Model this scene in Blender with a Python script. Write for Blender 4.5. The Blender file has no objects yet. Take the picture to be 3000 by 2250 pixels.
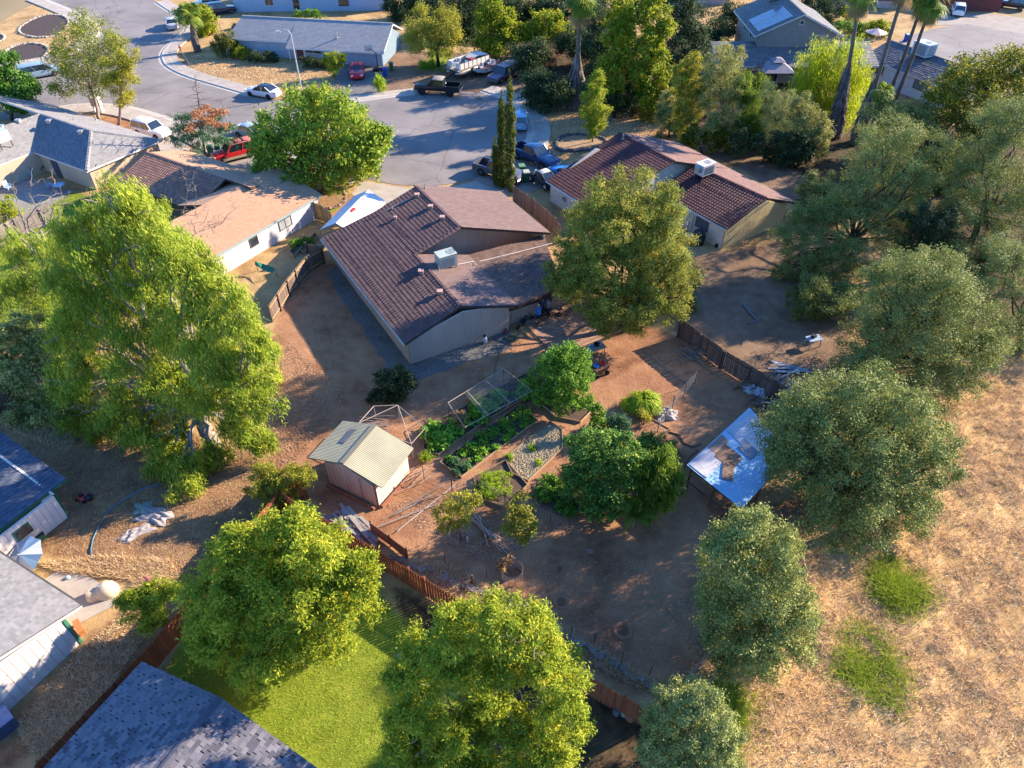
import bpy, math, random
import numpy as np
from mathutils import Vector, Matrix
random.seed(7)
RNG = np.random.default_rng(11)
S = bpy.context.scene
COL = S.collection
R = math.radians

# ------------------------------------------------------------------ camera, sky, sun, exposure
FPX, PITCH, HCAM = 2085.0, R(42), 34.0
CT, ST = math.cos(PITCH), math.sin(PITCH)
cd = bpy.data.cameras.new('camera'); cd.lens = FPX / 3000 * 36; cd.sensor_width = 36
cd.clip_start = 0.5; cd.clip_end = 6000
co = bpy.data.objects.new('camera', cd); COL.objects.link(co)
co.location = (0, 0, HCAM); co.rotation_euler = (R(90) - PITCH, 0, 0); S.camera = co

SUN_AZ, SUN_EL = R(26), R(22.5)          # azimuth from +x towards +y
w = bpy.data.worlds.new('World'); S.world = w; w.use_nodes = True
nt = w.node_tree; bg = nt.nodes['Background']
sky = nt.nodes.new('ShaderNodeTexSky'); sky.sky_type = 'NISHITA'; sky.sun_disc = False
sky.sun_elevation = SUN_EL; sky.sun_rotation = math.pi / 2 - SUN_AZ
sky.ozone_density = 10.0; sky.air_density = 1.0; sky.dust_density = 0.1
nt.links.new(sky.outputs[0], bg.inputs[0]); bg.inputs[1].default_value = 0.15
sl = bpy.data.lights.new('sun', 'SUN'); sl.energy = 5.0; sl.angle = R(0.55); sl.color = (1.0, 0.85, 0.65)
so = bpy.data.objects.new('sun', sl); COL.objects.link(so); so.location = (60, 30, 60)
so.rotation_euler = Vector((math.cos(SUN_EL) * math.cos(SUN_AZ), math.cos(SUN_EL) * math.sin(SUN_AZ), math.sin(SUN_EL))).to_track_quat('Z', 'Y').to_euler()
S.view_settings.view_transform = 'Standard'; S.view_settings.look = 'None'
S.view_settings.exposure = 1.82; S.view_settings.gamma = 1.0; S.view_settings.use_curve_mapping = False
S.render.engine = 'CYCLES'
S.cycles.max_bounces = 6; S.cycles.diffuse_bounces = 3; S.cycles.transmission_bounces = 3
S.cycles.transparent_max_bounces = 4; S.cycles.caustics_reflective = False; S.cycles.caustics_refractive = False

# ------------------------------------------------------------------ survey: where a sight line meets a level, or a distance
def P(px, py, z=0.0):
    u = (px - 1500) / FPX; v = (py - 1125) / FPX
    t = (HCAM - z) / (ST + v * CT)
    return Vector((u * t, t * (CT - v * ST), z))
def atY(px, py, y):
    u = (px - 1500) / FPX; v = (py - 1125) / FPX
    t = y / (CT - v * ST)
    return Vector((u * t, y, HCAM - t * (ST + v * CT))), t
def poly(pts, z=0.0):
    return [P(a, b, z) for a, b in pts]

# ------------------------------------------------------------------ materials
MATS = {}
def _new(name):
    m = bpy.data.materials.new(name); m.use_nodes = True
    n = m.node_tree.nodes; l = m.node_tree.links
    return m, n, l, n['Principled BSDF']
def mat(name, c, c2=None, scale=3.0, rough=0.7, bump=0.0, metal=0.0, vary=0.0, stretch=(1, 1, 1), spec=0.3, detail=6.0, coord='Object', coat=0.0):
    """principled with two-tone noise colour, optional bump, optional per-object value jitter"""
    if name in MATS: return MATS[name]
    m, n, l, b = _new(name)
    b.inputs['Roughness'].default_value = rough; b.inputs['Metallic'].default_value = metal
    b.inputs['Specular IOR Level'].default_value = spec
    if coat: b.inputs['Coat Weight'].default_value = coat; b.inputs['Coat Roughness'].default_value = 0.08
    c2 = c2 or tuple(x * 0.82 for x in c)
    tc = n.new('ShaderNodeTexCoord'); mp = n.new('ShaderNodeMapping'); mp.inputs['Scale'].default_value = stretch
    l.new(tc.outputs[coord], mp.inputs[0])
    nz = n.new('ShaderNodeTexNoise'); nz.inputs['Scale'].default_value = scale; nz.inputs['Detail'].default_value = detail
    nz.inputs['Roughness'].default_value = 0.65
    l.new(mp.outputs[0], nz.inputs['Vector'])
    rp = n.new('ShaderNodeValToRGB'); rp.color_ramp.elements[0].position = 0.32; rp.color_ramp.elements[1].position = 0.68
    rp.color_ramp.elements[0].color = (*c2, 1); rp.color_ramp.elements[1].color = (*c, 1)
    l.new(nz.outputs['Fac'], rp.inputs[0]); out = rp.outputs[0]
    if vary:
        oi = n.new('ShaderNodeObjectInfo'); hs = n.new('ShaderNodeHueSaturation'); mr = n.new('ShaderNodeMapRange')
        mr.inputs[3].default_value = 1 - vary; mr.inputs[4].default_value = 1 + vary
        l.new(oi.outputs['Random'], mr.inputs[0]); l.new(mr.outputs[0], hs.inputs['Value']); l.new(out, hs.inputs['Color']); out = hs.outputs[0]
    l.new(out, b.inputs['Base Color'])
    if bump:
        bp = n.new('ShaderNodeBump'); bp.inputs['Strength'].default_value = bump; bp.inputs['Distance'].default_value = 0.05
        nz2 = n.new('ShaderNodeTexNoise'); nz2.inputs['Scale'].default_value = scale * 6; nz2.inputs['Detail'].default_value = 4
        l.new(mp.outputs[0], nz2.inputs['Vector']); l.new(nz2.outputs['Fac'], bp.inputs['Height']); l.new(bp.outputs[0], b.inputs['Normal'])
    MATS[name] = m; return m
def tintmat(name, stops, rough=0.6, bump=0.25, scale=14, spec=0.25):
    """colour from the piece's own 'tint' attribute (each tile or shingle its own shade) with fine noise"""
    if name in MATS: return MATS[name]
    m, n, l, b = _new(name)
    b.inputs['Roughness'].default_value = rough; b.inputs['Specular IOR Level'].default_value = spec
    at = n.new('ShaderNodeAttribute'); at.attribute_name = 'tint'
    tc = n.new('ShaderNodeTexCoord'); nz = n.new('ShaderNodeTexNoise'); nz.inputs['Scale'].default_value = scale; nz.inputs['Detail'].default_value = 5
    l.new(tc.outputs['Object'], nz.inputs['Vector'])
    nb = n.new('ShaderNodeTexNoise'); nb.inputs['Scale'].default_value = 0.45; nb.inputs['Detail'].default_value = 4
    l.new(tc.outputs['Object'], nb.inputs['Vector'])
    ad = n.new('ShaderNodeMath'); ad.operation = 'MULTIPLY_ADD'; ad.inputs[1].default_value = 0.35; l.new(nz.outputs['Fac'], ad.inputs[0])
    q0 = n.new('ShaderNodeMath'); q0.operation = 'MULTIPLY_ADD'; q0.inputs[1].default_value = 0.55; q0.inputs[2].default_value = 0.22; l.new(at.outputs['Fac'], q0.inputs[0]); l.new(q0.outputs[0], ad.inputs[2])
    a2 = n.new('ShaderNodeMath'); a2.operation = 'MULTIPLY_ADD'; a2.inputs[1].default_value = 0.4; l.new(nb.outputs['Fac'], a2.inputs[0]); l.new(ad.outputs[0], a2.inputs[2])
    sb = n.new('ShaderNodeMath'); sb.operation = 'SUBTRACT'; sb.inputs[1].default_value = 0.375; l.new(a2.outputs[0], sb.inputs[0])
    rp = n.new('ShaderNodeValToRGB'); e = rp.color_ramp.elements
    while len(e) < len(stops): e.new(0.5)
    for i, c in enumerate(stops):
        e[i].position = i / (len(stops) - 1); e[i].color = (*c, 1)
    l.new(sb.outputs[0], rp.inputs[0]); l.new(rp.outputs[0], b.inputs['Base Color'])
    bp = n.new('ShaderNodeBump'); bp.inputs['Strength'].default_value = bump; bp.inputs['Distance'].default_value = 0.02
    n3 = n.new('ShaderNodeTexNoise'); n3.inputs['Scale'].default_value = 40; l.new(tc.outputs['Object'], n3.inputs['Vector'])
    l.new(n3.outputs['Fac'], bp.inputs['Height']); l.new(bp.outputs[0], b.inputs['Normal'])
    MATS[name] = m; return m
def leafmat(name, stops, trans=0.35, rough=0.6, spec=0.12):
    if name in MATS: return MATS[name]
    m, n, l, b = _new(name)
    b.inputs['Roughness'].default_value = rough; b.inputs['Specular IOR Level'].default_value = spec
    at = n.new('ShaderNodeAttribute'); at.attribute_name = 'tint'
    rp = n.new('ShaderNodeValToRGB'); e = rp.color_ramp.elements
    while len(e) < len(stops): e.new(0.5)
    for i, c in enumerate(stops):
        e[i].position = i / (len(stops) - 1); e[i].color = (*c, 1)
    l.new(at.outputs['Fac'], rp.inputs[0]); l.new(rp.outputs[0], b.inputs['Base Color'])
    tr = n.new('ShaderNodeBsdfTranslucent'); hs = n.new('ShaderNodeHueSaturation'); hs.inputs['Value'].default_value = 1.5; hs.inputs['Hue'].default_value = 0.488
    l.new(rp.outputs[0], hs.inputs['Color']); l.new(hs.outputs[0], tr.inputs['Color'])
    mx = n.new('ShaderNodeMixShader'); mx.inputs[0].default_value = trans
    l.new(b.outputs[0], mx.inputs[1]); l.new(tr.outputs[0], mx.inputs[2]); l.new(mx.outputs[0], n['Material Output'].inputs[0])
    MATS[name] = m; return m
def glass(name='window_glass', c=(0.03, 0.04, 0.05), rough=0.08):
    return mat(name, c, tuple(x * 0.7 for x in c), 2.0, rough, spec=0.8)
def paint(name, c, rough=0.28):
    return mat(name, c, tuple(x * 0.93 for x in c), 1.5, rough, spec=0.5, coat=0.5)

# ------------------------------------------------------------------ objects
INV = {}
def tag(o, label=None, cat=None, group=None, kind=None):
    if label: o['label'] = label
    if cat: o['category'] = cat
    if group: o['group'] = group
    if kind: o['kind'] = kind
    return o
def thing(name, label, cat, loc=(0, 0, 0), rotz=None, group=None):
    """an Empty at the thing's base; without rotz its parts are given in world coordinates"""
    o = bpy.data.objects.new(name, None); COL.objects.link(o); o.location = loc; o.empty_display_size = 0.2
    if rotz is None: INV[o] = Matrix.Translation(Vector(loc)).inverted()
    else: o.rotation_euler = (0, 0, rotz)
    return tag(o, label, cat, group)
def link(name, me, parent=None, kind=None):
    o = bpy.data.objects.new(name, me); COL.objects.link(o)
    if parent:
        o.parent = parent
        if parent in INV: o.matrix_parent_inverse = INV[parent]
    if kind: o['kind'] = kind
    return o
def copy_thing(root, loc, rotz, label=None):
    r = root.copy(); COL.objects.link(r); r.location = loc; r.rotation_euler = (0, 0, rotz)
    if label: r['label'] = label
    for ch in list(root.children):
        c = ch.copy(); COL.objects.link(c); c.parent = r
        for g in list(ch.children):
            d = g.copy(); COL.objects.link(d); d.parent = c
    return r

class MB:
    def __init__(s): s.v = []; s.f = []; s.t = []; s.tint = 0.5; s.vt = []
    def add(s, vs, fs):
        b = len(s.v); s.v += [tuple(v) for v in vs]; s.vt += [s.tint] * len(vs)
        s.f += [tuple(i + b for i in f) for f in fs]; return s
    def box(s, c, d, rz=0.0, M=None):
        x, y, z = d[0] / 2, d[1] / 2, d[2] / 2
        vs = [Vector(p) for p in ((-x, -y, -z), (x, -y, -z), (x, y, -z), (-x, y, -z), (-x, -y, z), (x, -y, z), (x, y, z), (-x, y, z))]
        m = Matrix.Translation(Vector(c)) @ Matrix.Rotation(rz, 4, 'Z')
        if M is not None: m = M @ m
        return s.add([m @ p for p in vs], [(3, 2, 1, 0), (4, 5, 6, 7), (0, 1, 5, 4), (1, 2, 6, 5), (2, 3, 7, 6), (3, 0, 4, 7)])
    def bar(s, a, b, w, h=None, up=(0, 0, 1)):
        a = Vector(a); b = Vector(b); h = h or w; d = (b - a)
        if d.length < 1e-6: return s
        d = d.normalized(); u = Vector(up)
        if abs(d.dot(u)) > 0.98: u = Vector((0, 1, 0))
        sx = d.cross(u).normalized() * w / 2; sz = sx.cross(d).normalized() * h / 2
        vs = [a - sx - sz, a + sx - sz, a + sx + sz, a - sx + sz, b - sx - sz, b + sx - sz, b + sx + sz, b - sx + sz]
        return s.add(vs, [(0, 1, 2, 3), (7, 6, 5, 4), (0, 4, 5, 1), (1, 5, 6, 2), (2, 6, 7, 3), (3, 7, 4, 0)])
    def tube(s, pts, rads, n=6, cap=True):
        pts = [Vector(p) for p in pts]; rings = []
        if not hasattr(rads, '__len__'): rads = [rads] * len(pts)
        vs = []
        prev = None
        for i, p in enumerate(pts):
            d = (pts[min(i + 1, len(pts) - 1)] - pts[max(i - 1, 0)])
            d = d.normalized() if d.length > 1e-9 else Vector((0, 0, 1))
            if prev is None: u = d.orthogonal().normalized()
            else:
                u = prev - d * prev.dot(d)
                u = u.normalized() if u.length > 1e-6 else d.orthogonal().normalized()
            prev = u; vv = d.cross(u)
            for k in range(n):
                a = 2 * math.pi * k / n
                vs.append(p + (u * math.cos(a) + vv * math.sin(a)) * rads[i])
        fs = []
        for i in range(len(pts) - 1):
            for k in range(n):
                k2 = (k + 1) % n
                fs.append((i * n + k, i * n + k2, (i + 1) * n + k2, (i + 1) * n + k))
        if cap: fs += [tuple(range(n - 1, -1, -1)), tuple((len(pts) - 1) * n + k for k in range(n))]
        return s.add(vs, fs)
    def lathe(s, c, prof, n=16, axis='Z', M=None):
        c = Vector(c); vs = []; fs = []
        for r, z in prof:
            for k in range(n):
                a = 2 * math.pi * k / n; q = Vector((r * math.cos(a), r * math.sin(a), z))
                if axis == 'Y': q = Vector((q.x, q.z, q.y))
                if axis == 'X': q = Vector((q.z, q.x, q.y))
                p = c + q; vs.append(M @ p if M is not None else p)
        for i in range(len(prof) - 1):
            for k in range(n):
                k2 = (k + 1) % n; fs.append((i * n + k, i * n + k2, (i + 1) * n + k2, (i + 1) * n + k))
        fs.append(tuple(range(n - 1, -1, -1))); fs.append(tuple((len(prof) - 1) * n + k for k in range(n)))
        return s.add(vs, fs)
    def prism(s, pts, z0, z1):
        n = len(pts); vs = [(p[0], p[1], z0) for p in pts] + [(p[0], p[1], z1) for p in pts]
        ar = sum(pts[i][0] * pts[(i + 1) % n][1] - pts[(i + 1) % n][0] * pts[i][1] for i in range(n))
        o = list(range(n)) if ar > 0 else list(range(n - 1, -1, -1))
        fs = [tuple(reversed(o)), tuple(i + n for i in o)]
        for i in range(n):
            a, b = o[i], o[(i + 1) % n]; fs.append((a, b, b + n, a + n))
        return s.add(vs, fs)
    def slab(s, quad, th):
        """a sheet through 3 or 4 points with thickness straight down"""
        q = [Vector(p) for p in quad]; n = len(q)
        vs = q + [p - Vector((0, 0, th)) for p in q]
        fs = [tuple(range(n)), tuple(range(2 * n - 1, n - 1, -1))]
        for i in range(n): fs.append((i, i + n, (i + 1) % n + n, (i + 1) % n))
        return s.add(vs, fs)
    def mesh(s, name, m, smooth=False, angle=None, tint=False):
        me = bpy.data.meshes.new(name); me.from_pydata(s.v, [], s.f)
        if m: me.materials.append(m)
        if smooth: me.polygons.foreach_set('use_smooth', [True] * len(me.polygons))
        if angle: me.set_sharp_from_angle(angle=R(angle))
        if tint:
            a = me.attributes.new('tint', 'FLOAT', 'POINT'); a.data.foreach_set('value', s.vt)
        me.update(); return me
    def build(s, name, m, parent=None, smooth=False, angle=None, kind=None, tint=False):
        return link(name, s.mesh(name, m, smooth, angle, tint), parent, kind)

def quadmesh(name, V, m, tint=None, quads=None, kind=None, parent=None, n=4):
    """numpy vertices (N*n,3) as N separate n-gons"""
    me = bpy.data.meshes.new(name); N = len(V)
    me.vertices.add(N); me.vertices.foreach_set('co', V.astype(np.float32).ravel())
    nf = N // n
    me.loops.add(nf * n); me.loops.foreach_set('vertex_index', np.arange(nf * n, dtype=np.int32))
    me.polygons.add(nf); me.polygons.foreach_set('loop_start', np.arange(0, nf * n, n, dtype=np.int32))
    me.polygons.foreach_set('loop_total', np.full(nf, n, dtype=np.int32))
    if tint is not None:
        a = me.attributes.new('tint', 'FLOAT', 'POINT'); a.data.foreach_set('value', np.repeat(tint, n).astype(np.float32))
    me.materials.append(m); me.update(calc_edges=True); me.validate()
    return link(name, me, parent, kind)

_UNIT = {}
def unit_box(m, key):
    if (m.name, key) not in _UNIT:
        _UNIT[(m.name, key)] = MB().box((0, 0, 0), (1, 1, 1)).mesh(key, m)
    return _UNIT[(m.name, key)]
def piece(name, m, c, d, rz, parent, rx=0.0, ry=0.0):
    """one small box piece (board, stone, plank) that shares its mesh with the others alike"""
    o = link(name, unit_box(m, name), parent)
    o.matrix_basis = Matrix.LocRotScale(Vector(c), Matrix.Rotation(rz, 3, 'Z') @ Matrix.Rotation(ry, 3, 'Y') @ Matrix.Rotation(rx, 3, 'X'), Vector(d))
    return o
def inpoly(X, Y, pts):
    r = np.zeros(X.shape, bool); n = len(pts); j = n - 1
    for i in range(n):
        xi, yi, xj, yj = pts[i][0], pts[i][1], pts[j][0], pts[j][1]
        with np.errstate(divide='ignore', invalid='ignore'):
            r ^= ((yi > Y) != (yj > Y)) & (X < (xj - xi) * (Y - yi) / (yj - yi + 1e-12) + xi)
        j = i
    return r
def scatter(pts, n):
    xs = [p[0] for p in pts]; ys = [p[1] for p in pts]; out = np.zeros((0, 2))
    while len(out) < n:
        q = np.stack([RNG.uniform(min(xs), max(xs), n * 2), RNG.uniform(min(ys), max(ys), n * 2)], 1)
        out = np.concatenate([out, q[inpoly(q[:, 0], q[:, 1], pts)]])
    return out[:n]
# ------------------------------------------------------------------ ground in one continuous sheet, split by kind of ground cover
def groundmat():
    m, n, l, b = _new('ground_cover'); b.inputs['Roughness'].default_value = 0.95; b.inputs['Specular IOR Level'].default_value = 0.1
    tc = n.new('ShaderNodeTexCoord')
    def noise(s, d=6, r=0.6, st=None):
        z = n.new('ShaderNodeTexNoise'); z.inputs['Scale'].default_value = s; z.inputs['Detail'].default_value = d; z.inputs['Roughness'].default_value = r
        if st:
            mp = n.new('ShaderNodeMapping'); mp.inputs['Scale'].default_value = st; mp.inputs['Rotation'].default_value = (0, 0, 0.6)
            l.new(tc.outputs['Object'], mp.inputs[0]); l.new(mp.outputs[0], z.inputs['Vector'])
        else: l.new(tc.outputs['Object'], z.inputs['Vector'])
        return z.outputs['Fac']
    def ramp(f, stops):
        r = n.new('ShaderNodeValToRGB'); e = r.color_ramp.elements
        while len(e) < len(stops): e.new(0.5)
        for i, (p, c) in enumerate(stops): e[i].position = p; e[i].color = (*c, 1)
        l.new(f, r.inputs[0]); return r.outputs[0]
    def mix(f, a, c, typ='MIX'):
        x = n.new('ShaderNodeMixRGB'); x.blend_type = typ
        if hasattr(f, 'links'): l.new(f, x.inputs[0])
        else: x.inputs[0].default_value = f
        l.new(a, x.inputs[1]); l.new(c, x.inputs[2]); return x.outputs[0]
    big = noise(0.16, 5); mid = noise(1.1, 8, 0.7); fine = noise(9, 6, 0.75); edge = noise(0.7, 7, 0.7)
    def fac(att, hard=0.14):
        a = n.new('ShaderNodeAttribute'); a.attribute_name = att
        q = n.new('ShaderNodeMath'); q.operation = 'MULTIPLY_ADD'; q.inputs[1].default_value = 0.9; q.inputs[2].default_value = -0.45
        l.new(edge, q.inputs[0])
        s = n.new('ShaderNodeMath'); s.operation = 'ADD'; l.new(a.outputs['Fac'], s.inputs[0]); l.new(q.outputs[0], s.inputs[1])
        mr = n.new('ShaderNodeMapRange'); mr.inputs[1].default_value = 0.5 - hard; mr.inputs[2].default_value = 0.5 + hard
        l.new(s.outputs[0], mr.inputs[0]); return mr.outputs[0]
    dry = mix(0.5, ramp(mid, [(0.3, (0.26, 0.15, 0.065)), (0.5, (0.47, 0.30, 0.135)), (0.7, (0.60, 0.41, 0.20))]), ramp(big, [(0.35, (0.34, 0.20, 0.09)), (0.6, (0.56, 0.37, 0.17))]))
    red = mix(0.55, ramp(mid, [(0.32, (0.19, 0.085, 0.045)), (0.5, (0.36, 0.18, 0.095)), (0.68, (0.50, 0.275, 0.15))]), ramp(big, [(0.38, (0.29, 0.13, 0.065)), (0.62, (0.48, 0.265, 0.14))]))
    straw = mix(0.4, ramp(noise(2.2, 8, 0.75, (1, 0.45, 1)), [(0.33, (0.30, 0.16, 0.07)), (0.5, (0.60, 0.36, 0.145)), (0.64, (0.78, 0.53, 0.25))]), ramp(big, [(0.36, (0.44, 0.24, 0.085)), (0.6, (0.72, 0.46, 0.19))]))
    lit = mix(0.45, ramp(noise(14, 8, 0.8), [(0.34, (0.13, 0.062, 0.032)), (0.5, (0.31, 0.17, 0.085)), (0.66, (0.55, 0.36, 0.20))]), ramp(mid, [(0.35, (0.15, 0.07, 0.035)), (0.5, (0.30, 0.16, 0.075)), (0.66, (0.50, 0.33, 0.13))]))
    grn = mix(0.4, ramp(mid, [(0.32, (0.10, 0.15, 0.018)), (0.52, (0.22, 0.28, 0.025)), (0.7, (0.38, 0.36, 0.06))]), ramp(big, [(0.4, (0.15, 0.22, 0.018)), (0.6, (0.30, 0.32, 0.04))]))
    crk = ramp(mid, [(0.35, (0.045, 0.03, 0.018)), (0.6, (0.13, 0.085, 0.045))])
    gry = ramp(noise(6, 6, 0.8), [(0.35, (0.10, 0.095, 0.085)), (0.55, (0.19, 0.18, 0.165)), (0.7, (0.30, 0.285, 0.265))])
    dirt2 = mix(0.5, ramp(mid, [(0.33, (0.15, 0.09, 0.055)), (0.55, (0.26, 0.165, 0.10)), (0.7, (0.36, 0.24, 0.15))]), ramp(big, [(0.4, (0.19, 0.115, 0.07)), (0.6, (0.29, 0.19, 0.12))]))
    c = dry
    for att, col in (('w_creek_shade', crk), ('w_brown', dirt2), ('w_red', red), ('w_straw', straw), ('w_litter', lit), ('w_lawn', grn), ('w_gravel', gry)):
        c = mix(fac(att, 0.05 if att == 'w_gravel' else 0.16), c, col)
    c = mix(0.55, c, ramp(fine, [(0.3, (0.45, 0.45, 0.45)), (0.5, (0.82, 0.82, 0.82)), (0.72, (1.0, 1.0, 1.0))]), 'MULTIPLY')
    c = mix(0.8, c, ramp(noise(0.33, 7, 0.7), [(0.36, (0.58, 0.55, 0.53)), (0.5, (0.9, 0.9, 0.9)), (0.66, (1.0, 1.0, 1.0))]), 'MULTIPLY')
    c = mix(0.6, c, ramp(noise(26, 3, 0.8), [(0.30, (0.35, 0.33, 0.32)), (0.40, (1, 1, 1)), (0.66, (1, 1, 1)), (0.72, (1.0, 0.97, 0.92))]), 'MULTIPLY')
    l.new(c, b.inputs['Base Color'])
    bp = n.new('ShaderNodeBump'); bp.inputs['Strength'].default_value = 0.6; bp.inputs['Distance'].default_value = 0.10
    l.new(noise(5, 8, 0.75), bp.inputs['Height']); l.new(bp.outputs[0], b.inputs['Normal'])
    return m
GM = groundmat()
X0, X1, Y0, Y1, GS = -84.0, 84.0, 6.0, 156.0, 0.42
gx = np.arange(X0, X1, GS); gy = np.arange(Y0, Y1, GS)
GX, GY = np.meshgrid(gx, gy)
def blur(a, k):
    for _ in range(k):
        p = np.pad(a, 1, mode='edge'); a = (p[:-2, 1:-1] + p[2:, 1:-1] + p[1:-1, :-2] + p[1:-1, 2:] + p[1:-1, 1:-1]) / 5
    return a
ZONES = {
 'w_red': [[(985,765),(905,785),(835,885),(775,1040),(745,1180),(742,1345),(860,1395),(905,1460),(1060,1560),(1245,1690),(1560,1850),(1890,2050),(2030,1990),(2080,1850),(2200,1500),(2290,1230),(2160,1090),(1985,985),(1830,930),(1690,950),(1490,990),(1204,1090),(1100,960)],[(250,420),(300,340),(400,345),(540,385),(620,420),(600,460),(480,450)],[(820,470),(950,580),(1010,560),(1060,610),(960,640),(850,600)]],
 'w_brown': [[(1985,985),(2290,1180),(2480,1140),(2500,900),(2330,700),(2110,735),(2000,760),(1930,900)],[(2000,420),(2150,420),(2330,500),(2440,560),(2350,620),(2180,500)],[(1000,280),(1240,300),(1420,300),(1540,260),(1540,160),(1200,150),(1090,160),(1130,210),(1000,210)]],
 'w_straw': [[(2110,1960),(2085,2270),(3080,2270),(3080,950),(2700,1080),(2560,1250),(2380,1600),(2180,1800)]],
 'w_litter': [[(-40,1180),(200,1150),(740,1330),(880,1440),(820,1560),(560,1850),(470,1690),(180,1640),(-40,1560)],[(235,1880),(330,1800),(440,1690),(540,1850),(240,2060),(60,2240),(-60,2240)],[(2150,1500),(2400,1450),(2350,1700),(2180,1900),(2040,1950)]],
 'w_lawn': [[(480,1960),(560,1850),(870,1560),(1100,1700),(1190,1840),(1200,1960),(1330,2000),(1500,2280),(930,2280),(500,2100)],[(-40,620),(110,590),(220,560),(420,640),(420,900),(100,1000),(-40,960)],[(925,612),(1005,585),(1000,605),(945,640)],[(1245,100),(1260,180),(1200,210),(1290,200),(1330,170)],[(2080,2040),(2150,1980),(2200,2050),(2150,2260),(2060,2260)]],
 'w_creek_shade': [[(1750,310),(1950,360),(2180,420),(2420,560),(2600,700),(2760,1080),(3080,960),(3080,420),(2560,330),(2200,200),(2000,120),(1750,100),(1400,-40),(1180,-40),(1190,120),(1500,150),(1560,320)],[(1110,1680),(1500,1900),(1800,2060),(2000,2170),(2000,2280),(1450,2280),(1350,2000),(1210,1960),(1190,1830)]],  # creek bank; second patch is dark soil and grass with fence shade painted in
 'w_gravel': [[(985,775),(955,805),(1140,1085),(1200,1120),(1500,1018),(1490,960),(1204,1060)],[(1045,190),(1130,215),(1115,280),(1000,285),(985,250)]],
}
WT = {}
for k, ps in ZONES.items():
    a = np.zeros(GX.shape)
    for p in ps:
        q = [(v.x, v.y) for v in poly(p)]
        a = np.maximum(a, inpoly(GX, GY, q).astype(float))
    WT[k] = blur(a, 1 if k == 'w_gravel' else 3)
gz = np.zeros(GX.shape)
hn = blur(RNG.normal(0, 1, GX.shape), 2)
gz += np.clip(hn * 0.10, -0.12, 0.12) * (WT['w_straw'] * 1.6 + WT['w_litter'] * 0.8 + WT['w_red'] * 0.35 + WT['w_brown'] * 0.5)
names = {'w_red': 'dirt_yard', 'w_brown': 'bare_ground', 'w_straw': 'dry_field', 'w_litter': 'leaf_littered_ground', 'w_lawn': 'lawn', 'w_creek_shade': 'creek_and_shaded_soil', 'w_gravel': 'gravel_strip'}
order = list(names)
stack = np.stack([np.full(GX.shape, 0.45)] + [WT[k] * (1 + 0.05 * i) for i, k in enumerate(order)])
zone = stack.argmax(0)[:-1, :-1].ravel()
ny, nx = GX.shape
idx = np.arange(ny * nx).reshape(ny, nx)
Q = np.stack([idx[:-1, :-1], idx[:-1, 1:], idx[1:, 1:], idx[1:, :-1]], -1).reshape(-1, 4)
co_all = np.stack([GX, GY, gz], -1).reshape(-1, 3)
for zi in range(len(order) + 1):
    q = Q[zone == zi]
    if not len(q): continue
    u, inv = np.unique(q, return_inverse=True); inv = inv.reshape(-1)
    me = bpy.data.meshes.new('ground'); me.vertices.add(len(u)); me.vertices.foreach_set('co', co_all[u].astype(np.float32).ravel())
    me.loops.add(len(inv)); me.loops.foreach_set('vertex_index', inv.astype(np.int32))
    me.polygons.add(len(q)); me.polygons.foreach_set('loop_start', np.arange(0, len(inv), 4, dtype=np.int32)); me.polygons.foreach_set('loop_total', np.full(len(q), 4, dtype=np.int32))
    for k in order:
        at = me.attributes.new(k, 'FLOAT', 'POINT'); at.data.foreach_set('value', WT[k].ravel()[u].astype(np.float32))
    me.materials.append(GM); me.polygons.foreach_set('use_smooth', np.ones(len(q), bool)); me.update(calc_edges=True); me.validate()
    nm = 'ground' if zi == 0 else names[order[zi - 1]]
    link(nm, me, None, 'structure')
mb = MB(); B = 2500
for x0, x1, y0, y1 in ((-B, X0, -B, B), (X1 - GS, B, -B, B), (X0, X1 - GS, -B, Y0), (X0, X1 - GS, Y1 - GS, B)):
    mb.add([(x0, y0, -0.02), (x1, y0, -0.02), (x1, y1, -0.02), (x0, y1, -0.02)], [(0, 1, 2, 3)])
mb.build('terrain', mat('terrain_dry', (0.30, 0.21, 0.11), (0.16, 0.13, 0.06), 0.02, 0.95), None, kind='structure')

# roads, pavements
def smooth_loop(pts, it=2, closed=True):
    for _ in range(it):
        o = []; n = len(pts)
        for i in range(n if closed else n - 1):
            a, b = pts[i], pts[(i + 1) % n]
            o += [a * 0.75 + b * 0.25, a * 0.25 + b * 0.75]
        pts = o if closed else [pts[0]] + o + [pts[-1]]
    return pts
ASPH = mat('asphalt', (0.235, 0.205, 0.188), (0.18, 0.158, 0.147), 0.35, 0.9, 0.35, detail=10)
_n, _l = ASPH.node_tree.nodes, ASPH.node_tree.links; _b = _n['Principled BSDF']
_tc = _n.new('ShaderNodeTexCoord'); _nz = _n.new('ShaderNodeTexNoise'); _nz.inputs['Scale'].default_value = 0.6; _nz.inputs['Detail'].default_value = 6; _l.new(_tc.outputs['Object'], _nz.inputs['Vector'])
_mx = _n.new('ShaderNodeMixRGB'); _mx.inputs[0].default_value = 0.35; _l.new(_tc.outputs['Object'], _mx.inputs[1]); _l.new(_nz.outputs['Color'], _mx.inputs[2])
_v = _n.new('ShaderNodeTexVoronoi'); _v.feature = 'DISTANCE_TO_EDGE'; _v.inputs['Scale'].default_value = 0.22; _l.new(_mx.outputs[0], _v.inputs['Vector'])
_r = _n.new('ShaderNodeValToRGB'); _r.color_ramp.elements[0].color = (0.62, 0.6, 0.6, 1); _r.color_ramp.elements[1].position = 0.012; _l.new(_v.outputs['Distance'], _r.inputs[0])
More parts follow.
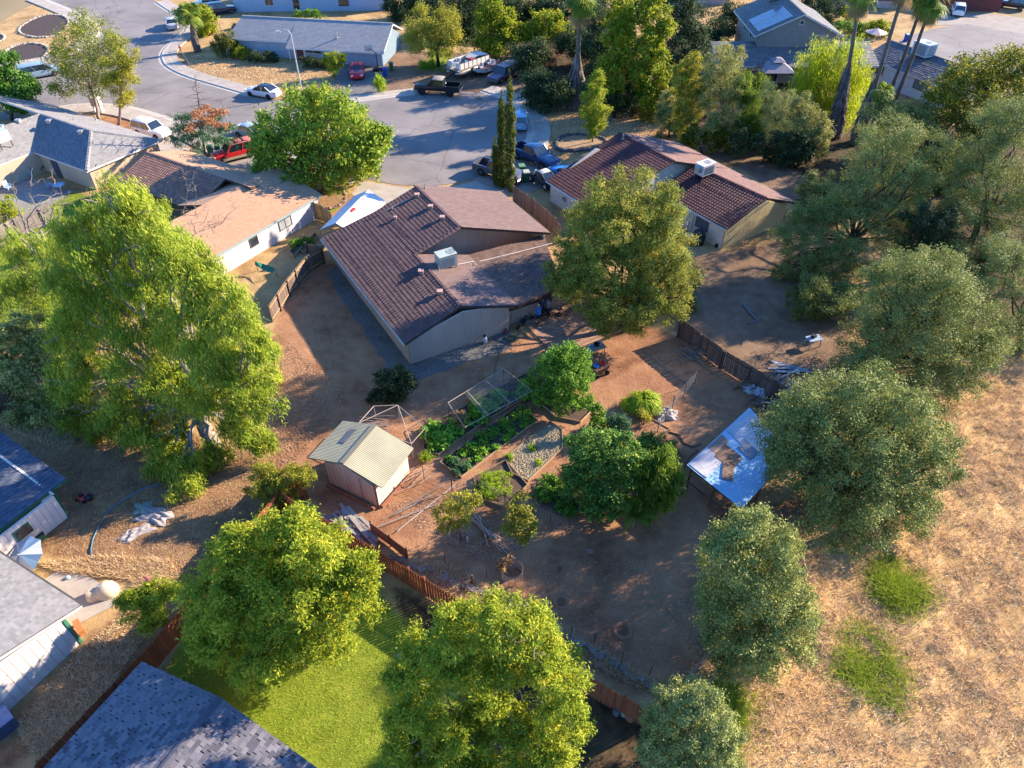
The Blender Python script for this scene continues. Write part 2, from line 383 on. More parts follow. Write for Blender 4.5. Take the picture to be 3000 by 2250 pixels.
_m2 = _n.new('ShaderNodeMixRGB'); _m2.blend_type = 'MULTIPLY'; _m2.inputs[0].default_value = 1; _l.new(_b.inputs['Base Color'].links[0].from_socket, _m2.inputs[1]); _l.new(_r.outputs[0], _m2.inputs[2])
_n4 = _n.new('ShaderNodeTexNoise'); _n4.inputs['Scale'].default_value = 0.12; _n4.inputs['Detail'].default_value = 8; _l.new(_tc.outputs['Object'], _n4.inputs['Vector'])
_r2 = _n.new('ShaderNodeValToRGB'); _r2.color_ramp.elements[0].position = 0.35; _r2.color_ramp.elements[0].color = (0.78, 0.77, 0.77, 1); _r2.color_ramp.elements[1].position = 0.6; _l.new(_n4.outputs['Fac'], _r2.inputs[0])
_m3 = _n.new('ShaderNodeMixRGB'); _m3.blend_type = 'MULTIPLY'; _m3.inputs[0].default_value = 1; _l.new(_m2.outputs[0], _m3.inputs[1]); _l.new(_r2.outputs[0], _m3.inputs[2]); _l.new(_m3.outputs[0], _b.inputs['Base Color'])
CONC = mat('concrete', (0.40, 0.345, 0.29), (0.30, 0.25, 0.205), 0.8, 0.85, 0.2, detail=8)
DRIVE = mat('old_concrete', (0.30, 0.255, 0.215), (0.21, 0.175, 0.145), 0.7, 0.9, 0.2, detail=8)
def sheet(name, pts, z, m, kind='structure', sm=0):
    p = poly(pts)
    if sm: p = smooth_loop(p, sm)
    import mathutils
    tri = mathutils.geometry.tessellate_polygon([[Vector((v.x, v.y, 0)) for v in p]])
    mb = MB().add([(v.x, v.y, z) for v in p], [tuple(t) for t in tri])
    me = mb.mesh(name, m)
    for pl in me.polygons:
        if pl.normal.z < 0: pl.flip()
    return link(name, me, None, kind)
sheet('road', [(-60,365),(-60,205),(40,200),(170,178),(270,130),(297,96),(280,68),(225,36),(120,-6),(120,-30),(430,-30),(455,8),(500,38),(540,62),(548,88),(512,116),(482,140),(468,165),(480,196),(540,226),(640,255),(740,284),(860,298),(1000,300),(1110,285),(1230,272),(1400,268),(1480,290),(1540,335),(1557,385),(1530,440),(1450,500),(1340,540),(1200,548),(1060,525),(960,480),(860,462),(760,455),(690,432),(590,385),(480,342),(370,310),(270,304),(170,312),(60,345)], 0.024, ASPH, sm=2)
sheet('far_street', [(2610,120),(2760,78),(2840,68),(3100,110),(3100,215),(3000,215),(2860,205),(2760,180),(2660,150)], 0.024, ASPH, sm=1)
def strip_pts(pts, wd, closed=False, sm=2, side=1):
    p = poly(pts)
    if sm: p = smooth_loop(p, sm, closed)
    out = []
    for i, a in enumerate(p):
        d = (p[min(i + 1, len(p) - 1)] - p[max(i - 1, 0)]); d.z = 0; d.normalize()
        out.append(Vector((a.x - d.y * wd * side, a.y + d.x * wd * side, 0)))
    return p, out
KERB = mat('kerb_concrete', (0.46, 0.40, 0.34), (0.36, 0.31, 0.26), 1.2, 0.85, 0.2)
def kerb_walk(pts, side, walk=1.6):
    p, q = strip_pts(pts, 0.55, side=side); _, r = strip_pts(pts, 0.55 + walk, side=side); _, g = strip_pts(pts, -0.35, side=side)
    n = len(p)
    vs = [(v.x, v.y, 0.03) for v in g] + [(v.x, v.y, 0.032) for v in p] + [(a.x * 0.7 + c.x * 0.3, a.y * 0.7 + c.y * 0.3, 0.14) for a, c in zip(p, q)] + [(v.x, v.y, 0.15) for v in q] + [(v.x, v.y, -0.05) for v in q]
    fs = []
    for k in range(4):
        for i in range(n - 1): fs.append((k * n + i, k * n + i + 1, (k + 1) * n + i + 1, (k + 1) * n + i))
    me = MB().add(vs, fs).mesh('kerb', KERB)
    link('kerb', me, None, 'structure')
    if walk > 0.3:
        acc = 0; last = 0
        for i in range(1, n):                      # pavement poured in slabs with joints between them
            acc += (p[i] - p[i - 1]).length
            if acc > 1.5 or i == n - 1:
                a0, a1, b1, b0 = q[last], q[i], r[i], r[last]
                c = (a0 + a1 + b1 + b0) / 4; L = [c + (v - c) * 0.985 for v in (a0, a1, b1, b0)]
                h = 0.145 + RNG.uniform(-0.006, 0.006)
                mb = MB().add([(v.x, v.y, h) for v in L] + [(v.x, v.y, -0.03) for v in L], [(0, 1, 2, 3), (4, 7, 6, 5), (0, 4, 5, 1), (1, 5, 6, 2), (2, 6, 7, 3), (3, 7, 4, 0)])
                pave_parts.append(mb.build('paving_slab', CONC, PAV))
                acc = 0; last = i
pave_parts = []
PAV = bpy.data.objects.new('pavement', None); COL.objects.link(PAV); PAV['kind'] = 'structure'
kerb_walk([(455,8),(500,38),(540,62),(548,88),(512,116),(482,140),(468,165),(480,196),(540,226),(640,255),(740,284)], 1, 1.7)
kerb_walk([(860,300),(1000,302),(1110,288),(1230,274)], 1, 1.3)
kerb_walk([(-60,205),(40,200),(170,178),(270,130),(297,96),(280,68),(225,36),(120,-6)], 1, 2.0)
kerb_walk([(690,432),(590,385),(480,342),(370,310),(270,304),(170,312),(60,345)], 1, 2.4)
kerb_walk([(1540,430),(1557,385),(1540,335),(1480,290),(1410,268)], -1, 1.9)
kerb_walk([(1060,525),(960,480),(860,462),(790,457)], 1, 1.2)
sheet('driveway', [(1380,520),(1440,470),(1530,430),(1600,440),(1640,500),(1600,545),(1560,560),(1480,560),(1420,545)], 0.02, DRIVE)
sheet('driveway', [(1060,530),(1200,552),(1340,545),(1450,510),(1490,570),(1300,620),(1080,600),(1030,570)], 0.016, CONC)
sheet('driveway', [(590,405),(690,440),(790,470),(760,520),(640,500),(560,450)], 0.018, DRIVE)
sheet('driveway', [(370,380),(430,375),(545,405),(560,440),(480,450),(430,420)], 0.014, CONC)
sheet('driveway', [(980,180),(1130,205),(1125,245),(1100,285),(990,290),(965,250),(985,230)], 0.016, mat('old_asphalt', (0.16, 0.145, 0.135), (0.11, 0.10, 0.095), 0.6, 0.9, 0.3))
sheet('driveway', [(2740,75),(2760,40),(2900,40),(3050,60),(3050,110),(2840,72)], 0.028, DRIVE)
sheet('patio_slab', [(-60,560),(60,500),(130,540),(215,560),(150,600),(0,650),(-60,670)], 0.012, mat('patio_concrete', (0.26, 0.24, 0.22), (0.2, 0.18, 0.165), 1.0, 0.9, 0.2))
sheet('path', [(185,1745),(260,1690),(330,1730),(345,1770),(230,1830),(190,1850)], 0.05, CONC)
sheet('path', [(130,1700),(200,1650),(260,1690),(185,1745)], 0.045, CONC)

# mulch beds with stone edging in the front yard at the top left
MUL = mat('mulch', (0.075, 0.05, 0.042), (0.035, 0.024, 0.022), 3, 0.95, 0.6)
STONE = mat('pale_stone', (0.42, 0.35, 0.28), (0.28, 0.23, 0.18), 2.5, 0.9, 0.5, vary=0.25)
GREY = mat('grey_stone', (0.17, 0.155, 0.145), (0.09, 0.085, 0.085), 2.5, 0.9, 0.6, vary=0.3)
def rock(mb, c, r, sq=0.7):
    c = Vector(c); vs = []
    for k, (rr, z) in enumerate(((0.55, 0), (1.0, 0.35), (0.85, 0.75), (0.35, 1.0))):
        for i in range(6):
            a = i * math.pi / 3 + k * 0.4; q = r * rr * random.uniform(0.75, 1.15)
            vs.append(c + Vector((q * math.cos(a), q * math.sin(a), z * r * sq * 1.6)))
    fs = [tuple(range(5, -1, -1)), tuple(range(18, 24))]
    for k in range(3):
        for i in range(6): fs.append((k * 6 + i, k * 6 + (i + 1) % 6, k * 6 + 6 + (i + 1) % 6, k * 6 + 6 + i))
    return mb.add(vs, fs)
def ring_bed(label, pts, m, stone, rs, top=0.05, nst=60, name='mulch_bed', cat='mulch bed'):
    p = smooth_loop(poly(pts), 3); c = sum(p, Vector()) / len(p)
    t = thing(name, label, cat, c)
    MB().prism([(v.x, v.y) for v in p], -0.05, top).build('soil', m, t)
    L = [0]
    for i in range(len(p)): L.append(L[-1] + (p[(i + 1) % len(p)] - p[i]).length)
    mb = MB()
    for k in range(nst):
        s = L[-1] * k / nst; i = max(j for j in range(len(p)) if L[j] <= s)
        q = p[i].lerp(p[(i + 1) % len(p)], (s - L[i]) / max(1e-6, L[i + 1] - L[i]))
        rock(mb, (q.x + random.uniform(-.05, .05), q.y + random.uniform(-.05, .05), -0.02), rs * random.uniform(0.7, 1.3))
    mb.build('stone_edging', stone, t, kind='stuff')
    return t
ring_bed('dark mulch bed ringed with pale stones, larger one by the street corner', [(45,92),(85,62),(130,45),(180,44),(205,62),(190,90),(150,110),(90,112)], MUL, STONE, 0.22, nst=80)
ring_bed('dark mulch bed behind the parked minivan', [(5,165),(30,140),(75,128),(125,130),(148,148),(120,175),(70,185),(25,188)], MUL, STONE, 0.22, nst=70)
ring_bed('small dark mulch bed cut by the left frame edge', [(-40,105),(0,100),(16,107),(10,122),(-40,128)], MUL, STONE, 0.2, nst=30)
ring_bed('stone ringed planting bed around the young tree in the right front yard', [(1625,430),(1640,400),(1700,395),(1765,405),(1780,425),(1740,440),(1680,445),(1640,445)], mat('bed_soil_tan', (0.33, 0.22, 0.12), (0.22, 0.14, 0.08), 2, 0.95, 0.5), GREY, 0.26, 0.1, 75, 'planting_bed', 'planting bed')
BRK = mat('edging_brick', (0.30, 0.19, 0.15), (0.2, 0.13, 0.105), 3, 0.9, 0.4, vary=0.2)
ring_bed('curved brick edged bed under the round street tree', [(930,560),(985,545),(1010,565),(1015,590),(975,615),(920,612),(900,590)], mat('bed_leafy', (0.32, 0.19, 0.09), (0.17, 0.1, 0.05), 4, 0.95, 0.6), BRK, 0.2, 0.12, 64, 'tree_bed', 'planting bed')
# ------------------------------------------------------------------ roofs and houses
def roof_rows(mb, quad, row, col, style, lift=0.035, rng=random):
    """quad = eave A, eave B, ridge B, ridge A; courses of separate tiles with a real step at each front edge"""
    A, B_, C, D = [Vector(p) for p in quad]
    nrm = (B_ - A).cross(D - A).normalized()
    if nrm.length < 0.5 or (B_ - A).length < 1e-3: nrm = (C - A).cross(D - A).normalized()
    if nrm.z < 0: nrm = -nrm
    slope = max((D - A).length, (C - B_).length); nr = max(1, round(slope / row))
    for j in range(nr):
        v0 = j / nr; v1 = min(1.0, (j + 1) / nr + 0.12 / nr)
        a0 = A.lerp(D, v0); b0 = B_.lerp(C, v0); a1 = A.lerp(D, v1); b1 = B_.lerp(C, v1)
        L = max((b0 - a0).length, 0.01); n = max(1, round(L / col)); off = (0.5 if (style == 'flat' and j % 2) else 0.0)
        us = [max(0, min(1, (i + off) / n)) for i in range(-1 if off else 0, n + 1)]
        if us[-1] < 1: us.append(1.0)
        for i in range(len(us) - 1):
            u0, u1 = us[i], us[i + 1]
            if u1 - u0 < 1e-5: continue
            mb.tint = rng.random()
            h = lift * rng.uniform(0.7, 1.3)
            if style == 'flat':
                p = [a0.lerp(b0, u0 + 0.015 / n), a0.lerp(b0, u1 - 0.015 / n), a1.lerp(b1, u1), a1.lerp(b1, u0)]
                f = [p[0] + nrm * h, p[1] + nrm * h, p[2] + nrm * 0.004, p[3] + nrm * 0.004, p[0], p[1]]
                mb.add(f, [(0, 1, 2, 3), (4, 5, 1, 0)])
            else:                                   # barrel: a raised half round across each tile
                um = [u0, u0 + (u1 - u0) * 0.3, u0 + (u1 - u0) * 0.5, u0 + (u1 - u0) * 0.7, u1]; hs = [0.0, 0.75, 1.0, 0.75, 0.0]
                vs = []
                for q, hh in zip(um, hs): vs.append(a0.lerp(b0, q) + nrm * (h * 0.6 + hh * 0.075))
                for q, hh in zip(um, hs): vs.append(a1.lerp(b1, q) + nrm * (0.0 + hh * 0.06))
                for q in um: vs.append(a0.lerp(b0, q) - nrm * 0.02)
                mb.add(vs, [(k, k + 1, k + 6, k + 5) for k in range(4)] + [(10 + k, 11 + k, k + 1, k) for k in range(4)])
    mb.tint = 0.5
def ridge_caps(mb, a, b, w=0.2, step=0.4):
    a = Vector(a); b = Vector(b); n = max(1, int((b - a).length / step)); d = (b - a).normalized(); s = d.cross(Vector((0, 0, 1))).normalized()
    for i in range(n):
        p = a.lerp(b, i / n); q = a.lerp(b, (i + 1) / n); mb.tint = random.random()
        z0, z1 = Vector((0, 0, 0.02)), Vector((0, 0, 0.0)); up = Vector((0, 0, 0.11))
        vs = [p - s * w - up * .6 + z0, p - s * w * .5 + up * .7 + z0, p + s * w * .5 + up * .7 + z0, p + s * w - up * .6 + z0]
        vs += [v + (q - p) - z0 * 1.5 for v in vs]
        mb.add(vs, [(0, 1, 5, 4), (1, 2, 6, 5), (2, 3, 7, 6), (3, 2, 1, 0)])
    mb.tint = 0.5
def roof(house, faces, m, row, col, style, ridges=(), fascia=None, th=0.16, lift=0.035, name='roof', keep=None):
    deck = MB()
    for f in faces: deck.slab([Vector(p) - Vector((0, 0, 0.03)) for p in f], th)
    rf = deck.build(name, fascia, house)
    tl = MB()
    for f in faces:
        q = list(f)
        if len(q) == 3: q = [q[0], q[1], q[2], q[2]]
        roof_rows(tl, q, row, col, style, lift)
    for a, b in ridges: ridge_caps(tl, a, b)
    tl.build('roof_tiles' if style != 'flat' else 'shingles', m, rf, kind='stuff', tint=True)
    return rf
def board_wall(house, a, b, za, zb, m, bw=0.3, base=0.0, apex=None, th=0.06, gap=0.018, name='wall', plain=False, inner=None):
    """a wall from a to b; top height za to zb, with an optional gable apex (fraction, height); clad in upright boards"""
    a = Vector((a[0], a[1], 0)); b = Vector((b[0], b[1], 0)); d = b - a; L = d.length; d.normalize(); rz = math.atan2(d.y, d.x); nrm = Vector((-d.y, d.x, 0))
    def top(t):
        if apex:
            f, h = apex
            return za + (h - za) * t / f if t < f else h + (zb - h) * (t - f) / (1 - f)
        return za + (zb - za) * t
    ts = sorted(set([0.0, 1.0] + ([apex[0]] if apex else [])))
    prof = [(t, base) for t in (0.0, 1.0)] + [(t, top(t)) for t in reversed(ts)]
    def P3(t, z, off): p = a.lerp(b, t) + nrm * off; return (p.x, p.y, z)
    n = len(prof); mb = MB().add([P3(t, z, -0.05) for t, z in prof] + [P3(t, z, 0.05) for t, z in prof], [tuple(range(n)), tuple(range(2 * n - 1, n - 1, -1))] + [(i, i + n, (i + 1) % n + n, (i + 1) % n) for i in range(n)])
    wl = mb.build(name, inner or m, house)
    if plain: return wl
    nb = max(2, round(L / bw))
    for i in range(nb):
        t0 = i / nb + gap / 2 / L; t1 = (i + 1) / nb - gap / 2 / L; o = -0.05
        vs = [P3(t0, base + 0.02, o), P3(t1, base + 0.02, o), P3(t1, top(t1) - 0.01, o), P3(t0, top(t0) - 0.01, o)]
        q = 0.028 + random.uniform(0, 0.006)
        vs += [P3(t0, base + 0.02, o - q), P3(t1, base + 0.02, o - q), P3(t1, top(t1) - 0.01, o - q), P3(t0, top(t0) - 0.01, o - q)]
        MB().add(vs, [(4, 5, 6, 7), (3, 2, 1, 0), (0, 1, 5, 4), (1, 2, 6, 5), (2, 3, 7, 6), (3, 0, 4, 7)]).build('siding_board', m, wl)
    return wl
def window_on(house, a, b, t, w, z, h, frame, gm=None, off=0.1, panes=2, name='window'):
    """on the right-hand face of the wall running a to b (the side the boards are on)"""
    a = Vector((a[0], a[1], 0)); b = Vector((b[0], b[1], 0)); d = (b - a); L = d.length; d.normalize(); nrm = Vector((d.y, -d.x, 0)); rz = math.atan2(d.y, d.x)
    c = a + d * t + nrm * off
    mb = MB(); fw = 0.07
    for dx, dz, sx, sz in ((0, h / 2, w + fw, fw), (0, -h / 2, w + fw, fw), (-w / 2, 0, fw, h - fw), (w / 2, 0, fw, h - fw)):
        p = c + d * dx; mb.box((p.x, p.y, z + dz), (sx, 0.06, sz), rz)
    for k in range(1, panes):
        p = c + d * (-w / 2 + w * k / panes); mb.box((p.x, p.y, z), (0.05, 0.05, h - fw), rz)
    fr = mb.build(name, frame, house)
    for k in range(panes):
        p = c + d * (-w / 2 + w * (k + 0.5) / panes) - nrm * 0.012
        MB().box((p.x, p.y, z), (w / panes - 0.05, 0.02, h - fw), rz).build('pane', gm or glass(), fr)
    return fr
def vent(house, p, s, m, nrm_h=0.28):
    MB().box((p.x, p.y, p.z + 0.12), (s * 0.8, s * 0.8, 0.3)).box((p.x, p.y, p.z + nrm_h), (s, s, 0.07)).build('roof_vent', m, house)
def pipe_vent(house, p, h, m, r=0.05):
    MB().tube([p, p + Vector((0, 0, h))], r, 8).tube([p - Vector((0, 0, .05)), p + Vector((0, 0, 0.08))], r * 2, 8).build('vent_pipe', m, house)
def plane_z(quad, x, y):
    A, B_, C = [Vector(p) for p in quad[:3]]; n = (B_ - A).cross(C - A)
    return A.z - (n.x * (x - A.x) + n.y * (y - A.y)) / n.z
def on_plane(quad, px, py):
    A = Vector(quad[0]); n = (Vector(quad[1]) - A).cross(Vector(quad[2]) - A)
    o = Vector((0, 0, HCAM)); d = P(px, py) - o; t = n.dot(A - o) / n.dot(d); return o + d * t
METAL = mat('galvanised', (0.45, 0.44, 0.42), (0.36, 0.35, 0.34), 4, 0.4, metal=0.6)
PINKV = mat('vent_paint', (0.42, 0.27, 0.22), (0.35, 0.22, 0.18), 3, 0.7)
def ac_unit(house, c, dims, rz, body, dark, legs=0.25, fan=(0.28, 0.0), name='air_conditioner'):
    x, y, z = dims; c = Vector(c)
    t = MB().box((c.x, c.y, c.z + legs + z / 2), dims, rz).build(name, body, house)
    M = Matrix.Translation((c.x, c.y, c.z + legs)) @ Matrix.Rotation(rz, 4, 'Z')
    lg = MB()
    for sx in (-1, 1):
        for sy in (-1, 1): lg.box((sx * x * .42, sy * y * .42, -legs / 2 - .1), (0.08, 0.08, legs + .2), 0, M)
    lg.build('stand', dark, t)
    lv = MB()
    for i in range(7):
        lv.box((0, -y / 2 - .012, z * (0.16 + 0.11 * i)), (x * .8, .03, z * .05), 0, M); lv.box((x / 2 + .012, 0, z * (0.16 + 0.11 * i)), (.03, y * .8, z * .05), 0, M)
    lv.build('louvre', dark, t)
    fn = MB()
    for k in range(8):
        a = k * math.pi / 4; fn.box((fan[0] * x + math.cos(a) * .17, fan[1] * y + math.sin(a) * .17, z + .02), (.26, .06, .03), a, M)
    for k in range(16):
        a = k * math.pi / 8; fn.box((fan[0] * x + math.cos(a) * .34, fan[1] * y + math.sin(a) * .34, z + .03), (.04, .15, .04), a, M)
    fn.build('fan_grille', dark, t)
    mb = MB(); mb.box((0, 0, z + .015), (x * 1.03, y * 1.03, .03), 0, M); mb.build('top_panel', body, t)
    return t

# --- main house, brown tiled
a_ = R(120.5); AL = Vector((math.cos(a_), math.sin(a_), 0)); AC = Vector((AL.y, -AL.x, 0))   # along (away), across (to the right)
TILE_BR = tintmat('brown_tile', [(0.075, 0.042, 0.040), (0.100, 0.058, 0.054), (0.120, 0.072, 0.066), (0.145, 0.09, 0.082)], 0.75)
SHAKE = tintmat('brown_shake', [(0.09, 0.05, 0.036), (0.14, 0.082, 0.06), (0.18, 0.11, 0.08), (0.23, 0.15, 0.11)], 0.85)
SID_MAIN = mat('beige_siding', (0.47, 0.35, 0.27), (0.40, 0.295, 0.225), 1.2, 0.75, 0.15, stretch=(1, 1, .3))
FAS = mat('fascia_brown', (0.085, 0.05, 0.04), (0.06, 0.036, 0.03), 2, 0.7)
FAS_W = mat('gutter_white', (0.60, 0.56, 0.52), (0.5, 0.46, 0.43), 2, 0.5)
h = thing('house', 'single storey house with long brown tile roof and beige board gable in the middle', 'house', P(1204, 1065))
EZ, LZ, UZ = 2.2, 3.35, 4.45
eN = P(1186, 1008, EZ); eF = P(941, 698, EZ)
lrN = P(1350, 898, LZ); lrF = P(1215, 745, LZ)
urN = P(1346, 665, UZ); urF = P(1211, 539, UZ)
def on_line(p, q, x): return p + (q - p) * x
tl = (eF - eN)
def eave_at(p):   # foot on the eave line of a point on the ridge
    u = tl.normalized(); return eN + u * (p - eN).dot(u)
sp = eave_at(lrF)
left_near = [eN, sp, lrF, lrN]
left_far = [eave_at(urN), eF, urF, urN]
mid_l = on_line(eave_at(urN), urN, (LZ - EZ) / (UZ - EZ))
left_mid = [sp, eave_at(urN), urN, lrF]
reN = P(1612, 682, 2.6); reF = P(1468, 562, 2.6)
right_far = [reF, reN, urN, urF]
sN = P(1517, 895, 2.45); sF = P(1372, 747, 2.45)
right_near = [sF, sN, lrN, lrF]
pN = P(1642, 838, 2.05); pF = P(1594, 688, 2.12)
patio = [pF, pN, sN, sF]
main_l = [eN, eF, urF, urN]
Lfar = lrN + AL * (eF - eN).length; q_ = (Lfar - eF); Lfar = Lfar + AL * (eF - Lfar).dot(AL)
urF = urF + AL * (eF - urF).dot(AL) * .5
rf = roof(h, [[eN, eF, Lfar, lrN], [lrF, Lfar, urF, urN]], TILE_BR, 0.34, 0.30, 'barrel', [(lrN, lrF), (urN, urF), (lrF, urN)], FAS)
roof(h, [right_far, right_near], tintmat('brown_tile_lit', [(0.14, 0.09, 0.076), (0.165, 0.107, 0.09), (0.18, 0.118, 0.10), (0.205, 0.136, 0.116)], 0.8), 0.36, 0.30, 'flat', [], FAS)  # same brown tiles, sunlight on these slopes put into a lighter colour
roof(h, [patio], SHAKE, 0.3, 0.22, 'flat', [], FAS)
gut = MB().bar(eN - Vector((0, 0, .1)) - AC * .06, eF - Vector((0, 0, .1)) - AC * .06, .11, .12); gut.build('gutter', FAS_W, h)
MB().bar(sN - AL * .07 - Vector((0, 0, .1)), pN - AL * .07 - Vector((0, 0, .1)), .08, .2).build('gutter', FAS, h)
wA = P(1204, 1065); wB = P(1490, 966); 
gl = (Vector((lrN.x, lrN.y, 0)) - wA).dot((wB - wA).normalized()) / (wB - wA).length
board_wall(h, wA, wB, EZ - .1, 2.3, SID_MAIN, 0.2, apex=(gl, LZ - .2))
wC = wA + AL * ((eF - eN).length - .6)
board_wall(h, wC, wA, EZ - .05, EZ - .05, SID_MAIN, 0.24)
ug = urN + AL * .5
wr_ = (reN - ug).dot(AC) - .35
ua = ug - AC * 4.3; ub = ug + AC * wr_
board_wall(h, ua, ub, UZ - 1.3, 2.55, SID_MAIN, 0.22, apex=(4.3 / (4.3 + wr_), UZ - .12))
wD = wB + (wB - wA).normalized() * 3.3
board_wall(h, wB + AL * .6, wD + AL * .6, 1.3, 1.3, SID_MAIN, 0.28)
pw = wB + AL * .6
window_on(h, pw, wD + AL * .6, 1.55, 2.9, 1.72, 0.75, mat('dark_frame', (0.05, 0.04, 0.035), rough=.5), panes=3)
dr = wD + AL * .65
MB().box((dr.x + .5 * AC.x, dr.y + .5 * AC.y, 1.02), (0.95, .08, 2.05), math.atan2(AC.y, AC.x)).build('door', mat('dark_door', (0.055, 0.065, 0.09), rough=.5), h)
bk = dr + AC * 1.0
board_wall(h, bk, bk + AC * 3.2, 2.1, 2.1, SID_MAIN, 0.3)
rr = reN - AC * .6
board_wall(h, rr, reF - AC * .6, 2.5, 2.5, SID_MAIN, 0.3, plain=True)
board_wall(h, reF - AC * .6 - AL * .5, wC, 2.5, 2.0, SID_MAIN, .3, apex=(.55, UZ - .25), plain=True)
for px, py in ((1222, 577), (1262, 611), (1296, 643), (1234, 801), (1289, 861)):
    vent(h, on_plane(main_l, px, py), 0.42, PINKV)
vent(h, on_plane(main_l, 1158, 642), 0.3, PINKV, .2)
pipe_vent(h, on_plane(main_l, 1149, 612), .5, METAL, .04)
pipe_vent(h, on_plane(right_far, 1246, 552), .5, METAL, .05)
pipe_vent(h, on_plane(right_near, 1286, 793), .4, METAL, .04)
acp = on_plane(right_near, 1308, 778)
ac_unit(h, (acp.x, acp.y, acp.z), (1.5, 1.05, 1.05), R(29.5), mat('ac_pale', (0.38, 0.41, 0.36), (0.31, 0.34, 0.30), 2, .5), mat('ac_louvre', (0.16, 0.20, 0.22), rough=.5), .12)
cb = [on_plane(right_near, 1341, 777), on_plane(right_near, 1390, 768), on_plane(patio, 1405, 768), on_plane(patio, 1480, 750), on_plane(patio, 1560, 730), on_plane(patio, 1620, 714)]
MB().tube([p + Vector((0, 0, .08)) for p in cb], .025, 5).build('roof_conduit', FAS_W, h)
pst = MB()
for q in (pN - AC * .3 + AL * .3, pF - AC * .3 - AL * .3): pst.bar((q.x, q.y, 0), (q.x, q.y, 2.1), .1)
pst.build('patio_post', FAS, h)

# --- yellow house on the right
aR = R(123.9); RL = Vector((math.cos(aR), math.sin(aR), 0)); RC = Vector((RL.y, -RL.x, 0))
TILE_RD = tintmat('red_tile_shaded', [(0.044, 0.014, 0.016), (0.066, 0.022, 0.023), (0.085, 0.030, 0.030), (0.11, 0.044, 0.042)], 0.7)  # left slope: its shade is put into darker tile colours
TILE_RD2 = tintmat('red_tile_lit', [(0.15, 0.082, 0.07), (0.18, 0.10, 0.085), (0.20, 0.115, 0.097), (0.23, 0.135, 0.115)], 0.8)  # right slope: same tiles, painted lighter for the sun on them
YEL = mat('yellow_siding', (0.62, 0.48, 0.24), (0.55, 0.42, 0.21), 1.2, .7, .1)
CRM = mat('cream_siding', (0.62, 0.54, 0.42), (0.54, 0.47, 0.37), 1.2, .7, .1)
h = thing('house', 'pale yellow house with red brown tile roof and rooftop air conditioner', 'house', P(2111, 729))
uN = P(1974, 472, 4.6); uF = P(1814, 389, 4.6); lN = P(2245, 580, 3.55); lF = P(2035, 485, 3.55)
eF1 = P(1601, 528, 2.2); u = -RL; dn = (uN - eF1).dot(u); eN1 = eF1 + u * ((uN - eF1).dot(u) + 0.0)
eN2 = P(2129, 672, 2.2); eF2 = P(1980, 592, 2.2); eF2 = eN2 + RL * ((lF - eN2).dot(RL))
rN = P(2337, 593, 2.3); rM = rN + RL * (lF - lN).length; rF = P(1986, 416, 2.3)
fl = [eN1, eF1, uF, uN]; nl = [eN2, eF2, lF, lN]
roof(h, [fl, nl], TILE_RD, .36, .3, 'barrel', [(uN, uF), (lN, lF)], FAS)
roof(h, [[rF, rM, uN, uF], [rM, rN, lN, lF]], TILE_RD2, .36, .3, 'flat', [], FAS)
wN = P(2112, 730); wR = wN + RC * 8.0
dm = (Vector((lN.x, lN.y, 0)) - wN).dot(RC) / 8.0
board_wall(h, wN, wR, 2.05, 2.15, YEL, .28, apex=(dm, 3.35))
wM = wN + RL * 8.2
board_wall(h, wM, wN, 2.05, 2.05, CRM, .3)
g1 = Vector((eN1.x, eN1.y, 0)) + RL * .35 + RC * .35
board_wall(h, g1, g1 + RC * 15.8, 2.0, 2.2, CRM, .3, apex=(((Vector((uN.x, uN.y, 0)) - g1).dot(RC)) / 15.8, 4.42))
g2 = Vector((eF1.x, eF1.y, 0)) - RL * .35 + RC * .35
board_wall(h, g2, g1, 2.05, 2.05, CRM, .3)
board_wall(h, wR, wR + RL * 14.5, 2.1, 2.1, YEL, .3, plain=True)
board_wall(h, g2 + RC * 9.6, g2, 2.2, 2.0, CRM, .3, apex=(.45, 4.2), plain=True)
MB().bar(eN2 - Vector((0, 0, .1)) - RC * .06, eF2 - Vector((0, 0, .1)) - RC * .06, .11).build('gutter', FAS_W, h)
MB().bar(eN1 - Vector((0, 0, .1)) - RC * .06, eF1 - Vector((0, 0, .1)) - RC * .06, .11).build('gutter', FAS_W, h)
window_on(h, wM, wN, 8.2 - 2.6, 1.5, 1.35, .95, mat('red_brown_frame', (0.16, 0.06, 0.04), rough=.6), mat('blue_glass', (0.07, 0.11, 0.14), (.05, .08, .1), 2, .1, spec=.8), panes=2)
q = on_plane(nl, 2062, 515)
ac_unit(h, (q.x, q.y, q.z), (1.6, 1.1, 1.0), aR - R(90), mat('ac_white', (0.62, 0.60, 0.55), (0.52, 0.50, 0.46), 2, .5), mat('ac_dark', (0.07, 0.07, 0.075), rough=.5), .3, (.1, 0))
MB().box((q.x - .9 * RC.x, q.y - .9 * RC.y, q.z + .9), (.6, .5, .5), aR).build('duct', METAL, h)
for px, py in ((1898, 405), (1938, 428)): pipe_vent(h, on_plane([rF, rM, uN], px, py), .45, METAL, .06)
pipe_vent(h, on_plane(fl, 1825, 408), .5, METAL, .08)
for px, py, s in ((1652, 572, .25), (1646, 598, .22)):
    b0 = P(px, py, 1.2); MB().box((g2.x - RL.x * 2 * s * 5 - RC.x * .12, g2.y - RL.y * 2 * s * 5 - RC.y * .12, 1.3), (.12, .3, .4), aR).build('meter_box', METAL, h)

